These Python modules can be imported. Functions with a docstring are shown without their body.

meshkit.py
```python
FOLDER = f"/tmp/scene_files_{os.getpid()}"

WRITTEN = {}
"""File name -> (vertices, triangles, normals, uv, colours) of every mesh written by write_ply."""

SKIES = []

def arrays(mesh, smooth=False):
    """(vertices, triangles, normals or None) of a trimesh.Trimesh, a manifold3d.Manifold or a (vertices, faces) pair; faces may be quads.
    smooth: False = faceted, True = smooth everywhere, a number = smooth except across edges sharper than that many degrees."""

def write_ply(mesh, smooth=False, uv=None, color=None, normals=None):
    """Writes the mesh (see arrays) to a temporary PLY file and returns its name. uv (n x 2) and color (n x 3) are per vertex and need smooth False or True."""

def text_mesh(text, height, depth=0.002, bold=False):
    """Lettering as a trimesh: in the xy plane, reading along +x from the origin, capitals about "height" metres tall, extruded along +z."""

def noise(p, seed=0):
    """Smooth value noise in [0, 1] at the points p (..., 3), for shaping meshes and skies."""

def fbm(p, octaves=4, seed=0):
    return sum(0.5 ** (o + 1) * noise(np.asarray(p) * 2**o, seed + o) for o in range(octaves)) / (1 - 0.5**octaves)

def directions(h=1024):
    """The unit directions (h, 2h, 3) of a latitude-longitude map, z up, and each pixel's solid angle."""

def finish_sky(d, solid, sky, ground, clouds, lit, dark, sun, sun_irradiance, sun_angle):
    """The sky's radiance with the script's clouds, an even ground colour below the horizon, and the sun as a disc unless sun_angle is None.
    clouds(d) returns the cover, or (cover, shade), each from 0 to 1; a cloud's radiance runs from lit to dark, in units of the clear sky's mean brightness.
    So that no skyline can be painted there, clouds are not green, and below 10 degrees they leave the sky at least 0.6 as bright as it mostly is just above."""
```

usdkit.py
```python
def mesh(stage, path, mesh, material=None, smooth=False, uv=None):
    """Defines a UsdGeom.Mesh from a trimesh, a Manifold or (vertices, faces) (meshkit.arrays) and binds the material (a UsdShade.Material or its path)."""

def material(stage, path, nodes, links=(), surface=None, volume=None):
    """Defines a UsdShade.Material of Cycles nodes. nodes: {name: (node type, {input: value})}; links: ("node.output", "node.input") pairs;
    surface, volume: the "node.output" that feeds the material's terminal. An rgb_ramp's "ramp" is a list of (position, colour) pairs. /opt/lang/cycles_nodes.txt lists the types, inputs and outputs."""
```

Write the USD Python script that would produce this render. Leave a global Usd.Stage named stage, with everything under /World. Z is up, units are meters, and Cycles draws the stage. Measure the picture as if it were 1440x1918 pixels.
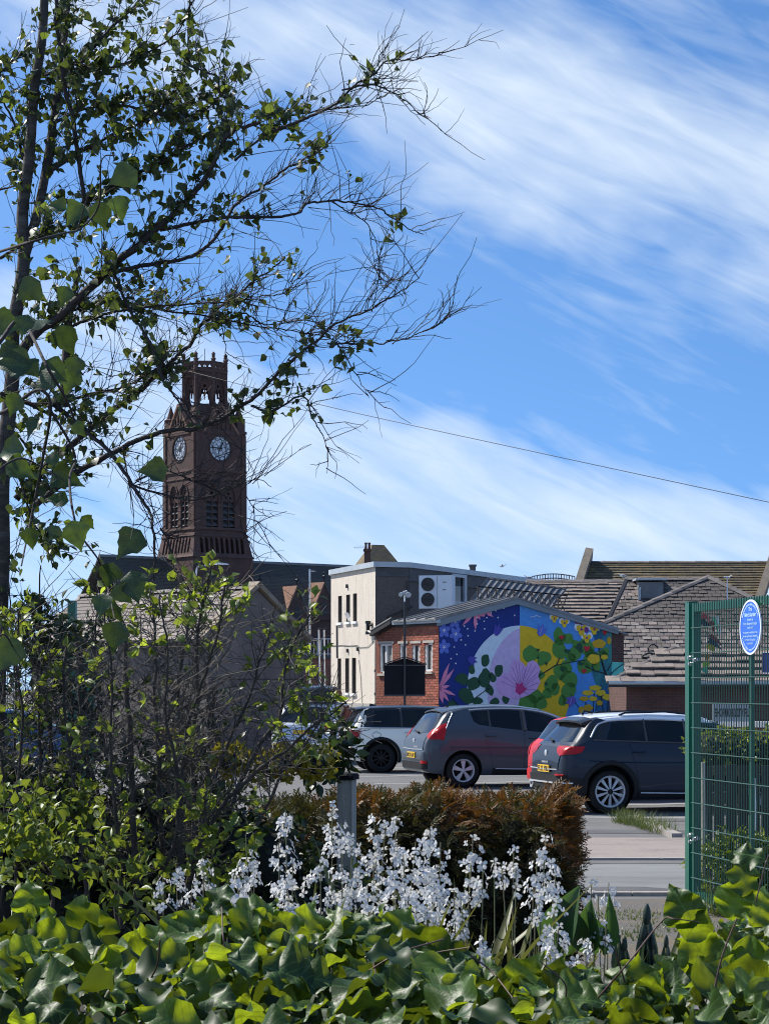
import math, random
import numpy as np, trimesh, manifold3d, shapely
from shapely.geometry import Polygon, Point, box as sbox, LineString
from shapely.ops import unary_union
from pxr import Usd, UsdGeom, UsdLux, UsdShade, Sdf, Gf, Vt
import usdkit, meshkit

stage = Usd.Stage.CreateInMemory()
UsdGeom.SetStageUpAxis(stage, 'Z')
UsdGeom.SetStageMetersPerUnit(stage, 1.0)
UsdGeom.Xform.Define(stage, '/World')
UsdGeom.Scope.Define(stage, '/World/Looks')
random.seed(7)
rng = np.random.default_rng(7)

# ------------------------------------------------------------------ camera, sky, sun, exposure
F, CX, HZ, EYE = 3900.0, 720.0, 1290.0, 1.76
cam = UsdGeom.Camera.Define(stage, '/World/camera')
cam.AddTranslateOp().Set(Gf.Vec3d(0, 0, EYE))
cam.AddRotateXYZOp().Set(Gf.Vec3f(90, 0, 0))
cam.CreateHorizontalApertureAttr(36.0)
cam.CreateVerticalApertureAttr(48.0)
cam.CreateFocalLengthAttr(36.0 * F / 1440)
cam.CreateVerticalApertureOffsetAttr(36.0 * (HZ - 959) / 1440)
cam.CreateFStopAttr(90.0)
cam.CreateFocusDistanceAttr(17.0)
cam.CreateExposureAttr(0.62)
cam.CreateClippingRangeAttr(Gf.Vec2f(0.05, 5000))

SUN_EL = math.radians(47)
SUN_AZ = math.atan2(-0.84, 0.54)                       # atan2(x, y) of the direction to the sun
sun_dir = np.array([math.sin(SUN_AZ) * math.cos(SUN_EL), math.cos(SUN_AZ) * math.cos(SUN_EL), math.sin(SUN_EL)])
sun = UsdLux.DistantLight.Define(stage, '/World/sun')
sun.CreateIntensityAttr(1.25)
sun.CreateAngleAttr(0.53)
sun.CreateColorAttr(Gf.Vec3f(1.0, 0.955, 0.88))
sun.CreateNormalizeAttr(True)
_z = Gf.Vec3d(*map(float, sun_dir)); _m = Gf.Matrix4d(1).SetRotate(Gf.Rotation(Gf.Vec3d(0, 0, 1), _z))
sun.AddTransformOp().Set(_m)

sky = UsdLux.DomeLight.Define(stage, '/World/sky')
sky.GetPrim().SetCustomDataByKey('kind', 'structure')
SKY_STRENGTH = 0.085
_q = [(0, .50), (.10, .52), (.17, .50), (.22, .58), (.30, .66), (.345, .50), (.385, .12), (.44, -.05), (.56, -.06), (.60, .05), (.64, .38),
      (.70, .60), (.76, .50), (.80, .28), (.85, .14), (.92, .20), (1, .12)]
skymat = usdkit.material(stage, '/World/Looks/sky_look', {
    'tc': ('texture_coordinate', {}),
    'sep': ('separate_xyz', {}),
    'lift': ('math', {'math_type': 'multiply_add', 'value2': 1.6, 'value3': 0.22}),
    'vec': ('combine_xyz', {}),
    'sky': ('sky_texture', {'sky_type': 'single_scattering', 'sun_disc': False, 'sun_elevation': SUN_EL, 'sun_rotation': SUN_AZ,
                            'altitude': 50.0, 'air_density': 1.0, 'aerosol_density': 0.35, 'ozone_density': 3.0}),
    'hsv': ('hsv', {'saturation': 1.20, 'value': 1.52}),
    # cirrus: an even wavering cover by height, broken up by two streaky noises
    'uq': ('math', {'math_type': 'multiply', 'value2': 0.315}),
    'warp': ('noise_texture', {'dimensions': '3D', 'scale': 5.0, 'detail': 4.0, 'roughness': 0.6}),
    'warpm': ('math', {'math_type': 'multiply_add', 'value2': 0.16, 'value3': -0.08}),
    'q0': ('math', {'math_type': 'add'}),
    'q1': ('math', {'math_type': 'add'}),
    'qn': ('map_range', {'from_min': 0.0, 'from_max': 0.4, 'to_min': 0.0, 'to_max': 1.0, 'clamp': True}),
    'ramp': ('rgb_ramp', {'ramp': [(p, (c, c, c)) for p, c in _q]}),
    'map': ('mapping', {'mapping_type': 'texture', 'rotation': (0, math.radians(19), 0), 'scale': (1 / 3.2, 1 / 3.2, 1 / 11.0)}),
    'n1': ('noise_texture', {'dimensions': '3D', 'scale': 1.5, 'detail': 7.0, 'roughness': 0.52, 'distortion': 0.5}),
    'map2': ('mapping', {'mapping_type': 'texture', 'rotation': (0, math.radians(25), 0), 'scale': (1 / 5.0, 1 / 5.0, 1 / 30.0)}),
    'n2': ('noise_texture', {'dimensions': '3D', 'scale': 2.4, 'detail': 7.0, 'roughness': 0.58, 'distortion': 0.6}),
    'a1': ('math', {'math_type': 'multiply_add', 'value2': 1.25, 'value3': -0.66}),
    'a2': ('math', {'math_type': 'multiply_add', 'value2': 0.95, 'value3': -0.50}),
    's1': ('math', {'math_type': 'add'}),
    's2': ('math', {'math_type': 'add', 'use_clamp': True}),
    'rgbbw': ('rgb_to_bw', {}),
    'cov': ('math', {'math_type': 'multiply', 'value2': 0.92}),
    'mix': ('mix_color', {'b': (6.6, 7.5, 8.4)}),
    'bg': ('background_shader', {'strength': SKY_STRENGTH}),
}, [('tc.generated', 'sep.vector'), ('sep.x', 'vec.x'), ('sep.y', 'vec.y'), ('sep.z', 'lift.value1'), ('lift.value', 'vec.z'), ('vec.vector', 'sky.vector'),
    ('sky.color', 'hsv.color'), ('hsv.color', 'mix.a'),
    ('sep.x', 'uq.value1'), ('sep.z', 'q0.value1'), ('uq.value', 'q0.value2'),
    ('tc.generated', 'warp.vector'), ('warp.fac', 'warpm.value1'), ('q0.value', 'q1.value1'), ('warpm.value', 'q1.value2'),
    ('q1.value', 'qn.value'), ('qn.result', 'ramp.fac'), ('ramp.color', 'rgbbw.color'),
    ('tc.generated', 'map.vector'), ('map.vector', 'n1.vector'), ('tc.generated', 'map2.vector'), ('map2.vector', 'n2.vector'),
    ('n1.fac', 'a1.value1'), ('n2.fac', 'a2.value1'), ('rgbbw.val', 's1.value1'), ('a1.value', 's1.value2'), ('s1.value', 's2.value1'), ('a2.value', 's2.value2'),
    ('s2.value', 'cov.value1'), ('cov.value', 'mix.fac'), ('mix.result', 'bg.color')], surface='bg.background')
UsdShade.MaterialBindingAPI.Apply(sky.GetPrim()).Bind(skymat)

# ------------------------------------------------------------------ helpers
def P(px, py, D):
    """A point seen at (px, py) in the photograph, D metres in front of the camera."""
    return np.array([(px - CX) / F * D, D, EYE + (HZ - py) / F * D])

def sm(a, b, x):
    t = np.clip((np.asarray(x, float) - a) / (b - a), 0, 1); return t * t * (3 - 2 * t)

_count = {}
def numbered(parent, name):
    k = _count.get((parent, name), 0); _count[(parent, name)] = k + 1
    return f'{parent}/{name}' if k == 0 else f'{parent}/{name}_{k:03d}'

LOC = {}
def tag(path, label=None, cat=None, group=None, kind=None):
    p = stage.GetPrimAtPath(path)
    for k, v in (('label', label), ('category', cat), ('group', group), ('kind', kind)):
        if v: p.SetCustomDataByKey(k, v)
    return path

def thing(name, label, cat, loc=(0, 0, 0), group=None, kind=None):
    path = numbered('/World', name)
    x = UsdGeom.Xform.Define(stage, path); x.AddTranslateOp().Set(Gf.Vec3d(*map(float, loc)))
    LOC[path] = np.asarray(loc, float)
    return tag(path, label, cat, group, kind)

def part(parent, name, mesh, mat, smooth=False, label=None, kind=None, xf=None):
    """One mesh under a thing or a part; its vertices are given in world coordinates (or, with xf, in its own)."""
    path = numbered(parent, name)
    loc = LOC.get(parent, np.zeros(3)); LOC[path] = loc
    if isinstance(mesh, MB): mesh = mesh.arr()
    if hasattr(mesh, 'to_mesh'):
        mm = mesh.to_mesh(); mesh = (np.array(mm.vert_properties[:, :3]), np.array(mm.tri_verts))
    if isinstance(mesh, trimesh.Trimesh): mesh = (np.array(mesh.vertices), np.array(mesh.faces))
    v, f = np.asarray(mesh[0], float), np.asarray(mesh[1], int)
    if xf is None: v = v - loc
    m = usdkit.mesh(stage, path, (v, f), MAT[mat] if isinstance(mat, str) else mat, smooth)
    if xf is not None:
        X = np.array(xf, float); X[:3, 3] -= loc
        UsdGeom.Xformable(m).AddTransformOp().Set(Gf.Matrix4d(*X.T.ravel().tolist()))
    return tag(path, label, None, None, kind)

def solo(name, mesh, mat, label, cat, smooth=False, group=None, kind=None):
    p = part('/World', name, mesh, mat, smooth)
    return tag(p, label, cat, group, kind)

def copy_of(path, name, label, loc, rotz=0.0, scale=1.0, group=None):
    was = stage.GetPrimAtPath(path)
    new = numbered('/World', name)
    x = UsdGeom.Xform.Define(stage, new); pr = x.GetPrim()
    pr.GetReferences().AddInternalReference(path)
    x.ClearXformOpOrder()
    for a in ('xformOp:translate', 'xformOp:rotateZ', 'xformOp:scale'):
        pass
    x.AddTransformOp(opSuffix='place').Set(Gf.Matrix4d().SetScale(scale) * Gf.Matrix4d().SetRotate(Gf.Rotation(Gf.Vec3d(0, 0, 1), math.degrees(rotz))) * Gf.Matrix4d().SetTranslate(Gf.Vec3d(*map(float, loc))))
    pr.SetInstanceable(True)
    tag(new, label, was.GetCustomDataByKey('category'), group or was.GetCustomDataByKey('group'))
    return new

class MB:
    """Collects shapes into one mesh."""
    def __init__(s): s.v, s.f, s.n = [], [], 0
    def add(s, v, f):
        v = np.asarray(v, float); f = np.asarray(f, int)
        if f.shape[1] == 4: f = np.vstack([f[:, [0, 1, 2]], f[:, [0, 2, 3]]])
        s.v.append(v); s.f.append(f + s.n); s.n += len(v); return s
    def mesh(s, m): return s.add(m.vertices, m.faces)
    def arr(s): return np.vstack(s.v), np.vstack(s.f)
    def quad(s, a, b, c, d): return s.add([a, b, c, d], [[0, 1, 2, 3]])
    def hexa(s, p):
        """p: 8 points, bottom four then top four, both counter-clockwise seen from above."""
        return s.add(p, [[3, 2, 1, 0], [4, 5, 6, 7], [0, 1, 5, 4], [1, 2, 6, 5], [2, 3, 7, 6], [3, 0, 4, 7]])
    def box(s, c, size, ax=None):
        c = np.asarray(c, float); A = np.eye(3) if ax is None else np.asarray(ax, float); h = np.asarray(size) / 2
        q = [(-1, -1, -1), (1, -1, -1), (1, 1, -1), (-1, 1, -1), (-1, -1, 1), (1, -1, 1), (1, 1, 1), (-1, 1, 1)]
        return s.hexa([c + A[0] * h[0] * i + A[1] * h[1] * j + A[2] * h[2] * k for i, j, k in q])
    def tube(s, pts, r, k=5, cap=True):
        p = np.asarray(pts, float); n = len(p); r = np.broadcast_to(np.asarray(r, float), (n,))
        t = np.gradient(p, axis=0); t /= np.maximum(np.linalg.norm(t, axis=1, keepdims=True), 1e-9)
        ref = np.array([0.0, 0, 1]) if abs(t[:, 2]).mean() < 0.8 else np.array([1.0, 0, 0])
        a = np.cross(t, ref); a /= np.maximum(np.linalg.norm(a, axis=1, keepdims=True), 1e-9); b = np.cross(t, a)
        th = np.arange(k) / k * 2 * np.pi
        v = (p[:, None] + r[:, None, None] * (a[:, None] * np.cos(th)[None, :, None] + b[:, None] * np.sin(th)[None, :, None])).reshape(-1, 3)
        i = np.arange(n - 1)[:, None] * k; j = np.arange(k)[None]; j2 = (j + 1) % k
        f = np.stack([i + j, i + k + j, i + k + j2, i + j2], -1).reshape(-1, 4)
        f = np.vstack([f[:, [0, 1, 2]], f[:, [0, 2, 3]]])
        if cap:
            c = np.arange(1, k - 1)
            f = np.vstack([f, np.stack([0 * c, c, c + 1], 1), np.stack([0 * c, c + 1, c], 1) + (n - 1) * k])
        return s.add(v, f)
    def lathe(s, prof, o=(0, 0, 0), ax=(0, 0, 1), k=24):
        """prof: (radius, height along ax) pairs."""
        ax = np.asarray(ax, float) / np.linalg.norm(ax); ref = np.array([1.0, 0, 0]) if abs(ax[0]) < .9 else np.array([0, 1.0, 0])
        a = np.cross(ax, ref); a /= np.linalg.norm(a); b = np.cross(ax, a); th = np.arange(k) / k * 2 * np.pi
        ring = a[None] * np.cos(th)[:, None] + b[None] * np.sin(th)[:, None]
        v = np.vstack([np.asarray(o) + ax * h + ring * max(r, 1e-5) for r, h in prof]); n = len(prof)
        i = np.arange(n - 1)[:, None] * k; j = np.arange(k)[None]; j2 = (j + 1) % k
        return s.add(v, np.stack([i + j, i + j2, i + k + j2, i + k + j], -1).reshape(-1, 4))
    def poly(s, pg, fr, o0, o1):
        """A shapely polygon in the (u, z) plane of the frame fr, from o0 to o1 along its outward normal."""
        for g in getattr(pg, 'geoms', [pg]):
            if g.is_empty or g.area < 1e-7 or g.geom_type != 'Polygon': continue
            m = trimesh.creation.extrude_polygon(g, o1 - o0, engine='earcut')
            q = np.array(m.vertices)
            s.add(fr.pt(q[:, 0], q[:, 1], q[:, 2] + o0), m.faces[:, ::fr.flip])
        return s

class Frame:
    """A wall's own axes: u along it, z up (or along 'up'), o out of it."""
    def __init__(s, o, a, up=(0, 0, 1), out=None):
        s.o = np.asarray(o, float); s.a = np.asarray(a, float) / np.linalg.norm(a); s.up = np.asarray(up, float) / np.linalg.norm(up)
        n = np.cross(s.a, s.up); s.flip = 1
        if out is not None and np.dot(n, out) < 0: n = -n; s.flip = -1
        s.n = n
    def pt(s, u, z, o=0.0):
        u, z, o = np.broadcast_arrays(np.asarray(u, float), np.asarray(z, float), np.asarray(o, float))
        return s.o + u[..., None] * s.a + z[..., None] * s.up + o[..., None] * s.n
    def box(s, mb, u0, u1, z0, z1, o0, o1):
        q = [(u0, z0, o0), (u1, z0, o0), (u1, z0, o1), (u0, z0, o1), (u0, z1, o0), (u1, z1, o0), (u1, z1, o1), (u0, z1, o1)]
        p = [s.pt(*x) for x in q]
        if np.dot(np.cross(s.a, s.n), s.up) < 0: p = [p[3], p[2], p[1], p[0], p[7], p[6], p[5], p[4]]
        return mb.hexa(p)
    def hit(s, px, py=HZ):
        """(u, z) where the line of sight through (px, py) meets the wall (for upright walls, vertical up)."""
        d = np.array([(px - CX) / F, 1.0, (HZ - py) / F]); c = np.array([0, 0, EYE])
        t = np.dot(s.o - c, s.n) / np.dot(d, s.n); w = c + d * t - s.o
        return np.dot(w, s.a), np.dot(w, s.up)

def bx(*a): return MB().box(*a)

def scatter(tv, tf, M, T):
    """Copies of a template mesh: M (n,3,3) rows are the axes, T (n,3)."""
    n, k = len(M), len(tv)
    v = np.einsum('kj,njl->nkl', tv, M) + T[:, None]
    f = tf[None] + (np.arange(n) * k)[:, None, None]
    return v.reshape(-1, 3), f.reshape(-1, 3)

def unit(v): v = np.asarray(v, float); return v / np.maximum(np.linalg.norm(v, axis=-1, keepdims=True), 1e-9)

def axes(x, up, roll=0.0):
    """Rows: along x, across, normal close to up."""
    x = unit(x); y = unit(np.cross(up, x)); z = np.cross(x, y)
    if np.ndim(roll) or roll:
        c, s_ = np.cos(roll), np.sin(roll); c = np.reshape(c, np.shape(c) + (1,)); s_ = np.reshape(s_, np.shape(s_) + (1,))
        y, z = y * c + z * s_, z * c - y * s_
    return np.stack([x, y, z], -2)

def resample(p, n):
    p = np.asarray(p, float); d = np.r_[0, np.cumsum(np.linalg.norm(np.diff(p, axis=0), axis=1))]
    t = np.linspace(0, d[-1], n); return np.stack([np.interp(t, d, p[:, k]) for k in range(p.shape[1])], 1)

def smooth_line(p, n):
    """A Catmull-Rom curve through the points."""
    p = np.asarray(p, float)
    if len(p) < 3: return resample(p, n)
    q = np.vstack([2 * p[0] - p[1], p, 2 * p[-1] - p[-2]]); out = []
    for i in range(len(p) - 1):
        t = np.linspace(0, 1, 9)[:-1 if i < len(p) - 2 else None, None]; a, b, c, d = q[i:i + 4]
        out.append(.5 * (2 * b + (c - a) * t + (2 * a - 5 * b + 4 * c - d) * t ** 2 + (3 * b - a - 3 * c + d) * t ** 3))
    return resample(np.vstack(out), n)

# ------------------------------------------------------------------ materials
MAT = {}
def mk(name, c1, c2=None, scale=4.0, rough=.7, bump=.0, bscale=None, detail=6.0, lo=.35, hi=.65, metallic=0.0, rnd=0.0, isl=0.0, spec=None, coat=0.0, stretch=(1, 1, 1), c3=None, dirt=None, obj=False, rrough=0.0, ior=None, bdist=.02, sheen=None):
    """A noise-varied surface. rnd varies the brightness per object, isl per loose piece of a mesh; dirt = (colour, scale, amount)."""
    N, L = {}, []
    N['tc'] = ('texture_coordinate', {}) if obj else ('geometry', {})
    src = 'tc.object' if obj else 'tc.position'
    N['map'] = ('mapping', {'scale': stretch}); L.append((src, 'map.vector'))
    N['n'] = ('noise_texture', {'scale': scale, 'detail': detail, 'roughness': .6}); L.append(('map.vector', 'n.vector'))
    c2 = c2 or tuple(x * .75 for x in c1)
    ramp = [(lo, c1), (hi, c2)] if c3 is None else [(lo, c1), ((lo + hi) / 2, c2), (hi, c3)]
    N['r'] = ('rgb_ramp', {'ramp': ramp}); L.append(('n.fac', 'r.fac'))
    out = 'r.color'
    if dirt:
        N['dn'] = ('noise_texture', {'scale': dirt[1], 'detail': 8.0, 'roughness': .7}); L.append(('map.vector' if stretch != (1, 1, 1) else src, 'dn.vector'))
        N['dr'] = ('map_range', {'from_min': .5, 'from_max': .7, 'to_max': dirt[2], 'clamp': True}); L.append(('dn.fac', 'dr.value'))
        N['dm'] = ('mix_color', {'b': dirt[0]}); L += [('dr.result', 'dm.fac'), (out, 'dm.a')]; out = 'dm.result'
    if rnd or isl:
        if rnd: N['oi'] = ('object_info', {}); s0 = 'oi.random'; amt = rnd
        else: N['gi'] = ('geometry', {}); s0 = 'gi.random_per_island'; amt = isl
        N['vr'] = ('map_range', {'to_min': 1 - amt, 'to_max': 1 + amt}); L.append((s0, 'vr.value'))
        N['wn'] = ('white_noise_texture', {'dimensions': '1D'}); L.append((s0, 'wn.w'))
        N['hr'] = ('map_range', {'to_min': .5 - .03 * amt, 'to_max': .5 + .03 * amt}); L.append(('wn.value', 'hr.value'))
        N['hv'] = ('hsv', {}); L += [(out, 'hv.color'), ('vr.result', 'hv.value'), ('hr.result', 'hv.hue')]; out = 'hv.color'
    p = {'roughness': rough, 'metallic': metallic}
    if spec is not None: p['specular_ior_level'] = spec
    if ior: p['ior'] = ior
    if coat: p['coat_weight'] = coat; p['coat_roughness'] = .03
    N['p'] = ('principled_bsdf', p); L.append((out, 'p.base_color'))
    if rrough:
        N['rr'] = ('map_range', {'to_min': rough - rrough, 'to_max': rough + rrough, 'clamp': True}); L += [('n.fac', 'rr.value'), ('rr.result', 'p.roughness')]
    if bump:
        N['bn'] = ('noise_texture', {'scale': bscale or scale * 4, 'detail': 8.0, 'roughness': .65}); L.append((src, 'bn.vector'))
        N['b'] = ('bump', {'strength': bump, 'distance': bdist}); L += [('bn.fac', 'b.height'), ('b.normal', 'p.normal')]
    MAT[name] = usdkit.material(stage, f'/World/Looks/{name}', N, L, surface='p.BSDF')
    return name

def leafmat(name, top, top2, under, trans, tw=.35, rough=.4, veins=None, rnd='obj', scale=8.0, spec=.5, blotch=None, tlo=.55):
    """Leaf: varied colour per leaf, paler underside, light shining through. veins: leaf length along its own x axis."""
    N, L = {}, []
    if rnd == 'obj': N['oi'] = ('object_info', {}); r0 = 'oi.random'
    else: N['oi'] = ('geometry', {}); r0 = 'oi.random_per_island'
    N['g'] = ('geometry', {}); N['tc'] = ('texture_coordinate', {})
    N['n'] = ('noise_texture', {'scale': scale, 'detail': 5.0}); L.append(('g.position', 'n.vector'))
    N['f'] = ('math', {'math_type': 'multiply_add', 'value2': .55}); N['f2'] = ('math', {'math_type': 'multiply_add', 'value2': .9, 'value3': -.22})
    L += [('n.fac', 'f2.value1'), (r0, 'f.value1'), ('f2.value', 'f.value3')]
    N['m'] = ('rgb_ramp', {'ramp': [(.1, top), (.9, top2)]}); L.append(('f.value', 'm.fac'))
    col = 'm.color'
    if blotch:
        N['bn'] = ('noise_texture', {'scale': blotch[1], 'detail': 6.0, 'roughness': .7}); L.append(('g.position', 'bn.vector'))
        N['br'] = ('map_range', {'from_min': .56, 'from_max': .7, 'to_max': blotch[2], 'clamp': True}); L.append(('bn.fac', 'br.value'))
        N['bm'] = ('mix_color', {'b': blotch[0]}); L += [('br.result', 'bm.fac'), (col, 'bm.a')]; col = 'bm.result'
    bumpn = None
    if veins:
        N['sx'] = ('separate_xyz', {}); L.append(('tc.object', 'sx.vector'))
        N['ay'] = ('math', {'math_type': 'absolute'}); L.append(('sx.y', 'ay.value1'))
        N['vd'] = ('math', {'math_type': 'multiply_add', 'value2': -.75}); L += [('ay.value', 'vd.value1'), ('sx.x', 'vd.value3')]
        N['vs'] = ('math', {'math_type': 'multiply', 'value2': 8.0 / veins}); L.append(('vd.value', 'vs.value1'))
        N['vp'] = ('math', {'math_type': 'pingpong', 'value2': .5}); L.append(('vs.value', 'vp.value1'))
        N['vr'] = ('map_range', {'from_min': 0.0, 'from_max': .10, 'to_min': .75, 'to_max': 0.0, 'clamp': True}); L.append(('vp.value', 'vr.value'))
        N['mr'] = ('map_range', {'from_min': 0.0, 'from_max': .018 * veins, 'to_min': .8, 'to_max': 0.0, 'clamp': True}); L.append(('ay.value', 'mr.value'))
        N['vx'] = ('math', {'math_type': 'maximum'}); L += [('vr.result', 'vx.value1'), ('mr.result', 'vx.value2')]
        N['vm'] = ('mix_color', {'b': tuple(min(1, x * 2.3 + .025) for x in top2)}); L += [('vx.value', 'vm.fac'), (col, 'vm.a')]; col = 'vm.result'
        N['bp'] = ('bump', {'strength': .35, 'distance': .0008}); L.append(('vp.value', 'bp.height'))
        N['b2n'] = ('noise_texture', {'scale': 260.0, 'detail': 4.0}); N['b2'] = ('bump', {'strength': .45, 'distance': .0012}); L += [('g.position', 'b2n.vector'), ('b2n.fac', 'b2.height'), ('bp.normal', 'b2.normal')]; bumpn = 'b2.normal'
    N['um'] = ('mix_color', {'b': under}); L += [('g.backfacing', 'um.fac'), (col, 'um.a')]
    N['p'] = ('principled_bsdf', {'roughness': rough, 'specular_ior_level': spec}); L.append(('um.result', 'p.base_color'))
    if bumpn: L.append((bumpn, 'p.normal'))
    N['tm'] = ('mix_color', {'mix_type': 'multiply', 'fac': 1.0})
    N['t'] = ('translucent_bsdf', {'color': trans})
    N['hv'] = ('hsv', {'color': trans}); N['hvr'] = ('map_range', {'to_min': tlo, 'to_max': 1.6})
    L += [(r0, 'hvr.value'), ('hvr.result', 'hv.value'), ('hv.color', 't.color')]
    N.pop('tm')
    if veins:
        N['tv'] = ('mix_color', {'b': tuple(x * .35 for x in trans)}); N['tvf'] = ('math', {'math_type': 'multiply', 'value2': .8})
        L.remove(('hv.color', 't.color')); N['tn'] = ('noise_texture', {'scale': 70.0, 'detail': 5.0}); N['tnr'] = ('map_range', {'from_min': .3, 'from_max': .7, 'to_min': .6, 'to_max': 1.25}); N['thv'] = ('hsv', {})
        L += [('g.position', 'tn.vector'), ('tn.fac', 'tnr.value'), ('tnr.result', 'thv.value'), ('tv.result', 'thv.color')]
        L += [('vx.value', 'tvf.value1'), ('tvf.value', 'tv.fac'), ('hv.color', 'tv.a'), ('thv.color', 't.color')]
    N['mx'] = ('mix_closure', {'fac': tw}); L += [('p.BSDF', 'mx.closure1'), ('t.BSDF', 'mx.closure2')]
    MAT[name] = usdkit.material(stage, f'/World/Looks/{name}', N, L, surface='mx.closure')

def brickmat(name, b1, b2, mortar, rowh=.075, bw=.225, bump=.4):
    """Far-off brickwork laid in upright courses (u from x and y together)."""
    N = {'g': ('geometry', {}), 's': ('separate_xyz', {}), 'u': ('math', {'math_type': 'add'}), 'c': ('combine_xyz', {}),
         'b': ('brick_texture', {'color1': b1, 'color2': b2, 'mortar': mortar, 'scale': 1.0, 'mortar_size': .008, 'mortar_smooth': .2, 'brick_width': bw, 'row_height': rowh}),
         'n': ('noise_texture', {'scale': 1.2, 'detail': 6.0}), 'nr': ('map_range', {'from_min': .3, 'from_max': .7, 'to_min': .75, 'to_max': 1.2}),
         'h': ('hsv', {}), 'p': ('principled_bsdf', {'roughness': .85}), 'bu': ('bump', {'strength': bump, 'distance': .01, 'invert': True})}
    L = [('g.position', 's.vector'), ('s.x', 'u.value1'), ('s.y', 'u.value2'), ('u.value', 'c.x'), ('s.z', 'c.y'), ('c.vector', 'b.vector'), ('g.position', 'n.vector'),
         ('n.fac', 'nr.value'), ('b.color', 'h.color'), ('nr.result', 'h.value'), ('h.color', 'p.base_color'), ('b.fac', 'bu.height'), ('bu.normal', 'p.normal')]
    MAT[name] = usdkit.material(stage, f'/World/Looks/{name}', N, L, surface='p.BSDF')

def glassmat(name, tint=(.02, .025, .03), rough=.03, clear=0.0):
    N = {'p': ('principled_bsdf', {'base_color': tint, 'roughness': rough, 'specular_ior_level': .6})}; L = []; out = 'p.BSDF'
    if clear:
        N.update({'fr': ('fresnel', {'IOR': 1.5}), 'tr': ('transparent_bsdf', {'color': tint}), 'gl': ('glossy_bsdf', {'roughness': rough, 'color': (1, 1, 1)}), 'mx': ('mix_closure', {})})
        N.pop('p'); L = [('fr.fac', 'mx.fac'), ('tr.BSDF', 'mx.closure1'), ('gl.BSDF', 'mx.closure2')]; out = 'mx.closure'
    MAT[name] = usdkit.material(stage, f'/World/Looks/{name}', N, L, surface=out)

# stone, render, roofs, ground
mk('sandstone', (.092, .045, .036), (.055, .031, .027), 2.2, .9, .6, 9, dirt=((.035, .028, .026), .5, .75), bdist=.06)
mk('sandstone_pale', (.24, .125, .085), (.16, .085, .06), 1.5, .9, .4, 9, dirt=((.06, .045, .04), .6, .5))
mk('clock_glass', (.58, .61, .66), (.50, .53, .58), 3, .35)
mk('black_iron', (.012, .012, .014), (.018, .018, .02), 5, .5)
mk('louvre_slate', (.085, .082, .085), (.055, .053, .056), 5, .7)
mk('town_slate', (.085, .080, .070), (.055, .053, .048), 1.6, .8, .5, 2.5, stretch=(.6, .6, 6), bdist=.1, dirt=((.10, .085, .045), .25, .5))
mk('slate', (.195, .160, .142), (.128, .106, .096), 6, .75, .35, 30, rnd=.5, dirt=((.22, .20, .15), 7, .45), bdist=.006)
mk('slate_stuff', (.195, .160, .142), (.128, .106, .096), 6, .75, .35, 30, isl=.5, dirt=((.22, .20, .15), 7, .45), bdist=.006)
mk('roof_tile', (.245, .195, .165), (.17, .138, .12), 5, .8, .4, 26, rnd=.22, dirt=((.10, .095, .06), 4, .7), bdist=.008)
mk('roof_tile_stuff', (.245, .195, .165), (.17, .138, .12), 5, .8, .4, 26, isl=.22, dirt=((.10, .095, .06), 4, .7), bdist=.008)
mk('mossy_slate', (.165, .125, .070), (.095, .078, .052), 3.0, .85, .5, 14, dirt=((.22, .15, .045), 1.1, .8), rnd=.22, bdist=.015)
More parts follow.
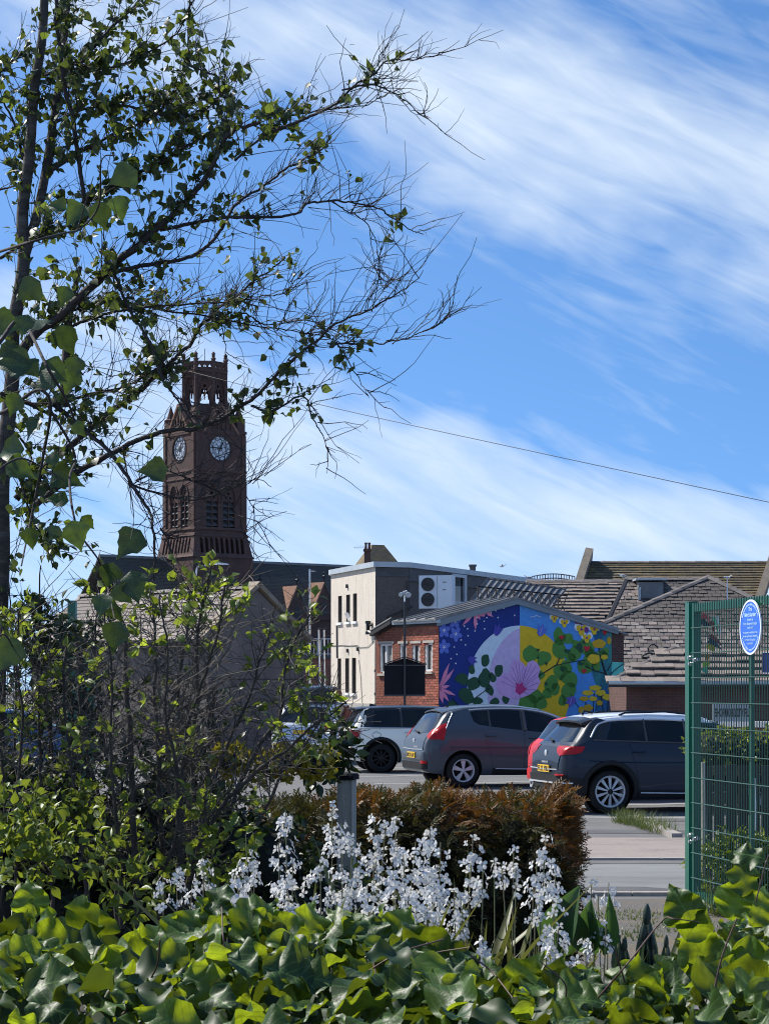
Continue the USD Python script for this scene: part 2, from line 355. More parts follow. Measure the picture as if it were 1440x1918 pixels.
mk('mossy_slate_stuff', (.165, .125, .070), (.095, .078, .052), 3.0, .85, .5, 14, dirt=((.22, .15, .045), 1.1, .8), isl=.22, bdist=.015)
mk('ridge_tile', (.19, .165, .15), (.12, .105, .098), 6, .8, .3, 25, rnd=.2)
mk('coping', (.24, .195, .15), (.16, .135, .11), 2.5, .85, .5, 12, dirt=((.28, .20, .06), 1.5, .6))
mk('lead', (.16, .17, .18), (.12, .13, .14), 3, .45, .1)
mk('render_cream', (.64, .575, .49), (.56, .50, .425), 9, .9, .9, 22, dirt=((.36, .31, .26), 1.6, .5), bdist=.025, stretch=(1, 1, .22))
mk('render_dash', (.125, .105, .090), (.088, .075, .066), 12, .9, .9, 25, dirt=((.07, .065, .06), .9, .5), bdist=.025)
mk('render_grey', (.165, .140, .125), (.125, .108, .098), 1.8, .9, .5, 16, dirt=((.10, .085, .078), .7, .6), bdist=.02)
mk('plinth', (.36, .34, .31), (.28, .265, .245), 3, .85, .4)
mk('fascia_grey', (.20, .235, .255), (.17, .20, .22), 2.5, .45, .05)
mk('metal_trim', (.42, .46, .49), (.34, .38, .41), 2, .4, .05)
mk('dark_cladding', (.075, .075, .078), (.05, .05, .052), 3, .7, .2)
mk('black_paint', (.012, .012, .013), (.018, .018, .02), 4, .35, .05)
mk('board_black', (.009, .009, .012), (.012, .012, .015), 4, .75, spec=.15)
mk('white_upvc', (.78, .78, .76), (.72, .72, .70), 3, .35)
mk('stone_trim', (.50, .46, .39), (.40, .36, .31), 5, .85, .3)
mk('brick', (.40, .125, .075), (.29, .085, .055), 9, .88, .5, 60, rnd=.30, dirt=((.16, .07, .05), 9, .5), bdist=.006)
mk('brick_stuff', (.40, .125, .075), (.29, .085, .055), 9, .88, .5, 60, isl=.30, dirt=((.16, .07, .05), 9, .5), bdist=.006)
mk('mortar', (.34, .27, .215), (.27, .215, .175), 10, .95, .4)
brickmat('brick_far', (.105, .042, .032), (.070, .030, .025), (.09, .065, .055))
brickmat('brick_red_far', (.20, .065, .045), (.14, .05, .036), (.20, .15, .12))
mk('ac_white', (.60, .64, .68), (.55, .59, .63), 1.5, .4)
mk('seam_metal', (.20, .203, .207), (.15, .153, .157), 2.0, .55, .1, dirt=((.07, .07, .07), 2, .5))
mk('wood_grey', (.40, .38, .32), (.24, .225, .19), 6, .85, .5, 40, stretch=(6, 6, .5))
mk('asphalt', (.125, .122, .120), (.095, .093, .092), 2.0, .9, .7, 90, dirt=((.16, .155, .15), .35, .7), bdist=.01)
mk('road_asphalt', (.175, .178, .175), (.145, .148, .147), .8, .88, .5, 110, dirt=((.09, .09, .09), .7, .85), stretch=(.4, 1, 1), bdist=.008)
mk('road_patch', (.085, .085, .088), (.065, .065, .068), 3, .9, .7, 100, bdist=.01)
mk('pavement', (.26, .215, .19), (.20, .168, .15), 25, .9, .5, 80, dirt=((.12, .108, .10), .9, .8), bdist=.008)
mk('kerb_stone', (.30, .27, .245), (.22, .20, .185), 9, .9, .4, 60)
mk('gravel', (.17, .155, .14), (.10, .093, .087), 45, .95, 1.0, 60, dirt=((.21, .155, .06), 1.4, .8), bdist=.03)
mk('soil', (.030, .022, .016), (.018, .014, .011), 8, .95, .8, 30)
mk('white_line', (.55, .55, .53), (.40, .40, .39), 7, .8, .2)
mk('green_paint', (.005, .105, .062), (.004, .085, .052), 3, .32, .05, dirt=((.05, .10, .08), 14, .35))
mk('green_wire', (.005, .060, .040), (.004, .05, .034), 3, .35)
mk('galv', (.55, .56, .57), (.45, .46, .47), 9, .35, metallic=.8)
mk('plaque_blue', (.012, .125, .68), (.010, .10, .60), 6, .25)
mk('plaque_white', (.80, .84, .88), (.76, .80, .85), 6, .35)
mk('plaque_text', (.50, .72, .92), (.46, .68, .90), 6, .35)
mk('gull_white', (.75, .75, .74), (.68, .68, .68), 12, .8)
mk('gull_grey', (.28, .29, .31), (.24, .25, .27), 12, .8)
mk('gull_beak', (.60, .36, .05), (.5, .3, .04), 12, .5)
mk('cable', (.02, .02, .022), (.03, .03, .032), 12, .6)
glassmat('window_dark', (.022, .024, .028), .06)
glassmat('car_glass', (.006, .008, .010), .02)
mk('car_side_glass', (.004, .006, .008), (.006, .008, .010), 2, .08, spec=.22)
# cars
mk('paint_graphite', (.038, .050, .064), (.035, .046, .060), 1.0, .34, coat=.35, spec=.35)
mk('paint_navy', (.006, .013, .027), (.005, .012, .025), 1.0, .38, coat=.22, spec=.3)
mk('paint_white', (.74, .75, .76), (.72, .73, .74), 1.0, .3, coat=.8)
mk('paint_cream', (.84, .81, .71), (.82, .79, .69), 1.0, .3, coat=.6)
mk('paint_silverblue', (.33, .40, .52), (.31, .38, .50), 1.0, .3, coat=.9, metallic=.4)
mk('paint_red', (.52, .008, .010), (.48, .007, .008), 1.0, .35, coat=.2, spec=.3)
mk('paint_blue', (.012, .055, .16), (.010, .05, .14), 1.0, .3, coat=1.0)
mk('paint_black', (.009, .010, .012), (.008, .009, .011), 1.0, .3, coat=.2, spec=.3)
mk('cladding', (.013, .0135, .015), (.010, .0105, .012), 6, .7, .1, 60, spec=.25)
mk('tyre', (.010, .010, .011), (.014, .014, .014), 20, .9, .3, 60, spec=.25)
mk('alloy', (.46, .47, .49), (.40, .41, .43), 3, .35, metallic=.25)
mk('alloy_black', (.014, .014, .016), (.010, .010, .012), 3, .45, spec=.3)
mk('chrome', (.62, .63, .65), (.56, .57, .59), 3, .22, metallic=.35)
mk('lamp_red', (.40, .004, .008), (.28, .003, .006), 8, .3, spec=.3)
mk('lamp_clear', (.70, .70, .72), (.60, .60, .63), 8, .1, coat=1.0)
mk('plate_yellow', (.80, .50, .02), (.76, .46, .02), 6, .4)
mk('plate_ink', (.012, .012, .012), (.015, .015, .015), 6, .5)
# plants
mk('birch_bark', (.060, .050, .042), (.028, .023, .021), 9, .9, .7, 30, stretch=(1, 1, 5), dirt=((.19, .175, .155), 6, .5), bdist=.01)
mk('birch_branch', (.040, .031, .028), (.022, .018, .017), 12, .85, .4, 50)
mk('twig', (.030, .022, .020), (.018, .014, .013), 12, .8)
mk('shrub_bark', (.060, .048, .038), (.030, .025, .021), 14, .9, .5, 60)
mk('shrub_twig', (.085, .070, .055), (.045, .037, .031), 14, .8)
mk('hedge_twig', (.115, .055, .040), (.075, .038, .030), 14, .6)
mk('stem_green', (.13, .15, .055), (.16, .13, .08), 14, .6)
mk('conifer_wood', (.05, .035, .025), (.03, .022, .017), 14, .9)
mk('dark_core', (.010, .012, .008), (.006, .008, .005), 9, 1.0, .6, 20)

# ------------------------------------------------------------------ ground, road, pavement, car park
def gz(D):
    """Height of the ground: level garden path, falling a little to the road and car park."""
    return float(np.interp(D, [0, 17.2, 26, 40, 400], [0, 0, -.2, -.2, -.2]))
GZ = -.2
_ys = [-60, 0, 8, 14, 17.2, 18.5, 20.5, 23, 26, 40, 120, 500, 2500]
_xs = [-1500, -60, -20, -6, 0, 3, 6, 20, 60, 1500]
_v = [(x, y, gz(y) - .012) for y in _ys for x in _xs]; n_ = len(_xs)
_f = [[j * n_ + i, j * n_ + i + 1, (j + 1) * n_ + i + 1, (j + 1) * n_ + i] for j in range(len(_ys) - 1) for i in range(n_ - 1)]
solo('ground', (np.array(_v), np.array(_f)[:, [0, 1, 2]].tolist() + np.array(_f)[:, [0, 2, 3]].tolist()), 'asphalt', None, None, kind='structure')

def strip(name, rows, mat, lift, x0=-40, x1=40):
    v, f = [], []
    for k, y in enumerate(rows):
        v += [(x0, y, gz(y) + lift), (x1, y, gz(y) + lift)]
        if k: f.append([2 * k - 2, 2 * k - 1, 2 * k + 1, 2 * k])
    f = np.array(f)
    solo(name, (np.array(v, float), np.vstack([f[:, [0, 1, 2]], f[:, [0, 2, 3]]])), mat, None, None, kind='structure')
strip('garden_path', [12.5, 14.5, 17.2, 17.55], 'gravel', -.008)
strip('road', [18.1, 20, 22.9], 'road_asphalt', -.006)
strip('pavement', [23.05, 26, 27.2], 'pavement', .012)
mb = MB()
for k in range(40):
    x0 = -18 + k * .915; mb.box((x0 + .455, 22.98, gz(23) - .005), (.905, .145, .06))
solo('kerb', mb, 'kerb_stone', None, None, kind='structure')
mb = MB()
for k in range(40):
    x0 = -18 + k * .915; mb.box((x0 + .455, 17.95, gz(18) + .0), (.905, .12, .05))
solo('kerb', mb, 'kerb_stone', None, None, kind='structure')
# darker repair in the road, nearer side
mb = MB(); z = gz(18.6) - .001
a = [P(1060, 1650, 18.9)[:2], P(1205, 1650, 18.9)[:2], (3.05, 18.12), (-3, 18.12), (-3, 18.9)]
mb.add([(q[0], q[1], gz(q[1]) - .002) for q in a], [[0, 2, 1], [0, 3, 2], [0, 4, 3]])
v_, f_ = mb.arr(); solo('road_patch', (v_, f_[:, ::-1]), 'road_patch', None, None, kind='structure')
mb = MB(); mb.add([(-40, 22.35, gz(22.35) - .002), (40, 22.35, gz(22.35) - .002), (40, 22.9, gz(22.9) - .002), (-40, 22.9, gz(22.9) - .002)], [[0, 1, 2, 3]])
solo('road_channel', mb, 'asphalt', None, None, kind='structure')
# bay line in front of the parked cars, and bay dividers
mb = MB()
def line_(p, q, w, lift=.0):
    p, q = np.array(p, float), np.array(q, float); d = unit(q - p); n = np.array([-d[1], d[0]]) * w / 2
    pts = [p - n, q - n, q + n, p + n]
    mb.add([(x, y, gz(y) - .012 + .004) for x, y in pts], [[0, 1, 2, 3]])
line_((1.0, 32.0), (9.5, 31.4), .10)
hx, hy = math.cos(math.radians(18)), math.sin(math.radians(18))
for ox, oy in ((2.2, 34.6), (1.0, 38.2), (-.2, 42.9), (-1.3, 46.3), (-2.4, 51.0)):
    line_((ox, oy), (ox + 4.8 * hx, oy + 4.8 * hy), .10)
solo('bay_marking', mb, 'white_line', None, None, kind='structure')
# concrete edging of a small verge by the gate
mb = MB(); p, q = P(1185, 1532, 31.2), P(1268, 1572, 27.3)
d_ = unit(q[:2] - p[:2]); mb.box(((p[0] + q[0]) / 2, (p[1] + q[1]) / 2, GZ + .02), (np.linalg.norm(q[:2] - p[:2]), .14, .08), [np.r_[d_, 0], np.array([-d_[1], d_[0], 0]), (0, 0, 1)])
solo('kerb', mb, 'kerb_stone', None, None, kind='structure')
# darker tarmac repairs in the car park
R0 = np.random.default_rng(2)
for cx_, cy_, rx_, ry_ in ((3.4, 28.6, .9, .35), (2.2, 30.2, .5, .8), (4.3, 31.0, .5, .3), (5.6, 29.6, .7, .5)):
    t_ = np.arange(14) / 14 * 2 * np.pi; rr_ = 1 + R0.normal(0, .12, 14); m = MB(); m.add([(cx_ + rx_ * a * math.copysign(abs(math.cos(b)) ** .5, math.cos(b)), cy_ + ry_ * a * math.copysign(abs(math.sin(b)) ** .5, math.sin(b)), gz(cy_) - .008) for a, b in zip(rr_, t_)], [[0, j, j + 1] for j in range(1, 13)])
    solo('tarmac_patch', m, 'road_patch', None, None, kind='structure')
# the planted bed: raised soil
mb = MB(); xs, ys = np.linspace(-5.5, 1.15, 28), np.linspace(1.2, 11.2, 30)
gv = [(x, y, .42 * sm(11.2, 10.0, y) * sm(1.15, .6, x + .08 * (y - 5)) * (1 + .15 * math.sin(5 * x) * math.cos(3 * y)) + .004) for y in ys for x in xs]
gf = [[j * 28 + i, j * 28 + i + 1, (j + 1) * 28 + i + 1, (j + 1) * 28 + i] for j in range(29) for i in range(27)]
mb.add(gv, gf); solo('flower_bed', mb, 'soil', None, None, kind='structure')

# ------------------------------------------------------------------ tiled and slated roofs
def tiles(parent, name, fr, pg, tw, rh, mat, thick=.02, tilt=.018, most=300, joint=.006, stagger=True, jit=.004, skip=0.0):
    """Overlapping tiles on the roof plane fr (up = up the slope) wherever their middle lies in the polygon pg; the nearest as parts, the rest joined."""
    u0, s0, u1, s1 = pg.bounds; out = []
    R = np.random.default_rng(abs(hash(name)) % 1000 if False else len(name) * 7 + int(u1 * 10))
    for j in range(int((s1 - s0) / rh) + 1):
        s = s0 + j * rh
        off = tw / 2 if (stagger and j % 2) else 0
        for i in range(-1, int((u1 - u0) / tw) + 2):
            u = u0 + i * tw + off
            if not pg.contains(Point(u + tw / 2, s + rh * .5)): continue
            if skip and R.random() < skip: continue
            e = R.normal(0, jit, 4); m = MB()
            b, t = s - rh * .12 + e[0], s + rh
            l, r = u + joint / 2 + e[1] * .4, u + tw - joint / 2 + e[2] * .4
            o = e[3] * .6
            q = [(l, b, tilt + o), (r, b, tilt + o), (r, t, .002), (l, t, .002), (l, b, tilt + thick + o), (r, b, tilt + thick + o), (r, t, thick * .6), (l, t, thick * .6)]
            m.hexa([fr.pt(*x) for x in q]); out.append(m.arr())
    d = [np.linalg.norm(o[0].mean(0) - (0, 0, EYE)) for o in out]; order = np.argsort(d); stuff = MB()
    for k, i in enumerate(order):
        if k < most: part(parent, name, out[i], mat)
        else: stuff.add(*out[i])
    if stuff.n: part(parent, name + '_field', stuff, mat + '_stuff', kind='stuff')

def ridge_caps(parent, name, p, q, w, mat, step=.45, most=60):
    """Angular ridge tiles along a line."""
    p, q = np.array(p, float), np.array(q, float); L = np.linalg.norm(q - p); n = max(1, int(L / step)); d = (q - p) / L
    side = unit(np.cross(d, (0, 0, 1))); up = np.cross(side, d)
    for k in range(n):
        a, b = p + d * (k * L / n), p + d * ((k + 1.03) * L / n); m = MB(); h = .035 + .004 * (k % 3)
        ring = lambda c, e: [c - side * w - up * .03, c - side * w * .55 + up * (h * .75 + e), c + up * (h + .02 + e), c + side * w * .55 + up * (h * .75 + e), c + side * w - up * .03]
        v = ring(a, .012) + ring(b, 0.0)
        m.add(v, [[i, i + 1, i + 6, i + 5] for i in range(4)] + [[4, 0, 5, 9]]); m.add(v, [[0, 4, 3], [0, 3, 2], [0, 2, 1], [5, 6, 7], [5, 7, 8], [5, 8, 9]])
        part(parent, name, m, mat)

def arch(w, h, spring, n=10):
    """Pointed arch outline: width w, total height h, straight up to spring."""
    r = h - spring; pts = [(-w / 2, 0), (w / 2, 0), (w / 2, spring)]
    for t in np.linspace(0, 1, n)[1:]:
        pts.append((w / 2 * (1 - t ** 1.6), spring + r * math.sin(t * math.pi / 2) ** 0.9))
    for t in np.linspace(1, 0, n)[1:]:
        pts.append((-w / 2 * (1 - t ** 1.6), spring + r * math.sin(t * math.pi / 2) ** 0.9))
    return Polygon(pts).buffer(0)
def at_(pg, u, z): return shapely.affinity.translate(pg, u, z)
import shapely.affinity

# ------------------------------------------------------------------ the clock tower
S = 8.44
ta, tb = np.array([.8, .6, 0]), np.array([-.6, .8, 0])
C0 = P(365, 1290, 290); C0[2] = GZ
TZ = lambda y: EYE + (HZ - y) / F * 290                       # height of a photograph row on the tower
tc = C0 + (ta + tb) * S / 2
tower = thing('clock_tower', 'dark red sandstone gothic clock tower with octagonal lantern', 'clock tower', (tc[0], tc[1], GZ))
FRt = Frame(C0, ta, out=(.6, -.8, 0)); FLt = Frame(C0 + tb * S, -tb, out=(-.8, -.6, 0))
FBt = Frame(C0 + (ta + tb) * S, -ta, out=(-.6, .8, 0)); FQt = Frame(C0 + ta * S, tb, out=(.8, .6, 0))
faces4 = [FRt, FLt, FBt, FQt]
def sq(h0, h1, e0, e1=None, c=tc):
    e1 = e0 if e1 is None else e1
    r = lambda e, z: [c + ta * x * e + tb * y * e + np.array([0, 0, z - c[2]]) for x, y in ((-1, -1), (1, -1), (1, 1), (-1, 1))]
    return MB().hexa(r(e0, h0) + r(e1, h1))
z_bat1, z_bat0, z_top = TZ(990), TZ(1042), TZ(800)
# body of each wall built as one solid with the window and clock recesses cut in
body = manifold3d.Manifold.cube((S, S, z_top - z_bat1), True)
def man(mb_):
    v, f = mb_.arr() if isinstance(mb_, MB) else mb_
    m = trimesh.Trimesh(v, f, process=True); m.fix_normals()
    return manifold3d.Manifold(manifold3d.Mesh(np.asarray(m.vertices, np.float32), np.asarray(m.faces, np.uint32)))
sh = man(sq(GZ, z_bat0, S / 2 + .75)) + man(sq(z_bat0 - .01, z_bat1, S / 2 + .75, S / 2)) + man(sq(z_bat1 - .01, z_top, S / 2))
win = arch(1.95, TZ(903) - TZ(985), (TZ(903) - TZ(985)) * .68)
for fr in faces4:
    for u in (S / 2 - 1.38, S / 2 + 1.38):
        sh = sh - man(MB().poly(at_(win, u, TZ(985)), fr, -.7, .4))
    sh = sh - man(MB().poly(Point(S / 2, TZ(833)).buffer(1.95, 24), fr, -.25, .4))
    for k in range(9):                                       # blind arcade under the belfry
        sh = sh - man(MB().poly(at_(arch(.52, 2.2, 1.7), .85 + k * .84, TZ(1032)), fr, -.2, 1.2))
part(tower, 'shaft', sh, 'sandstone')
for y, h, e in ((878, .35, .16), (893, .22, .10), (988, .35, .22), (1001, .28, .30), (1040, .4, .93), (803, .35, .14)):
    part(tower, 'string_course', sq(TZ(y) - h / 2, TZ(y) + h / 2, S / 2 + e, S / 2 + e * .7), 'sandstone')
for fr in faces4:                                            # corner buttresses and shafts
    mb = MB()
    for u in (.42, S - .42):
        fr.box(mb, u - .42, u + .42, z_bat1, TZ(893), 0, .18); fr.box(mb, u - .3, u + .3, TZ(890), TZ(806), 0, .14)
    part(tower, 'corner_shaft', mb, 'sandstone')
for fr in faces4[:2]:
    for u in (S / 2 - 1.38, S / 2 + 1.38):                       # belfry windows: louvres, mullion, pierced head
        w = thing if False else None
        pn = part(tower, 'belfry_window', MB().poly(at_(win, u, TZ(985)), fr, -.69, -.62), 'black_iron')
        for k in range(4):
            z = TZ(985) + .35 + k * .92; m = MB()
            m.hexa([fr.pt(*q) for q in ((u - .92, z, -.12), (u + .92, z, -.12), (u + .92, z + .55, -.6), (u - .92, z + .55, -.6), (u - .92, z + .08, -.10), (u + .92, z + .08, -.10), (u + .92, z + .63, -.58), (u - .92, z + .63, -.58))])
            part(pn, 'louvre', m, 'louvre_slate')
        m = MB(); fr.box(m, u - .07, u + .07, TZ(985), TZ(930), -.3, -.04)
        head = win.intersection(sbox(-2, (TZ(903) - TZ(985)) * .62, 2, 20))
        for hx_, hz_, r_ in ((0, .82, .2), (-.36, .72, .17), (.36, .72, .17), (0, .66, .15)):
            head = head.difference(Point(hx_, (TZ(903) - TZ(985)) * hz_).buffer(r_, 6))
        m.poly(at_(head, u, TZ(985)), fr, -.35, -.15); part(pn, 'tracery', m, 'sandstone')
        m = MB(); m.poly(at_(win.buffer(.28).difference(win.buffer(.06)).intersection(sbox(-3, (TZ(903) - TZ(985)) * .6, 3, 20)), u, TZ(985)), fr, 0, .12)
        part(pn, 'hood_mould', m, 'sandstone')
    # clock: white opal glass in an iron skeleton
    cz = TZ(833); R = 1.78
    ck = part(tower, 'clock_face', MB().poly(Point(S / 2, cz).buffer(R, 24), fr, -.22, -.16), 'clock_glass')
    m = MB(); m.poly(Point(S / 2, cz).buffer(1.95, 24).difference(Point(S / 2, cz).buffer(R - .04, 24)), fr, -.155, .05); part(ck, 'stone_ring', m, 'sandstone')
    m = MB()
    for rr, ww in ((R - .08, .07), (R - .52, .06), (.42, .05)): m.poly(Point(S / 2, cz).buffer(rr, 24).difference(Point(S / 2, cz).buffer(rr - ww, 24)), fr, -.155, -.12)
    for k in range(48):
        t = k * math.pi / 24; m.poly(Point(S / 2 + math.sin(t) * (R + .06), cz + math.cos(t) * (R + .06)).buffer(.065, 3), fr, .05, .09)
    for k in range(6):
        t = k * math.pi / 3 + .26
        m.poly(LineString([(S / 2, cz), (S / 2 + math.sin(t) * 1.3, cz + math.cos(t) * 1.3)]).buffer(.022), fr, -.15, -.125)
        m.poly(LineString([(S / 2 + math.sin(t) * .7, cz + math.cos(t) * .7), (S / 2 + math.sin(t + .52) * 1.26, cz + math.cos(t + .52) * 1.26)]).buffer(.02), fr, -.148, -.126)
        m.poly(LineString([(S / 2 + math.sin(t) * .7, cz + math.cos(t) * .7), (S / 2 + math.sin(t - .52) * 1.26, cz + math.cos(t - .52) * 1.26)]).buffer(.02), fr, -.147, -.127)
    part(ck, 'iron_frame', m, 'black_iron')
    for k in range(12):
        t = k * math.pi / 6; m = MB(); q = [(S / 2 + math.sin(t) * r_, cz + math.cos(t) * r_) for r_ in (R - .55, R - .14)]
        m.poly(LineString(q).buffer(.055, cap_style=2), fr, -.150, -.11); part(ck, 'hour_mark', m, 'black_iron')
    for ang, ln, wd in ((math.radians(-86), 1.35, .075), (math.radians(29), .95, .10)):
        m = MB(); q = [(S / 2 - math.sin(ang) * .3, cz - math.cos(ang) * .3), (S / 2 + math.sin(ang) * ln, cz + math.cos(ang) * ln)]
        m.poly(LineString(q).buffer(wd), fr, -.10, -.06); part(ck, 'clock_hand', m, 'black_iron')
# gables over the clocks, with pale copings
zg0, zg1 = TZ(803), TZ(752)
for fr in faces4:
    g = Polygon([(S / 2 - 2.75, zg0 - .3), (S / 2 + 2.75, zg0 - .3), (S / 2 + 2.75, zg0), (S / 2, zg1), (S / 2 - 2.75, zg0)])
    gm = man(MB().poly(g, fr, -2.2, .12))
    for k in range(-2, 3): gm = gm - man(MB().poly(at_(arch(.45, 2.2 - .55 * abs(k), 1.7 - .55 * abs(k)), S / 2 + k * .72, zg0 + .35), fr, -.05, .5))
    gp = part(tower, 'gable', gm, 'sandstone')
    for sx in (-1, 1):
        m = MB(); p0, p1 = fr.pt(S / 2 + sx * 2.95, zg0 - .15), fr.pt(S / 2, zg1 + .25); d = unit(p1 - p0); up = unit(np.cross(fr.n, d)); up = up if up[2] > 0 else -up
        m.box((p0 + p1) / 2 + fr.n * (-.35), (np.linalg.norm(p1 - p0), 1.2, .30), [d, fr.n, up]); part(gp, 'coping', m, 'sandstone_pale')
    m = MB(); m.lathe([(.16, 0), (.2, .25), (.08, .35), (.09, .7), (.24, .85), (.05, 1.1), (.0, 1.5)], fr.pt(S / 2, zg1 + .2, -.3), k=8); part(gp, 'finial', m, 'sandstone')
# sloping shoulders from the square up to the octagon
part(tower, 'broach', sq(z_top - .3, TZ(752), S / 2 - .25, 2.75), 'sandstone')
for x, y in ((-1, -1), (1, -1), (1, 1), (-1, 1)):                  # corner turrets: clustered shafts and spirelets
    o = tc + (ta * x + tb * y) * (S / 2 - .75); m = MB(); o = np.array([o[0], o[1], z_top - .4])
    m.box(o + (0, 0, .9), (1.35, 1.35, 2.2), [ta, tb, (0, 0, 1)])
    m.lathe([(.92, 2.0), (1.0, 2.15), (.62, 2.3), (.05, 4.2)], o, k=8)
    part(tower, 'corner_turret', m, 'sandstone')
    for q in range(2):
        o2 = tc + (ta * x + tb * y) * (S / 2 - .95 - q * .85); m = MB(); h = TZ(772) if q == 0 else TZ(744)
        m.lathe([(.17, z_top - GZ), (.17, h - 1.9 - GZ), (.30, h - 1.75 - GZ), (.13, h - 1.55 - GZ), (.12, h - .9 - GZ), (.32, h - .75 - GZ), (.1, h - .45 - GZ), (.0, h - GZ)], (o2[0], o2[1], GZ), k=7)
        part(tower, 'pinnacle', m, 'sandstone')
# octagonal lantern with open pointed arches
ang0 = math.radians(-84.8); zl0, zl1 = TZ(800), TZ(690); oc = np.array([tc[0], tc[1], 0])
AP = 3.0
def octa(ap, a0=ang0): return [(ap / math.cos(math.pi / 8) * math.cos(a0 + math.pi / 8 + k * math.pi / 4), ap / math.cos(math.pi / 8) * math.sin(a0 + math.pi / 8 + k * math.pi / 4)) for k in range(8)]
def octprism(ap, z0, z1): 
    m = trimesh.creation.extrude_polygon(Polygon(octa(ap)), z1 - z0, engine='earcut'); m.apply_translation((tc[0], tc[1], z0)); return man((m.vertices, m.faces))
lan = octprism(AP, zl0, zl1) - octprism(AP - .75, TZ(778), zl1 - .6)
lan = lan + octprism(AP - .2, zl0 - .5, TZ(778))
ow = arch(1.3, TZ(702) - TZ(770), (TZ(702) - TZ(770)) * .62); tr_parts = []
for k in range(8):
    th = ang0 + k * math.pi / 4; n = np.array([math.cos(th), math.sin(th), 0]); a = np.array([-math.sin(th), math.cos(th), 0])
    fr = Frame(oc + n * AP, a, out=n)
    lan = lan - man(MB().poly(at_(ow.buffer(.22), 0, TZ(770)), fr, -.22, .3)) - man(MB().poly(at_(ow, 0, TZ(770)), fr, -1.2, .3))
    tr_parts.append(fr)
ln = part(tower, 'lantern', lan, 'sandstone')
for fr in tr_parts:
    H = TZ(702) - TZ(770); hd = ow.intersection(sbox(-2, H * .55, 2, 20))
    hd = hd.difference(Point(0, H * .80).buffer(.2, 6)).difference(at_(arch(.42, H * .2, H * .1), -.28, H * .52)).difference(at_(arch(.42, H * .2, H * .1), .28, H * .52))
    m = MB(); m.poly(at_(hd, 0, TZ(770)), fr, -.5, -.3); part(ln, 'tracery', m, 'sandstone')
    m = MB(); m.poly(at_(ow.buffer(.36).difference(ow.buffer(.24)).intersection(sbox(-2, H * .55, 2, 20)), 0, TZ(770)), fr, 0, .09); part(ln, 'hood_mould', m, 'sandstone')
for z, e, h in ((TZ(688), .22, .32), (TZ(697), .08, .2), (TZ(772), .12, .3)): part(tower, 'lantern_course', octprism(AP + e, z - h / 2, z + h / 2) - octprism(AP - .7, z - h, z + h), 'sandstone')
for k in range(8):                                           # pierced parapet and its pinnacles
    fr = tr_parts[k]; m = MB(); w2 = AP * math.tan(math.pi / 8); z0, z1 = TZ(687), TZ(671)
    pg = sbox(-w2, z0, w2, z1)
    for u in (-.72, 0, .72):
        for du, dz in ((.12, 0), (-.12, 0), (0, .12), (0, -.12)): pg = pg.difference(Point(u + du, (z0 + z1) / 2 + dz).buffer(.11, 4))
    m.poly(pg, fr, -.25, 0.0); m.poly(sbox(-w2, z1, w2, z1 + .14), fr, -.32, .08); part(tower, 'parapet', m, 'sandstone')
    o = np.array([tc[0], tc[1], 0]) + np.r_[np.array(octa(AP - .05)[k]), 0]; m = MB(); zt = TZ(651)
    m.lathe([(.34, z0 - 5.2), (.34, z0 - 4.6), (.26, z0 - 4.4), (.26, z0), (.36, z0 + .1), (.30, z0 + .3), (.27, zt - 1.2), (.42, zt - 1.05), (.22, zt - .9), (.24, zt - .45), (.30, zt - .35), (.10, zt - .1), (.0, zt)], o, k=8)
    part(tower, 'parapet_pinnacle', m, 'sandstone')
m = MB(); m.tube([(tc[0], tc[1], zl1), (tc[0], tc[1], TZ(640))], .05, 5); part(tower, 'lightning_rod', m, 'black_iron')
for u, w in ((S * .3, 1.1), (S * .7, 1.1)):
    for fr in faces4[:2]:
        m = MB(); m.poly(at_(arch(w, 5.5, 4.2), u, TZ(1145)), fr, .752, .78); part(tower, 'blind_window', m, 'black_iron')

# ------------------------------------------------------------------ the slate-roofed wing beside it
hall = thing('town_hall_wing', 'long dark slate roofed wing with gabled stone dormers beside the clock tower', 'building', (C0[0], C0[1], GZ))
ro = C0 + tb * 6.5                                           # the ridge runs along the tower's own line
rz, ez, ew = TZ(1047) + .35, TZ(1140), 7.2
fw = Frame(ro, ta, out=(.6, -.8, 0)); L0, L1 = -11.5, 42.0
m = MB(); fw.box(m, L0, L1, 0, ez - GZ, -ew, ew); part(hall, 'wall', m, 'sandstone')
for sgn in (1, -1):
    m = MB(); m.hexa([fw.pt(*q) for q in ((L0, ez - GZ - .25, sgn * (ew + .4)), (L1, ez - GZ - .25, sgn * (ew + .4)), (L1, rz - GZ - .3, 0), (L0, rz - GZ - .3, 0), (L0, ez - GZ, sgn * (ew + .4)), (L1, ez - GZ, sgn * (ew + .4)), (L1, rz - GZ, 0), (L0, rz - GZ, 0))])
    part(hall, 'roof_slope', m, 'town_slate')
m = MB(); fw.box(m, L0, L1, rz - GZ - .15, rz - GZ + .2, -.25, .25); part(hall, 'ridge', m, 'lead')
up_ = unit(fw.pt(0, rz - GZ, 0) - fw.pt(0, ez - GZ, ew + .4)); fs = Frame(fw.pt(0, ez - GZ, ew + .4), ta, up=up_, out=np.cross(ta, up_) * (1 if np.cross(ta, up_)[2] > 0 else -1))
Ls = np.linalg.norm(fw.pt(0, rz - GZ, 0) - fw.pt(0, ez - GZ, ew + .4)); m = MB()
for k in range(34):                                          # slate courses read only as fine lines from here
    s = k * Ls / 34; fs.box(m, L0, L1, s, s + .05, .0, .035)
part(hall, 'slate_course', m, 'town_slate', kind='stuff')
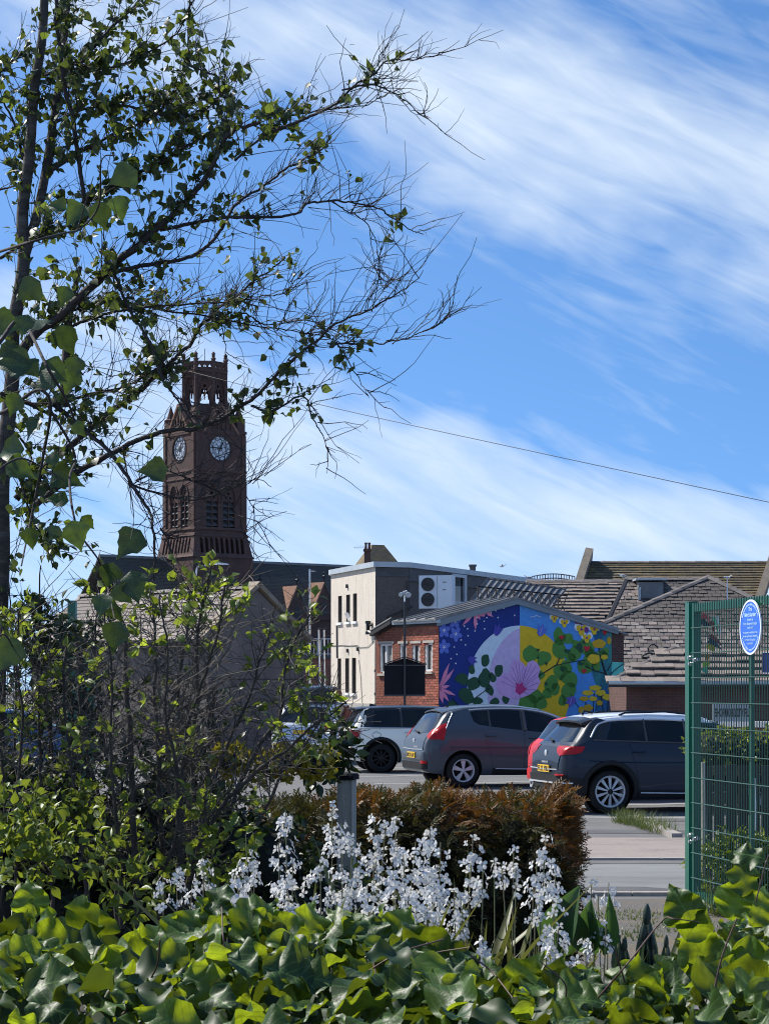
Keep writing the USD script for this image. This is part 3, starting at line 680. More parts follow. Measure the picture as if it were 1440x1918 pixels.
for px, apx, wd in ((487, 1098, 3.1), (556, 1101, 3.1), (607, 1094, 3.1), (655, 1098, 3.1)):
    fd = Frame(fw.pt(0, 0, ew + .2), ta, out=(.6, -.8, 0)); u, _ = fd.hit(px); D = fd.pt(u, 0)[1]; za = EYE + (HZ - apx) / F * D; zb = za - 3.2
    u0 = u
    g = Polygon([(u0 - wd / 2, ez - 1.2 - GZ), (u0 + wd / 2, ez - 1.2 - GZ), (u0 + wd / 2, zb - GZ), (u0, za - GZ), (u0 - wd / 2, zb - GZ)])
    m = MB(); m.poly(g, fd, -3.2, .1); dm = part(hall, 'dormer', m, 'sandstone')
    for sx in (-1, 1):
        p0, p1 = fd.pt(u0 + sx * (wd / 2 + .25), zb - GZ - .2), fd.pt(u0, za - GZ + .25); d = unit(p1 - p0); up = unit(np.cross(fd.n, d)); up = up if up[2] > 0 else -up
        m = MB(); m.box((p0 + p1) / 2 - fd.n * 1.6, (np.linalg.norm(p1 - p0), 3.6, .22), [d, fd.n, up]); part(dm, 'dormer_roof', m, 'sandstone_pale' if sx < 0 else 'town_slate')
    m = MB(); m.lathe([(.12, 0), (.1, .6), (.28, .8), (.28, .95), (.08, 1.1), (.12, 1.4), (0, 1.7)], fd.pt(u0, za - GZ + .2, 0), k=6); part(dm, 'finial', m, 'black_iron')
    m = MB(); m.poly(at_(arch(.9, 2.0, 1.4), u0, zb - GZ - 1.4), fd, .102, .13); part(dm, 'dormer_window', m, 'black_iron')

# ------------------------------------------------------------------ grey rendered gable building behind the shrubs
ga = P(482, 1098, 62.0); gd = np.array([-.72, .694, 0]); ge = np.array([.694, .72, 0])
gable = thing('rendered_gable_building', 'grey brown rendered building with slate roof and stone coped gable behind the shrubs', 'building', (ga[0], ga[1], GZ))
fg = Frame((ga[0], ga[1], 0), ge, out=-gd); hw_, gez = 1.95, 3.30; Lg = 8.5
m = MB(); m.poly(Polygon([(-hw_, GZ), (hw_, GZ), (hw_, gez), (0, ga[2] - .12), (-hw_, gez)]), fg, -Lg, 0); part(gable, 'wall', m, 'render_grey')
for sx in (-1, 1):
    m = MB(); e = hw_ + .18; zz = gez - .09
    m.hexa([fg.pt(*q) for q in ((sx * e, zz - .08, -Lg - .1), (sx * e, zz - .08, -.3), (0, ga[2] - .14, -.3), (0, ga[2] - .14, -Lg - .1), (sx * e, zz, -Lg - .1), (sx * e, zz, -.3), (0, ga[2] - .05, -.3), (0, ga[2] - .05, -Lg - .1))])
    rp = part(gable, 'roof_slope', m, 'slate')
    if sx < 0:
        p0, p1 = fg.pt(sx * e, zz, 0), fg.pt(0, ga[2] - .05, 0); upv = unit(p1 - p0); ft = Frame(p0, gd, up=upv, out=(-.5, -.5, 1)); Lr = np.linalg.norm(p1 - p0)
        tiles(rp, 'slate', ft, sbox(.3, 0, Lg, Lr), .30, .20, 'slate', thick=.012, tilt=.014)
    p0, p1 = fg.pt(sx * (hw_ + .22), gez - .05, -.1), fg.pt(0, ga[2] + .06, -.1); d = unit(p1 - p0); up = unit(np.cross(fg.n, d)); up = up if up[2] > 0 else -up
    m = MB(); m.box((p0 + p1) / 2, (np.linalg.norm(p1 - p0) + .1, .44, .13), [d, fg.n, up]); part(gable, 'coping', m, 'coping')
ridge_caps(gable, 'ridge_tile', fg.pt(0, ga[2] - .03, -.35), fg.pt(0, ga[2] - .03, -Lg), .14, 'ridge_tile')
m = MB(); fg.box(m, -1.2, -.2, 1.5, 2.3, .0, .03); part(gable, 'wall_patch', m, 'plinth') if False else None
m = MB(); fg.box(m, -hw_ + .02, hw_ - .02, 2.02, 2.05, .0, .012); part(gable, 'wall_cable', m, 'cable')

# ------------------------------------------------------------------ brick annexe with railing, between the gable and the white building
an = P(552, 1290, 112); annex = thing('brick_annexe', 'low dark red brick annexe with railed flat roof left of the white building', 'building', (an[0], an[1], GZ))
fa_ = Frame((an[0], an[1], GZ), (1, .12, 0), out=(0, -1, 0)); zt = EYE + (HZ - 1234) / F * 112 - GZ
m = MB(); fa_.box(m, 0, 4.2, 0, zt, -6, 0); part(annex, 'wall', m, 'brick_red_far')
m = MB(); fa_.box(m, -.1, 4.3, zt, zt + .16, -6.1, .1); part(annex, 'roof_edge', m, 'dark_cladding')
zr = EYE + (HZ - 1197) / F * 112 - GZ
for k in range(22):
    m = MB(); u = .1 + k * .19; m.tube([fa_.pt(u, zt + .15, -.05), fa_.pt(u, zr, -.05)], .022, 4); part(annex, 'baluster', m, 'galv')
m = MB(); m.tube([fa_.pt(0, zr, -.05), fa_.pt(4.2, zr, -.05)], .03, 4); m.tube([fa_.pt(0, zt + .25, -.05), fa_.pt(4.2, zt + .25, -.05)], .025, 4); part(annex, 'handrail', m, 'galv')
u, _ = fa_.hit(612); m = MB(); fa_.box(m, u - .3, u + .3, .5, 1.75, .0, .04); wn = part(annex, 'window', m, 'window_dark')
m = MB(); m.poly(sbox(u - .38, .42, u + .38, 1.83).difference(sbox(u - .28, .52, u + .28, 1.73)), fa_, .0, .08); part(wn, 'frame', m, 'white_upvc')
for px, D, y0, y1, lean, lab in ((602, 90, 1180, 1290, -.12, 'pale flagpole left of the white building, left one of the two leaning close together'), (609, 90, 1180, 1290, -.05, 'pale flagpole nearest the corner of the white building'), (580, 88, 1066, 1300, 0, 'tall thin grey pole with a short arm rising behind the shrubs')):
    b = P(px, 1290, D); b[2] = GZ; t = P(px, y0, D) + (lean, 0, 0); m = MB(); m.tube([b, t], [.055, .04], 6)
    if y0 < 1100: m.tube([t - (0, 0, .08), t + (.25, 0, -.1)], .02, 4)
    solo('flagpole' if y0 > 1100 else 'light_pole', m, 'galv', lab, 'pole', smooth=40)

# ------------------------------------------------------------------ brown hipped turret roof and chimney behind the white building
tu = P(706, 1290, 145); tz = lambda y: EYE + (HZ - y) / F * 145; turret = thing('brown_roofed_building', 'building whose lichened brown hipped roof shows above the white building', 'building', (tu[0], tu[1], GZ))
fu = Frame((tu[0], tu[1], 0), (.93, .36, 0), out=(0, -1, 0))
m = MB(); fu.box(m, -1.3, 1.3, GZ, tz(1062), -1.6, 1.6); part(turret, 'wall', m, 'brick_far')
m = MB(); m.hexa([fu.pt(*q) for q in ((-1.25, tz(1064), 1.6), (1.25, tz(1064), 1.6), (1.25, tz(1064), -1.6), (-1.25, tz(1064), -1.6), (-.45, tz(1021), .2), (.45, tz(1021), .2), (.45, tz(1021), -.2), (-.45, tz(1021), -.2))]); part(turret, 'roof', m, 'mossy_slate')
chm = P(688, 1290, 138); m = MB(); cz_ = lambda y: EYE + (HZ - y) / F * 138
m.box((chm[0], chm[1], (cz_(1075) + cz_(1032)) / 2), (.42, .5, cz_(1032) - cz_(1075))); m.box((chm[0], chm[1], cz_(1031)), (.54, .62, .14))
ch = thing('brick_chimney', 'small brick chimney with pot and aerial against the brown roof', 'chimney', (chm[0], chm[1], cz_(1075)))
part(ch, 'stack', m, 'brick_far')
for dx in (-.1, .12):
    m = MB(); m.lathe([(.09, 0), (.075, .35), (.1, .4), (.1, .48)], (chm[0] + dx, chm[1], cz_(1030)), k=8); part(ch, 'chimney_pot', m, 'brick_far')
m = MB(); ax_, ay_, az_ = P(676, 1024, 138); m.tube([(chm[0] - .2, chm[1] - .1, cz_(1048)), (chm[0] - .2, chm[1] - .1, az_)], .015, 4); m.tube([P(662, 1026, 138), P(686, 1024, 138)], .012, 4)
for k in range(6): q = P(664 + 4 * k, 1025.7 - k * .3, 138); m.tube([q - (0, .25, 0), q + (0, .25, 0)], .008, 3); m.tube([q - (0, 0, .12), q + (0, 0, .12)], .008, 3)
part(ch, 'aerial', m, 'galv')

# ------------------------------------------------------------------ the white rendered building
NW = P(703, 1290, 75.0)[:2]
wl = unit(np.array([-.31, .95, 0])); wr_ = unit(np.array([.95, .31, 0])); ws = unit(np.array([.43, .90, 0]))
white = thing('white_building', 'two storey cream rendered building with slit windows and dark side walls', 'building', (NW[0], NW[1], GZ))
FW1 = Frame((NW[0], NW[1], 0), wl, out=(-1, -.3, 0)); FW2 = Frame((NW[0], NW[1], 0), wr_, out=(.3, -1, 0))
u1, _ = FW1.hit(620); u2, _ = FW2.hit(765); K = FW2.pt(u2, 0); FW3 = Frame((K[0], K[1], 0), ws, out=(1, -.4, 0)); u3, _ = FW3.hit(1064)
pw = [(NW[0], NW[1]), tuple(K[:2]), tuple(FW3.pt(u3, 0)[:2]), tuple((FW3.pt(u3, 0) + np.array([-9, 3, 0]))[:2]), tuple(FW1.pt(u1, 0)[:2])]
zW = FW1.hit(703, 1061)[1]
def slab(pg, z0, z1):
    m = trimesh.creation.extrude_polygon(Polygon(pg) if not isinstance(pg, Polygon) else pg, z1 - z0, engine='earcut'); m.apply_translation((0, 0, z0)); return m
wb = man((lambda m: (m.vertices, m.faces))(slab(pw, GZ, zW)))
slits = []
for x0, x1, ya, yb in ((633.3, 640.4, 1115.8, 1166.7), (648.4, 655.6, 1113.5, 1165.4), (661, 668.4, 1111, 1164.4), (632.2, 639, 1233.5, 1297), (646.6, 653.8, 1233, 1298), (659, 666.7, 1232.5, 1299)):
    (ua, za), (ub, zb) = FW1.hit(x0, yb), FW1.hit(x1, ya); ua, ub = sorted((ua, ub)); slits.append((ua, ub, za, zb))
    m = MB(); FW1.box(m, ua, ub, za, zb, -.22, .3); wb = wb - man(m)
vv = wb.to_mesh(); vtx, tri = np.array(vv.vert_properties[:, :3]), np.array(vv.tri_verts)
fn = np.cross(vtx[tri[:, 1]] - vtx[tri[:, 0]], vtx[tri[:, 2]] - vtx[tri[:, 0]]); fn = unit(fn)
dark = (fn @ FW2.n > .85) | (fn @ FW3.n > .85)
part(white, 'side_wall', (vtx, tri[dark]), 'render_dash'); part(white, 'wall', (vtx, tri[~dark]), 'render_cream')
for k, (ua, ub, za, zb) in enumerate(slits):
    m = MB(); FW1.box(m, ua, ub, za, zb, -.20, -.16); w = part(white, 'window', m, 'window_dark')
    m = MB(); m.poly(sbox(ua, za, ub, zb).difference(sbox(ua + .035, za + .04, ub - .035, zb - .04)), FW1, -.155, -.11); part(w, 'frame', m, 'black_paint')
    m = MB(); FW1.box(m, ua - .06, ub + .06, za - .09, za - .003, -.05, .07); part(w, 'sill', m, 'white_upvc')
    if k == 1:
        m = MB(); m.hexa([FW1.pt(*q) for q in ((ua + .02, za + .05, -.1), (ub - .02, za + .05, -.1), (ub - .02, za + .05, -.06), (ua + .02, za + .05, -.06), (ua + .04, za + .34, .06), (ub - .04, za + .34, .06), (ub - .04, za + .34, .09), (ua + .04, za + .34, .09))]); part(w, 'open_light', m, 'white_upvc')
pgw = Polygon(pw); m = MB(); v = slab(pgw.buffer(.10, join_style=2).difference(pgw.buffer(-.25, join_style=2)), zW - .02, zW + .17); part(white, 'roof_edge', v, 'metal_trim')
part(white, 'roof', slab(pgw.buffer(-.2, join_style=2), zW - .01, zW + .06), 'dark_cladding')
m = MB(); FW1.box(m, -.02, u1 + .02, GZ, 1.22, -.05, .06); part(white, 'plinth', m, 'plinth')
m = MB(); FW2.box(m, .0, u2, zW - .35, zW - .025, .0, .03); part(white, 'soffit_board', m, 'dark_cladding')
m = MB(); FW3.box(m, .0, u3, zW - .5, zW - .025, .0, .05); part(white, 'soffit_board', m, 'dark_cladding')
for a_, b_ in (((618 + 12, 1165), (631, 1232)), ):
    m = MB(); m.tube([FW1.pt(*FW1.hit(632, 1172), .03), FW1.pt(*FW1.hit(632.5, 1233), .03)], .03, 5); part(white, 'waste_pipe', m, 'dark_cladding')
m = MB(); pts = [(622, 1210), (640, 1209), (655, 1210), (671, 1209), (673, 1212), (673, 1236)]; m.tube([FW1.pt(*FW1.hit(*q), .02) for q in pts], .012, 4)
m.tube([FW1.pt(*FW1.hit(*q), .02) for q in [(673, 1213), (690, 1212), (701, 1200)]], .010, 4); m.tube([FW1.pt(*FW1.hit(*q), .02) for q in [(673, 1236), (676, 1262), (680, 1330)]], .010, 4)
part(white, 'wall_cable', m, 'cable')
for q in ((651, 1098), (652, 1219), (671, 1216)):
    m = MB(); u, z = FW1.hit(*q); FW1.box(m, u - .05, u + .05, z - .07, z + .07, 0, .07); part(white, 'wall_fixture', m, 'cable')
# downpipe at the corner, with its hopper
m = MB(); dp = [FW1.pt(*FW1.hit(695, y), .12) for y in (1166, 1183)] + [FW2.pt(*FW2.hit(703.5, y), .14) for y in (1192, 1250, 1330)]
m.tube([dp[0], dp[1], dp[2], dp[3], dp[4]], .075, 8); 
for y in (1166, 1186): m.lathe([(.10, -.05), (.10, .05)], FW1.pt(*FW1.hit(695, y), .12), k=8)
for y in (1196, 1257, 1300): m.lathe([(.10, -.05), (.10, .05)], FW2.pt(*FW2.hit(703.5, y), .14), k=8)
part(white, 'downpipe', m, 'black_paint', smooth=40)
m = MB(); m.tube([FW1.pt(*FW1.hit(697, 1172), .1), FW2.pt(*FW2.hit(764, 1137), .5)], .05, 6); part(white, 'gutter', m, 'cable')
for px, y0, y1 in ((715, 1163, 1172), (748, 1146, 1156)):
    m = MB(); m.tube([FW2.pt(*FW2.hit(px, y0), .4), FW2.pt(*FW2.hit(px + 4, y1), .05)], .02, 4); part(white, 'gutter_bracket', m, 'cable')
m = MB(); m.tube([FW2.pt(u2 - .03, zW - .5, .08), FW2.pt(u2 - .03, zW - 1.6, .08)], .05, 6); part(white, 'downpipe', m, 'black_paint')
m = MB(); m.lathe([(.12, 0), (.12, .16), (.16, .2), (.16, .26)], P(885, 1070, 82), k=8); part(white, 'roof_vent', m, 'dark_cladding')
ua, ub = FW3.hit(868)[0], FW3.hit(842)[0]; lo_, hi_ = FW3.hit(855, 1128)[1], FW3.hit(855, 1080)[1]
ua, ub = sorted((ua, ub)); m = MB(); FW3.box(m, ua + .1, ub - .1, lo_, hi_, .0, .05); w = part(white, 'window', m, 'window_dark')
m = MB(); m.poly(sbox(ua, lo_ - .1, ub, hi_ + .08).difference(sbox(ua + .18, lo_ + .02, ub - .18, hi_ - .04)), FW3, .0, .14); part(w, 'frame', m, 'metal_trim')

# air conditioning unit on the dark side wall
acp = P(797, 1140, 72.5); ac = thing('air_conditioner', 'pale outdoor air conditioning unit with two fans against the dark wall', 'air conditioner', acp)
fa1 = Frame(acp, (.93, -.30, 0), out=(-.3, -.93, 0)); k_ = F / 72.5
H_ = 62 / k_; m = MB(); fa1.box(m, -.24, .95, 0.0, H_, -.42, 0); part(ac, 'casing', m, 'ac_white')
for i in range(2):
    cz2 = H_ * (.27 + .46 * i); g = part(ac, 'fan_recess', MB().poly(Point(.08, cz2).buffer(.235, 16), fa1, .001, .012), 'dark_cladding'); m = MB()
    for rr in (.07, .13, .19, .235): m.poly(Point(.08, cz2).buffer(rr, 16).difference(Point(.08, cz2).buffer(rr - .012, 16)), fa1, .013, .03)
    for t in range(6): m.poly(LineString([(.08, cz2), (.08 + .235 * math.cos(t * 1.047), cz2 + .235 * math.sin(t * 1.047))]).buffer(.006), fa1, .014, .028)
    part(g, 'fan_grille', m, 'black_iron')
m = MB(); fa1.box(m, .42, .43, .02, H_ - .02, .001, .006); part(ac, 'panel_seam', m, 'dark_cladding')
for z in (H_ * .55, H_ * .78): m = MB(); fa1.box(m, .62, .74, z, z + .025, .001, .012); part(ac, 'handle', m, 'dark_cladding')
m = MB(); fa1.box(m, -.26, .97, -.12, -.002, -.40, -.02); part(ac, 'base_frame', m, 'dark_cladding')

# ------------------------------------------------------------------ the brick hall with the painted gable wall
CB = P(822, 1290, 60.0); mu = np.array([.855, .52, 0]); ml = np.array([-.52, .855, 0])
hallb = thing('brick_hall', 'low red brick hall whose shaded gable wall carries a painted flower mural', 'building', (CB[0], CB[1], GZ))
FM = Frame((CB[0], CB[1], 0), mu, out=(.52, -.855, 0)); FL = Frame((CB[0], CB[1], 0), ml, out=(-.855, -.52, 0))
hm = lambda x, y: tuple(FM.hit(x, y)); hl = lambda x, y: tuple(FL.hit(x, y))
uR = hm(1168, 1200)[0]; Dp = 9.0
gab = Polygon([(0, GZ), (uR, GZ), hm(1168, 1192), hm(1146, 1180), hm(966, 1127), (0, hm(822, 1165)[1])])
m = MB(); m.poly(gab, FM, -.23, 0.0); part(hallb, 'gable_wall', m, 'brick_far')
ulft = hl(704, 1200)[0]
lw = Polygon([(.02, GZ), (ulft, GZ), (ulft, hl(704, 1194)[1]), (hl(741, 1172)[0], hl(741, 1173)[1]), (.02, hl(822, 1169)[1])])
holes = []
wins = [(711.5, 735, 1206, 1261.5), (749, 761.5, 1206, 1259.5), (772.5, 786, 1205.5, 1259), (796, 810, 1204.5, 1258)]
for x0, x1, ya, yb in wins:
    ua, ub = sorted((hl(x0, ya)[0], hl(x1, ya)[0])); holes.append((ua, ub, hl((x0 + x1) / 2, yb)[1], hl((x0 + x1) / 2, ya)[1]))
wallp = lw
for ua, ub, za, zb in holes: wallp = wallp.difference(sbox(ua, za, ub, zb))
m = MB(); m.poly(wallp, FL, -.12, -.004); bw_ = part(hallb, 'side_wall', m, 'mortar')
bricks = []; R = np.random.default_rng(3)
zoff = GZ
for j in range(64):
    z = zoff + j * .075
    if z + .07 > 4.3: continue
    for i in range(-1, 17):
        u = i * .225 + (.1125 if j % 2 else 0); a_, b_ = max(u + .005, .0), min(u + .215, ulft)
        if b_ - a_ < .04: continue
        q = sbox(a_, z + .005, b_, z + .068)
        q = q.intersection(wallp)
        for g in getattr(q, 'geoms', [q]):
            if g.area < .002 or g.geom_type != 'Polygon': continue
            x0, y0, x1, y1 = g.bounds; m = MB(); o = .008 + R.normal(0, .002); FL.box(m, x0, x1, y0, y1, -.02, o); bricks.append(m.arr())
bricks.sort(key=lambda b: b[0][:, 1].mean()); st = MB()
for k, b in enumerate(bricks):
    if k < 300: part(bw_, 'brick', b, 'brick')
    else: st.add(*b)
part(bw_, 'brickwork', st, 'brick_stuff', kind='stuff')
for ua, ub, za, zb in holes:
    w = part(hallb, 'window', (lambda m: FL.box(m, ua, ub, za, zb, -.11, -.07))(MB()), 'window_dark')
    m = MB(); m.poly(sbox(ua, za, ub, zb).difference(sbox(ua + .06, za + .06, ub - .06, zb - .06)), FL, -.068, -.015)
    if ub - ua > .5: m.poly(sbox((ua * .45 + ub * .55) - .04, za, (ua * .45 + ub * .55) + .04, zb), FL, -.066, -.013)
    part(w, 'frame', m, 'white_upvc')
    for k in range(7):
        u = ua + (ub - ua) * (.12 + .06 * k); m = MB(); FL.box(m, u, u + .03, za + .08, zb - .08, -.0705, -.0655); part(w, 'blind', m, 'plinth')
    m = MB(); FL.box(m, ua - .09, ub + .09, zb + .003, zb + .075, -.05, .03); part(w, 'lintel', m, 'stone_trim')
    m = MB(); FL.box(m, ua - .06, ub + .06, za - .075, za - .003, -.05, .07); part(w, 'sill', m, 'stone_trim')
# roof planes, verge boards and gutter
zE, uA, zA = hm(822, 1158)[1], hm(966, 1127)[0], hm(966, 1119)[1]
uE2, zE2 = hm(1168, 1186)
def roofpoly(u0, z0, u1, z1, o0, o1, th, mat, name):
    m = MB(); m.hexa([FM.pt(u0, z0 - th, o1), FM.pt(u1, z1 - th, o1), FM.pt(u1, z1 - th, o0), FM.pt(u0, z0 - th, o0), FM.pt(u0, z0, o1), FM.pt(u1, z1, o1), FM.pt(u1, z1, o0), FM.pt(u0, z0, o0)])
    return part(hallb, name, m, mat)
rl = roofpoly(-.18, zE - .02, uA, zA, -2.3, .10, .05, 'seam_metal', 'roof_slope')
for k in range(5):                                           # standing seams running down the slope
    o = .04 - k * .5; m = MB(); m.tube([FM.pt(-.18, zE + .0, o), FM.pt(uA, zA + .02, o)], .022, 4); part(rl, 'seam', m, 'seam_metal')
roofpoly(uA, zA, uE2 + .1, zE2 - .02, -2.3, .10, .05, 'seam_metal', 'roof_slope')
for (ua, za), (ub, zb) in ((hm(817, 1160), (uA, zA)), ((uA, zA), hm(1155, 1176))):
    d = unit(np.array([ub - ua, zb - za])); n = np.array([d[1], -d[0]]) * .21
    if n[1] > 0: n = -n
    m = MB(); m.poly(Polygon([(ua, za), (ub, zb), (ub + n[0] * .2, zb + n[1]), (ua + n[0] * .2, za + n[1])]), FM, .012, .09); part(hallb, 'verge_board', m, 'fascia_grey')
u7 = hl(741, 1172)[0]
m = MB(); FL.box(m, -.1, u7, hl(822, 1167)[1], hl(822, 1160)[1], .02, .15); part(hallb, 'gutter', m, 'metal_trim')
m = MB(); FL.box(m, -.08, u7, hl(822, 1172)[1], hl(822, 1167)[1] - .003, .0, .06); part(hallb, 'fascia', m, 'cable')
m = MB(); p0, p1 = FL.pt(u7, hl(741, 1166)[1], .1), FL.pt(ulft + .05, hl(704, 1189)[1], .1); d = unit(p1 - p0); up = unit(np.cross(d, FL.n)); up = up if up[2] > 0 else -up
m.box((p0 + p1) / 2 - FL.n * .15, (np.linalg.norm(p1 - p0), .5, .10), [d, FL.n, up]); part(hallb, 'verge', m, 'cable')
m = MB(); m.tube([p0 + up * .12, p1 + up * .12], .06, 6); part(hallb, 'gutter', m, 'dark_cladding')

# the mural: flat painted shapes on the gable wall
for nm, c in dict(navy=(.008, .030, .21), sky=(.085, .30, .70), yellow=(.78, .50, .012), lilac=(.62, .48, .72), pale=(.66, .77, .86), leaf=(.085, .25, .04), deep=(.018, .075, .035), olive=(.12, .30, .05),
                  pink=(.80, .26, .42), red=(.60, .02, .04), ochre=(.62, .36, .012), gold=(.80, .52, .02), teal=(.14, .60, .50), peri=(.11, .17, .58), violet=(.16, .10, .45), dusk=(.06, .06, .36),
                  petal=(.68, .40, .72), plum=(.20, .04, .22), magenta=(.55, .04, .20), chalk=(.80, .82, .84), ink=(.012, .02, .02)).items():
    mk('mural_' + nm, c, tuple(x * .86 for x in c), 7, .8, .25, 40)
mur = part(hallb, 'mural', MB().poly(Polygon([hm(822.5, 1169), hm(963, 1131), hm(973, 1133.5), hm(973, 1345), hm(822.5, 1345)]), FM, .0, .004), 'mural_navy')
LAY = [.004]
def paint(col, pg, name='painted_shape', lay=None, clip=True):
    if lay: LAY[0] = .004 + lay * .0025
    if pg.is_empty: return
    LAY[0] += .00002
    part(mur, name, MB().poly(pg.buffer(0), FM, .001, LAY[0]), 'mural_' + col)
W = lambda pts: Polygon([hm(*q) for q in pts])
upper = W([(822.5, 1169), (963, 1131), (1146, 1182), (1146, 1240), (1167, 1241), (1167, 1345), (822.5, 1345)])
pc = lambda x, y, r: Point(hm(x, y)).buffer(r / 65, 10)
paint('sky', W([(973, 1133.5), (1145, 1182), (1145, 1345), (973, 1345)]), 'painted_sky', 1)
paint('teal', W([(1106, 1172), (1145, 1182), (1145, 1240), (1167, 1241), (1167, 1345), (1112, 1345), (1118, 1290), (1104, 1250), (1120, 1215), (1112, 1195)]), 'painted_shape', 1)
big = Point(hm(973, 1290)).buffer(118 / 63.5, 32)
left, right = W([(800, 1100), (973, 1100), (973, 1345), (800, 1345)]), W([(973, 1100), (1180, 1100), (1180, 1345), (973, 1345)])
paint('pale', big.intersection(left), 'painted_moon', 2)
lil = shapely.affinity.scale(Point(hm(990, 1292)).buffer(118 / 63.5, 32), .80, 1.0)
paint('lilac', lil.intersection(left).intersection(big), 'painted_moon', 3)
paint('yellow', big.intersection(right).union(W([(973, 1280), (1048, 1282), (1060, 1300), (1052, 1325), (1060, 1345), (973, 1345)])), 'painted_sun', 2)
def blob(x, y, r, pt=None, sq_=1.0):
    n = 18; t = np.arange(n) / n * 2 * np.pi; rr = r * (1 + .12 * np.cos(2 * t + x) + .06 * np.cos(3 * t + y))
    if pt is not None: rr = rr * (1 + .35 * np.exp(-((np.angle(np.exp(1j * (t - pt)))) / .35) ** 2))
    return W([(x + a * .86 * math.cos(b), y + a * sq_ * math.sin(b)) for a, b in zip(rr, t)]).intersection(upper)
for x, y, r, a in ((908, 1238, 10, 5.2), (883, 1255, 7.5, 5.0), (907, 1272, 15, 4.7), (887, 1281, 13, 3.5), (866, 1272, 12, 3), (933, 1257, 10, 5.4), (916, 1292, 9, 1.2), (872, 1303, 15, .5), (893, 1314, 9, 0), (925, 1316, 9, 0), (946, 1310, 8, 0), (846, 1322, 9, 0), (922, 1270, 8, 4.5)): paint('deep', blob(x, y, r, a), 'painted_leaf', 4)
for x, y, r, a in ((993, 1226, 16, 4.7), (1018, 1232, 14, 2.2), (1047, 1194, 14, 4.7), (1047, 1217, 17, 4.7), (1062, 1196, 11, .6), (1075, 1226, 14, 4.7), (1080, 1208, 9, 4), (1098, 1212, 16, 4.7), (1106, 1236, 15, 2), (1049, 1258, 14, 1.6), (1032, 1280, 15, 1.6), (1067, 1272, 16, 3.2), (1064, 1296, 17, 2), (1092, 1250, 13, .3), (998, 1302, 16, .2), (988, 1322, 20, 4), (1012, 1318, 13, 5), (1010, 1264, 9, 0), (1125, 1228, 11, 0), (1132, 1222, 9, 1), (1060, 1250, 12, 3), (1068, 1232, 10, 2), (1104, 1224, 12, 1), (1116, 1246, 10, 4), (1040, 1290, 10, 2), (1024, 1300, 10, 5), (1052, 1312, 9, 1)): paint('leaf', blob(x, y, r, a), 'painted_leaf', 4)
for x, y, r, a in ((1062, 1220, 6, 4), (1084, 1212, 8, 5), (1094, 1203, 5, 4.7), (1087, 1219, 5, 1.5), (1086, 1243, 6, 0), (1007, 1265, 7, 3), (1007, 1232, 3, 1.5), (1022, 1281, 4, 1.5)): paint('deep', blob(x, y, r, a, .7), 'painted_leaf', 6)
def heart(x, y, r):
    t = np.linspace(0, 2 * np.pi, 22)[:-1]; return W([(x + r * .86 * 1.0 * (np.sin(a) ** 3), y - r * (.8125 * np.cos(a) - .3125 * np.cos(2 * a) - .125 * np.cos(3 * a) - .0625 * np.cos(4 * a))) for a in t])
for x, y, r in ((1051, 1194, 5), (1098, 1215, 6.5), (1132, 1185, 5), (1093, 1257, 5)): paint('red', heart(x, y, r), 'painted_heart', 8)
for x, y, r in ((1022, 1243, 3.5), (1053, 1254, 5), (1007, 1218, 3.5)): paint('deep', heart(x, y, r), 'painted_heart', 8)
def stroke(pts, w, col='ink', lay=6, name='painted_stem'): paint(col, LineString([hm(*q) for q in pts]).buffer(w / 65 / 2), name, lay)
for pts, w in (([(1014, 1263), (1042, 1245), (1047, 1233)], 2.2), ([(1042, 1246), (1070, 1240), (1100, 1236)], 1.6), ([(1127, 1240), (1131, 1255), (1137, 1270)], 4), ([(1096, 1248), (1112, 1256), (1133, 1262)], 2), ([(1121, 1214), (1124, 1232), (1128, 1245)], 2), ([(1145, 1242), (1137, 1256)], 1.8),
               ([(1112, 1220), (1122, 1230)], 1.5), ([(1131, 1220), (1126, 1230)], 1.5), ([(1108, 1246), (1112, 1256)], 1.5), ([(1166, 1244), (1150, 1256), (1141, 1266)], 1.6), ([(1068, 1300), (1078, 1318), (1090, 1335)], 1.3), ([(889, 1308), (908, 1294), (917, 1290)], 1.6), ([(916, 1282), (913, 1293)], 1.4), ([(846, 1308), (858, 1322)], 1.6),
               ([(1112, 1300), (1110, 1340)], 1.8), ([(1125, 1303), (1130, 1340)], 1.8), ([(1140, 1300), (1136, 1340)], 2.2), ([(1150, 1295), (1146, 1340)], 2.6), ([(1160, 1285), (1152, 1330)], 2.4), ([(1170, 1290), (1160, 1340)], 2.6), ([(1096, 1316), (1102, 1340)], 1.8), ([(1160, 1265), (1165, 1310)], 2.4)): stroke([(min(x, 1166), y) for x, y in pts], w)
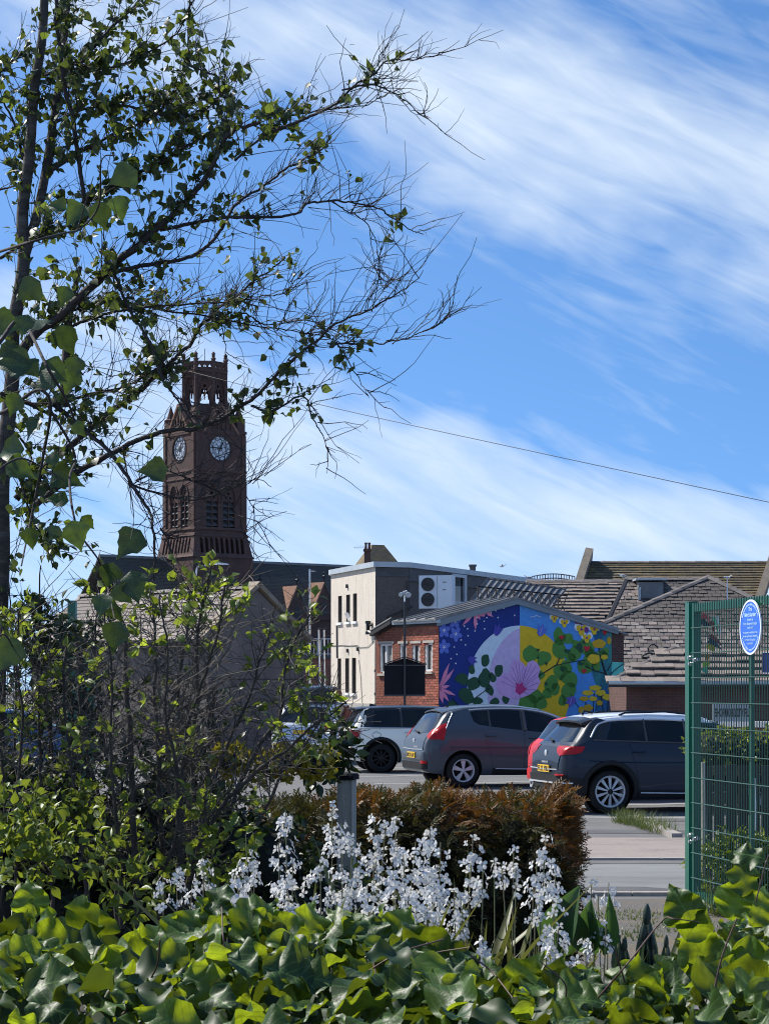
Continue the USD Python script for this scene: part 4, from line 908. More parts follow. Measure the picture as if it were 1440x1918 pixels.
for x, y, w, h, c in ((1121, 1206, 27, 17, 'ochre'), (1111, 1234, 25, 17, 'gold'), (1112, 1240, 18, 8, 'ochre'), (1131, 1231, 14, 9, 'gold'), (1140, 1200, 8, 14, 'ochre'), (1114, 1289, 24, 10, 'gold'), (1100, 1298, 22, 10, 'gold'), (1124, 1298, 20, 11, 'gold'), (1093, 1309, 18, 9, 'ochre'), (1110, 1309, 16, 9, 'gold'),
                      (1148, 1291, 20, 14, 'ochre'), (1156, 1298, 14, 8, 'gold'), (1137, 1306, 20, 12, 'gold'), (1122, 1317, 12, 10, 'ochre'), (1101, 1326, 18, 13, 'ochre'), (1088, 1330, 12, 13, 'ochre'), (1165, 1300, 14, 9, 'gold')):
    n = 16; t = np.arange(n) / n * 2 * np.pi; rr = 1 + .09 * np.sin(5 * t + x)
    paint(c, W([(x + w / 2 * .95 * a * math.cos(b), y + h / 2 * a * math.sin(b)) for a, b in zip(rr, t)]).intersection(upper), 'painted_flower', 7 if c == 'gold' else 6.4)
for x, y, s in ((1012, 1181, 1.0), (1068, 1312, 1.0), (930, 1180, 1.0), (884, 1236, .95)):
    bell = np.array([(-3, 11), (-8, 5), (-6, -2), (-5, -11), (0, -5), (5, -12), (7, -4), (14, -3), (7, 6), (1, 11)]) * s
    if (x, y) == (1068, 1312): bell = bell[:, ::-1] * (1, 1) + (0, 0)
    if x == 884: bell = np.stack([-bell[:, 1], bell[:, 0]], 1) * (1, .9)
    paint('peri' if x > 973 and y < 1300 else 'violet' if x > 973 else 'dusk', W([(x + a * .86, y + b) for a, b in bell]), 'painted_bellflower', 8)
    stroke([(x - 2, y + 9), (x + 2, y - 5)], .8, 'lilac' if x > 973 else 'violet', 9, 'painted_line')
for x, y, s in ((1037, 1158, .75), (1056, 1166, .85), (1088, 1178, 1.15), (1112, 1178, 1.0), (1098, 1194, .95)):
    for dx, dy, r in ((-7, -3, 7), (7, -3, 7), (0, 4, 6)): paint('chalk' if dy < 0 else 'gold', pc(x + dx * s * .86, y + dy * s, r * s).intersection(upper), 'painted_petal', 8)
    for dx, dy, r in ((-5, -1, 5.2), (5, -1, 5.2), (0, 6, 5.5)): paint('gold', pc(x + dx * s * .86, y + dy * s, r * s).intersection(upper), 'painted_petal', 8.5)
    paint('plum', pc(x, y + 1, 2.4 * s), 'painted_petal', 9)
paint('plum', W([(1028, 1149.5), (1050, 1156), (1036, 1154)]), 'painted_petal', 8); paint('plum', W([(1073, 1163), (1094, 1169), (1092, 1171), (1078, 1169)]), 'painted_petal', 8); paint('plum', pc(1097, 1180, 5.5), 'painted_petal', 9.4)
for cx_, cy_, rays in ((822.5, 1290, ((841, 1242), (850, 1253), (842, 1284), (853, 1303), (840, 1314), (829, 1318))), (889, 1146, ((865, 1172), (890, 1180), (899, 1161), (907, 1155), (848, 1160))), (905, 1142, ((923, 1156), (906, 1155)))):
    for x, y in rays:
        d = unit(np.array([x - cx_, y - cy_])); n = np.array([-d[1], d[0]]); L_ = math.hypot(x - cx_, y - cy_)
        paint('pink', W([(cx_ - n[0] * 1.5, cy_ - n[1] * 1.5), (cx_ + d[0] * L_ * .6 - n[0] * 3.3, cy_ + d[1] * L_ * .6 - n[1] * 3.3), (x, y), (cx_ + d[0] * L_ * .6 + n[0] * 3.3, cy_ + d[1] * L_ * .6 + n[1] * 3.3), (cx_ + n[0] * 1.5, cy_ + n[1] * 1.5)]).intersection(upper), 'painted_ray', 5)
for x, y in ((851, 1164), (831, 1181), (853, 1188), (831, 1212)):
    for k in range(5):
        t = k * 1.2566 + x; e = shapely.affinity.rotate(shapely.affinity.scale(Point(0, 0).buffer(1, 8), 6.6 / 65, 4.6 / 65), math.degrees(t)); u, z = hm(x, y)
        paint('peri', shapely.affinity.translate(e, u + math.cos(t) * 8 / 65, z + math.sin(t) * 8 / 65).intersection(upper), 'painted_petal', 5)
    for k in range(5):
        t = k * 1.2566 + x + .6; stroke([(x, y), (x + 4 * .86 * math.cos(t), y - 4 * math.sin(t))], .8, 'chalk', 7, 'painted_line')
    paint('chalk', pc(x, y, 1.3), 'painted_dot', 8)
for x, y in ((912, 1143), (928, 1144), (943, 1139.5), (919, 1148), (901, 1148), (878, 1157), (892, 1157), (911, 1157), (932, 1157), (963, 1153), (906, 1164), (893, 1169), (869, 1173), (875, 1178), (907, 1178), (889, 1182), (876, 1191), (863, 1199), (871, 1208), (850, 1212), (855, 1226), (844, 1234), (853, 1243)): paint('chalk', pc(x, y, 1.35), 'painted_dot', 6)
fl_ = [(929, 1288), (931, 1274), (939, 1264), (953, 1259), (956, 1243), (963, 1235), (971, 1236), (979, 1243), (984, 1250), (988, 1241), (997, 1237), (1006, 1243), (1011, 1254), (1007, 1266), (1011, 1278), (1004, 1292), (990, 1302), (974, 1308), (955, 1309), (938, 1302)]
paint('petal', W(fl_), 'painted_flower', 7)
for x, y in fl_[1:18]: stroke([(974 + (x - 974) * .15, 1292 + (y - 1292) * .15), (974 + (x - 974) * .88, 1292 + (y - 1292) * .88)], .7, 'plum', 8, 'painted_line')
paint('magenta', W([(964, 1296), (966, 1284), (964, 1279), (972, 1282), (978, 1278), (979, 1286), (986, 1290), (980, 1297), (972, 1302)]), 'painted_flower', 9)
stroke([(993, 1156), (1000, 1155), (1004, 1153), (1012, 1156)], .9, 'chalk', 6, 'painted_line')

# ------------------------------------------------------------------ slope of seamed metal roofing with its open steel trusses, behind the hall
cano = thing('metal_canopy_roof', 'sloping grey seamed metal canopy with open steel trusses behind the mural wall', 'canopy', P(960, 1180, 66))
q = [P(866, 1146, 66), P(1010, 1168, 66), P(1060, 1104, 69), P(914, 1084, 69)]
nrm = unit(np.cross(q[1] - q[0], q[3] - q[0])); nrm = nrm if nrm[1] < 0 else -nrm
m = MB(); m.hexa([x - nrm * .06 for x in q] + [x for x in q]); cs = part(cano, 'roof_sheet', m, 'seam_metal')
for k in range(14):
    t = k / 13; m = MB(); m.tube([q[0] * (1 - t) + q[1] * t + nrm * .03, q[3] * (1 - t) + q[2] * t + nrm * .03], .028, 4); part(cs, 'seam', m, 'dark_cladding')
for k in range(2):
    t = .0 if k == 0 else 1.0; m = MB(); m.tube([q[0] * (1 - t) + q[3] * t, q[1] * (1 - t) + q[2] * t], .05, 4); part(cano, 'edge_beam', m, 'dark_cladding')
tx = np.linspace(895, 1062, 11)
for k in range(10):
    x0, x1 = tx[k], tx[k + 1]; yb = lambda x: np.interp(x, [890, 966, 1062], [1128, 1124, 1150]); yt = lambda x: np.interp(x, [890, 1062], [1092, 1110])
    A_, B_, C_, D2 = P(x0, yb(x0) + 8, 63.5), P(x0, yt(x0) + 6, 64.5), P(x1, yb(x1) + 8, 63.5), P(x1, yt(x1) + 6, 64.5)
    m = MB(); m.tube([A_, B_], .022, 6); m.tube([A_, D2], .018, 6); m.tube([B_, C_], .018, 6); m.tube([B_, D2], .022, 6); part(cano, 'truss_bay', m, 'board_black')

# ------------------------------------------------------------------ roofs on the right
# row-tiled roof
tb_ = thing('tiled_roof_building', 'building with pinkish brown row tiled roof sloping behind the mural gable', 'building', P(1080, 1290, 76) * (1, 1, 0) + (0, 0, GZ))
def roof_plane(px0, px1, yb, yt, Db, pitch, slope_dir=(0, 1, 0)):
    """A slope facing the camera with its foot at (px.., yb, Db) rising away at the pitch: frame plus its height along the slope."""
    o = P(px0, yb, Db); e = P(px1, yb, Db); a = unit(e - o); back = unit(np.array(slope_dir)); up = unit(back * math.cos(pitch) + np.array([0, 0, 1]) * math.sin(pitch))
    return Frame(o, a, up=up, out=np.cross(a, up) if np.cross(a, up)[2] > 0 else -np.cross(a, up))
f2 = roof_plane(985, 1180, 1182, 1088, 72.5, math.radians(33))
h2 = lambda x, y: tuple(f2.hit(x, y))
pg2 = Polygon([h2(985, 1180), h2(1128, 1180), h2(1170, 1090), h2(985, 1090)])
m = MB(); m.poly(pg2, f2, -.06, .0); r2 = part(tb_, 'roof_slope', m, 'dark_cladding')
tiles(r2, 'tile', f2, pg2, .33, (h2(1000, 1090)[1] - h2(1000, 1180)[1]) / 14, 'roof_tile', thick=.035, tilt=.045, jit=.010)
ridge_caps(tb_, 'ridge_tile', f2.pt(*h2(985, 1089)), f2.pt(*h2(1170, 1089)), .17, 'ridge_tile')
m = MB(); m.tube([f2.pt(*h2(1172, 1090), .05), f2.pt(*h2(1132, 1178), .05)], .09, 5); part(tb_, 'valley', m, 'cable')
x0, x1 = P(985, 1, 73)[0], P(1135, 1, 73)[0]; m = MB(); m.box(((x0 + x1) / 2, 76.2, 1.5), (x1 - x0, 5, 3.3)); part(tb_, 'wall', m, 'brick_far')
# slate roof with dormer, behind the big hip
s3 = thing('slate_roof_building', 'building with grey slate roof and small lead dormer behind the big hipped roof', 'building', P(1240, 1290, 74) * (1, 1, 0) + (0, 0, GZ))
f3 = roof_plane(1120, 1400, 1182, 1085, 74.5, math.radians(36)); h3 = lambda x, y: tuple(f3.hit(x, y))
pg3 = Polygon([h3(1130, 1180), h3(1380, 1180), h3(1345, 1086), h3(1172, 1086)])
m = MB(); m.poly(pg3, f3, -.06, .0); r3 = part(s3, 'roof_slope', m, 'dark_cladding')
tiles(r3, 'slate', f3, pg3, .27, (h3(1200, 1086)[1] - h3(1200, 1180)[1]) / 15, 'slate', thick=.012, tilt=.015, most=200, joint=.022, jit=.012)
ridge_caps(s3, 'ridge_tile', f3.pt(*h3(1170, 1085)), f3.pt(*h3(1345, 1085)), .15, 'ridge_tile')
x0, x1 = P(1140, 1, 73)[0], P(1390, 1, 73)[0]; m = MB(); m.box(((x0 + x1) / 2, 78.7, 1.5), (x1 - x0, 5, 3.3)); part(s3, 'wall', m, 'brick_far')
dq = [f3.pt(*h3(x, y), .02) for x, y in ((1196, 1121), (1242, 1121))]; z1 = f3.pt(*h3(1196, 1097))[2] + .1
m = MB(); d0, d1 = dq; m.hexa([d0, d1, d1 + (0, 1.6, .0), d0 + (0, 1.6, 0), np.r_[d0[:2], z1], np.r_[d1[:2], z1], np.r_[(d1 + (0, 1.6, 0))[:2], z1 + .1], np.r_[(d0 + (0, 1.6, 0))[:2], z1 + .1]]); dm = part(s3, 'dormer', m, 'lead')
m = MB(); e = np.array([.12, -.1, 0]); m.box(((d0 + d1) / 2 + (0, .8, 0))[:2].tolist() + [z1 + .09], (np.linalg.norm(d1 - d0) + .25, 1.9, .06)); part(dm, 'dormer_roof', m, 'metal_trim')
m = MB(); m.tube([f3.pt(*h3(1197, 1124)), f3.pt(*h3(1197, 1124)) + (0, 0, .42)], .055, 8); m.lathe([(.075, 0), (.075, .06)], f3.pt(*h3(1197, 1124)) + (0, 0, .40), k=8); part(s3, 'vent_pipe', m, 'galv', smooth=40)
# big hipped slate roof
s4 = thing('hipped_slate_roof_building', 'low building under a big hipped brown slate roof behind the green gate', 'building', P(1290, 1290, 62) * (1, 1, 0) + (0, 0, GZ))
f4 = roof_plane(1120, 1480, 1262, 1080, 65.5, math.radians(34)); h4 = lambda x, y: tuple(f4.hit(x, y))
pg4 = Polygon([h4(1120, 1262), h4(1520, 1262), h4(1520, 1172), h4(1326, 1080), h4(1128, 1166)])
m = MB(); m.poly(pg4, f4, -.06, .0); r4 = part(s4, 'roof_slope', m, 'dark_cladding')
tiles(r4, 'slate', f4, pg4.intersection(sbox(*(list(h4(1120, 1262)) + list(h4(1475, 1070))))), .29, (h4(1300, 1080)[1] - h4(1300, 1262)[1]) / 27, 'slate', thick=.014, tilt=.016, joint=.024, jit=.013)
ridge_caps(s4, 'hip_tile', f4.pt(*h4(1128, 1167)), f4.pt(*h4(1326, 1080)), .15, 'ridge_tile', .42)
ridge_caps(s4, 'hip_tile', f4.pt(*h4(1326, 1080)), f4.pt(*h4(1500, 1163)), .17, 'ridge_tile', .42)
x0, x1 = P(1175, 1, 66)[0], P(1500, 1, 66)[0]; zz = f4.pt(*h4(1200, 1262))[2]; m = MB(); m.box(((x0 + x1) / 2, 69.2, (zz + GZ) / 2), (x1 - x0, 6.6, zz - GZ)); part(s4, 'wall', m, 'brick_far')
cr = P(1222, 1216, 65.9); 
coil = thing('cable_coil', 'dark coil of cable hung on the slate roof', 'cable', cr)
m = MB(); t = np.linspace(0, 2 * np.pi * 3, 60); m.tube(np.stack([cr[0] + .15 * np.cos(t) + .012 * np.sin(3.1 * t), cr[1] - .08 + .01 * t / 6 + 0 * t, cr[2] + .15 * np.sin(t) + .01 * np.cos(2.3 * t)], 1), .02, 5); part(coil, 'loop', m, 'cable', smooth=True)
m = MB(); t = np.linspace(0, 2 * np.pi * 3, 40); c2 = P(1212, 1228, 65.6); m.tube(np.stack([c2[0] + .16 * np.cos(t), c2[1] + .05 * np.sin(t * .5), c2[2] + .08 * np.sin(t + .6)], 1), .03, 5); part(coil, 'loop', m, 'cable', smooth=True)
# lean-to with big row tiles
s5 = thing('lean_to_building', 'dark brick lean to with weathered row tiles in front of the slate roof', 'building', P(1230, 1290, 56.5) * (1, 1, 0) + (0, 0, GZ))
f5 = roof_plane(1140, 1500, 1279, 1214, 55.5, math.radians(27)); h5 = lambda x, y: tuple(f5.hit(x, y))
pg5 = Polygon([h5(1139, 1279), h5(1480, 1279), h5(1480, 1213), h5(1262, 1213), h5(1196, 1243)])
m = MB(); m.poly(pg5, f5, -.06, .0); r5 = part(s5, 'roof_slope', m, 'dark_cladding')
tiles(r5, 'tile', f5, pg5.buffer(.06), .38, (h5(1300, 1213)[1] - h5(1300, 1279)[1]) / 5.2, 'roof_tile', thick=.05, tilt=.06, jit=.016)
ridge_caps(s5, 'hip_tile', f5.pt(*h5(1141, 1277)), f5.pt(*h5(1262, 1213)), .14, 'ridge_tile', .4, 20)
zz = f5.pt(*h5(1200, 1279))[2]; x0, x1 = P(1171, 1, 56)[0], P(1480, 1, 56)[0]
m = MB(); m.box(((x0 + x1) / 2, 57.9, (zz + GZ) / 2 - .03), (x1 - x0, 4.2, zz - GZ - .06)); part(s5, 'wall', m, 'brick_far')
x0 = P(1139, 1, 55.5)[0]; m = MB(); m.box(((x0 + x1) / 2, 55.47, zz - .055), (x1 - x0, .05, .13)); part(s5, 'fascia', m, 'cable')
m = MB(); m.tube([(x0, 55.38, zz + .0), (x1, 55.38, zz + .0)], .055, 6); part(s5, 'gutter', m, 'metal_trim')
# far mossy roof with raised stone gables
s6 = thing('mossy_roofed_hall', 'long hall with mossy brown slate roof between raised stone gable copings', 'building', P(1270, 1290, 118) * (1, 1, 0) + (0, 0, GZ))
f6 = roof_plane(1060, 1560, 1135, 1054, 110, math.radians(42)); h6 = lambda x, y: tuple(f6.hit(x, y))
pg6 = Polygon([h6(1078, 1135), h6(1425, 1135), h6(1445, 1054), h6(1100, 1054)]); m = MB(); m.poly(pg6, f6, -.1, .0); r6 = part(s6, 'roof_slope', m, 'dark_cladding')
tiles(r6, 'slate', f6, pg6, .42, (h6(1300, 1054)[1] - h6(1300, 1135)[1]) / 17, 'mossy_slate', thick=.03, tilt=.035, most=260)
ridge_caps(s6, 'ridge_tile', f6.pt(*h6(1100, 1053)), f6.pt(*h6(1445, 1053)), .16, 'ridge_tile', .8)
for xb, xt in ((1079, 1099), (1425, 1446)):
    pb, ptp = f6.pt(*h6(xb - 6, 1135), .0), f6.pt(*h6(xt, 1054), .0); d = unit(ptp - pb); up = f6.n
    m = MB(); m.box((pb + ptp) / 2 + up * .12 + d * .2, (np.linalg.norm(ptp - pb) + .7, .42, .95), [d, unit(np.cross(up, d)), up]); part(s6, 'gable_coping', m, 'coping')
x0, x1 = P(1075, 1, 110)[0], P(1440, 1, 113)[0]; zz = f6.pt(*h6(1200, 1135))[2]; m = MB(); m.box(((x0 + x1) / 2, 114.5, (zz + GZ) / 2), (x1 - x0, 8, zz - GZ)); part(s6, 'wall', m, 'sandstone')
# round railed platform beyond
rl_ = thing('roof_railing', 'thin grey guard railing round a flat roof between the white building and the stone gable', 'railing', P(1035, 1092, 100))
for k in range(17):
    x = 996 + k * 5; m = MB(); yt = 1080 - 5 * math.sin(k / 16 * math.pi); m.tube([P(x, 1096, 100), P(x, yt, 100)], .022, 4); part(rl_, 'post', m, 'dark_cladding')
for dy in (0, 8):
    m = MB(); m.tube([P(996 + k * 5, 1080 - 5 * math.sin(k / 16 * math.pi) + dy, 100) for k in range(17)], .026, 4); part(rl_, 'rail', m, 'dark_cladding')
x0, x1 = P(990, 1, 100)[0], P(1080, 1, 100)[0]; zz = P(1, 1094, 100)[2]; m = MB(); m.box(((x0 + x1) / 2, 102, (zz + GZ) / 2), (x1 - x0, 4.2, zz - GZ)); solo('flat_roofed_block', m, 'brick_far', 'plain dark block under the thin roof railing', 'building')

# ------------------------------------------------------------------ cars
class Body:
    """A car body as a lofted surface: x from the rear end forwards, y to the car's left, z up from the road."""
    def __init__(s, L, W, top, bot, belt, plan, roofw, base=.955, tum=.86, lower=None):
        s.L, s.W = L, W; s.top, s.bot, s.belt, s.plan, s.roofw = [np.array(a, float) for a in (top, bot, belt, plan, roofw)]
        s.tum = tum; s.basef = base
        s.lower = lower or ([0, .10, .30, .55, .80, 1], [.90, .955, .985, 1.0, .985, base])
    def g(s, a, x):
        return np.interp(x, a[:, 0], a[:, 1])
    def vals(s, x):
        zt, zb = s.g(s.top, x), s.g(s.bot, x); zl = np.minimum(s.g(s.belt, x), zt - .07); W = s.g(s.plan, x) * s.W / 2; wr = np.minimum(s.g(s.roofw, x), W * .95)
        return zt, zb, np.maximum(zl, zb + .05), W, wr
    def hw(s, x, z):
        zt, zb, zl, W, wr = s.vals(x)
        if z <= zl: return W * np.interp((z - zb) / (zl - zb), *s.lower)
        t = (z - zl) / max(zt - zl, 1e-6); k = W * s.basef
        tall = np.clip((zt - zl) / .4, 0, 1); wtop = wr * tall + (k * .93) * (1 - tall)
        lin = k + (wtop - k) * min(t / s.tum, 1.0)
        tc_ = s.tum * tall + .0 * (1 - tall)
        if t > tc_: lin *= max(0.0, 1 - ((t - tc_) / (1 - tc_)) ** 2.6) ** (1 / 2.6)
        return lin
    def ring(s, x):
        zt, zb, zl, W, wr = s.vals(x); out = []
        for t in (0, .05, .10, .2, .3, .42, .55, .68, .8, .9, 1.0): z = zb + (zl - zb) * t; out.append((s.hw(x, z), z))
        tall = np.clip((zt - zl) / .4, 0, 1); tc_ = s.tum * tall
        for t in list(np.linspace(0, tc_, 6)[1:] if tc_ > .05 else []) + [tc_ + (1 - tc_) * math.sin(a) for a in np.linspace(0, math.pi / 2, 9)[1:-1]]: z = zl + (zt - zl) * min(t, .9995); out.append((s.hw(x, z), z))
        while len(out) < 23: out.append(out[-1])
        return out[:23] + [(0.0, zt)]
    def loft(s):
        xs = np.unique(np.r_[np.linspace(0, .25, 11), np.linspace(.25, 1.0, 18), np.linspace(1, s.L - 1, 34), np.linspace(s.L - 1, s.L, 22)])
        rings = []
        for x in xs:
            h = s.ring(min(x, s.L - 1e-4)); r = [(x, -y, z) for y, z in h] + [(x, y, z) for y, z in h[-2::-1]]; rings.append(r)
        v = np.array(rings); n, k = v.shape[:2]; v = v.reshape(-1, 3)
        i = np.arange(n - 1)[:, None] * k; j = np.arange(k)[None]; j2 = (j + 1) % k
        f = np.stack([i + j, i + j2, i + k + j2, i + k + j], -1).reshape(-1, 4); f = np.vstack([f[:, [0, 1, 2]], f[:, [0, 2, 3]]])
        c0, c1 = len(v), len(v) + 1; v = np.vstack([v, v[:k].mean(0), v[-k:].mean(0)]); j = np.arange(k)
        f = np.vstack([f, np.stack([0 * j + c0, (j + 1) % k, j], 1), np.stack([0 * j + c1, (n - 1) * k + j, (n - 1) * k + (j + 1) % k], 1)])
        m = trimesh.Trimesh(v, f[:, ::-1], process=False); m.merge_vertices(); m.update_faces(m.nondegenerate_faces()); m.fix_normals(); return m
    # projections of a point given in one view onto the surface
    def side(s, x, z, sgn=-1, d=0.0):
        z = min(z, s.g(s.top, x) - .004); return np.array([x, sgn * (s.hw(x, z) + d), z])
    def rear(s, y, z, d=0.0):
        lo, hi = -.02, 1.6
        while abs(y) > s.hw(.55, min(z, s.g(s.top, .55) - .02)): y *= .98
        ok = lambda x: x >= 0 and s.g(s.bot, x) < z + .05 and z < s.g(s.top, x) and abs(y) < s.hw(x, min(z, s.g(s.top, x) - .002))
        for _ in range(26):
            mid = (lo + hi) / 2
            if ok(mid): hi = mid
            else: lo = mid
        return np.array([hi - d, y, z])
    def up(s, x, y, d=0.0):
        zt = s.g(s.top, x); lo, hi = s.vals(x)[2] * .8, zt
        for _ in range(22):
            mid = (lo + hi) / 2
            if s.hw(x, mid) > abs(y): lo = mid
            else: hi = mid
        return np.array([x, y, lo + d])

def patch(B, kind, A, C, d=.006, m=14, rows=6, sgn=-1, th=.012):
    """A thin panel on the body between two edge lines given in the side ('s': x, z), rear ('r': y, z) or top ('t': x, y) view."""
    A, C = resample(A, m), resample(C, m); P0, P1 = [], []
    for r in range(rows):
        t = r / (rows - 1); q = A * (1 - t) + C * t
        for a, b in q:
            f = (lambda e: B.side(a, b, sgn, e)) if kind == 's' else (lambda e: B.rear(a, b, e)) if kind == 'r' else (lambda e: B.up(a, b, e))
            P0.append(f(d)); P1.append(f(d - th))
    v = np.array(P0 + P1); n = len(P0); f = []
    for r in range(rows - 1):
        for i in range(m - 1):
            a = r * m + i; f.append([a, a + 1, a + m + 1, a + m]); a += n; f.append([a, a + m, a + m + 1, a + 1])
    edge = [i for i in range(m)] + [r * m + m - 1 for r in range(1, rows)] + [(rows - 1) * m + i for i in range(m - 2, -1, -1)] + [r * m for r in range(rows - 2, 0, -1)]
    for i in range(len(edge)):
        a, b = edge[i], edge[(i + 1) % len(edge)]; f.append([a, a + n, b + n, b])
    mm = trimesh.Trimesh(v, np.vstack([np.array(f)[:, [0, 1, 2]], np.array(f)[:, [0, 2, 3]]]), process=False)
    # face outwards
    c = np.array([B.L / 2, 0, .8]); k = len(P0) // 2
    nn = np.cross(v[1] - v[0], v[m] - v[0]); out = np.array({'s': (0, sgn, 0), 'r': (-1, 0, 0), 't': (0, 0, 1)}[kind])
    if nn @ out < 0: mm.invert()
    return np.array(mm.vertices), np.array(mm.faces)

def line_on(B, kind, pts, r, sgn=-1, d=.004, k=5, n=None):
    q = smooth_line(pts, n or max(6, 6 * len(pts))); f = {'s': lambda a, b: B.side(a, b, sgn, d), 'r': lambda a, b: B.rear(a, b, d), 't': lambda a, b: B.up(a, b, d)}[kind]
    return MB().tube([f(*p) for p in q], r, k)

def wheel(add, cx, y, sgn, R, rim_r, style, mats, w=.215):
    """One wheel with its outer face towards sgn*y."""
    o = np.array([cx, y, R]); ax = np.array([0, sgn, 0.0]); T = MB()
    T.lathe([(rim_r - .01, -w / 2), (R - .045, -w / 2), (R - .012, -w / 2 + .02), (R, -w / 2 + .05), (R, w / 2 - .05), (R - .012, w / 2 - .02), (R - .04, w / 2 - .004), (rim_r + .012, w / 2 - .003), (rim_r, w / 2 - .012)], o, ax, 40)
    wh = add('wheel', T, 'tyre', 40)
    M_ = MB(); M_.lathe([(rim_r + .006, w / 2 - .010), (rim_r - .004, w / 2 - .002), (rim_r - .022, w / 2 - .012), (rim_r - .03, w / 2 - .06), (rim_r - .035, -w / 2 + .02)], o, ax, 40)
    add('rim', M_, mats[0], 40, wh)
    D_ = MB(); D_.lathe([(.0, -.01), (.15, -.01), (.15, .0), (rim_r - .03, -w / 2 + .03), (rim_r - .03, -w / 2 + .02)], o, ax, 28); add('brake', D_, 'cladding', 40, wh)
    a1, a2 = np.array([1.0, 0, 0]), np.array([0, 0, 1.0])
    def spoke(t0, r0, r1, w0, w1, twist=0.0, z0=.012, z1=-.012):
        m = MB(); d = a1 * math.cos(t0) + a2 * math.sin(t0); e = -a1 * math.sin(t0) + a2 * math.cos(t0); q = []
        for z in (w / 2 - .05, w / 2 - .018):
            for rr, ww, tt, zz in ((r0, w0, 0, z0), (r0, -w0, 0, z0), (r1, -w1, twist, z1), (r1, w1, twist, z1)): q.append(o + d * rr + e * (ww + tt) + ax * (z + zz + (.0 if z < w / 2 - .03 else 0)))
        v = np.array(q); mm = trimesh.Trimesh(v, [[0, 1, 2], [0, 2, 3], [4, 6, 5], [4, 7, 6], [0, 4, 5], [0, 5, 1], [1, 5, 6], [1, 6, 2], [2, 6, 7], [2, 7, 3], [3, 7, 4], [3, 4, 0]], process=False); mm.fix_normals(); m.mesh(mm); return m
    n, kind = style
    for k in range(n):
        t = 2 * math.pi * k / n + math.pi / 2
        if kind == 'fat': add('spoke', spoke(t, .045, rim_r - .012, .022, .052), mats[0], False, wh)
        elif kind == 'ten': add('spoke', spoke(t, .045, rim_r - .012, .010, .027), mats[0], False, wh)
        elif kind == 'twin':
            for e in (-1, 1): add('spoke', spoke(t + e * .13, .05, rim_r - .012, .017, .019, e * .018), mats[0], False, wh)
        else: add('spoke', spoke(t, .04, rim_r - .012, .011, .014), mats[0], False, wh)
    H = MB(); H.lathe([(.0, w / 2 - .004), (.032, w / 2 - .006), (.045, w / 2 - .012), (.055, w / 2 - .06)], o, ax, 20); add('hub_cap', H, mats[1], 40, wh)

def place_car(name, label, spot, yaw, group='cars parked in the car park'):
    """spot: where the near rear tyre touches the ground; a transform from car to world."""
    c, s_ = math.cos(yaw), math.sin(yaw); return np.array([[c, -s_, 0], [s_, c, 0], [0, 0, 1.0]]), thing

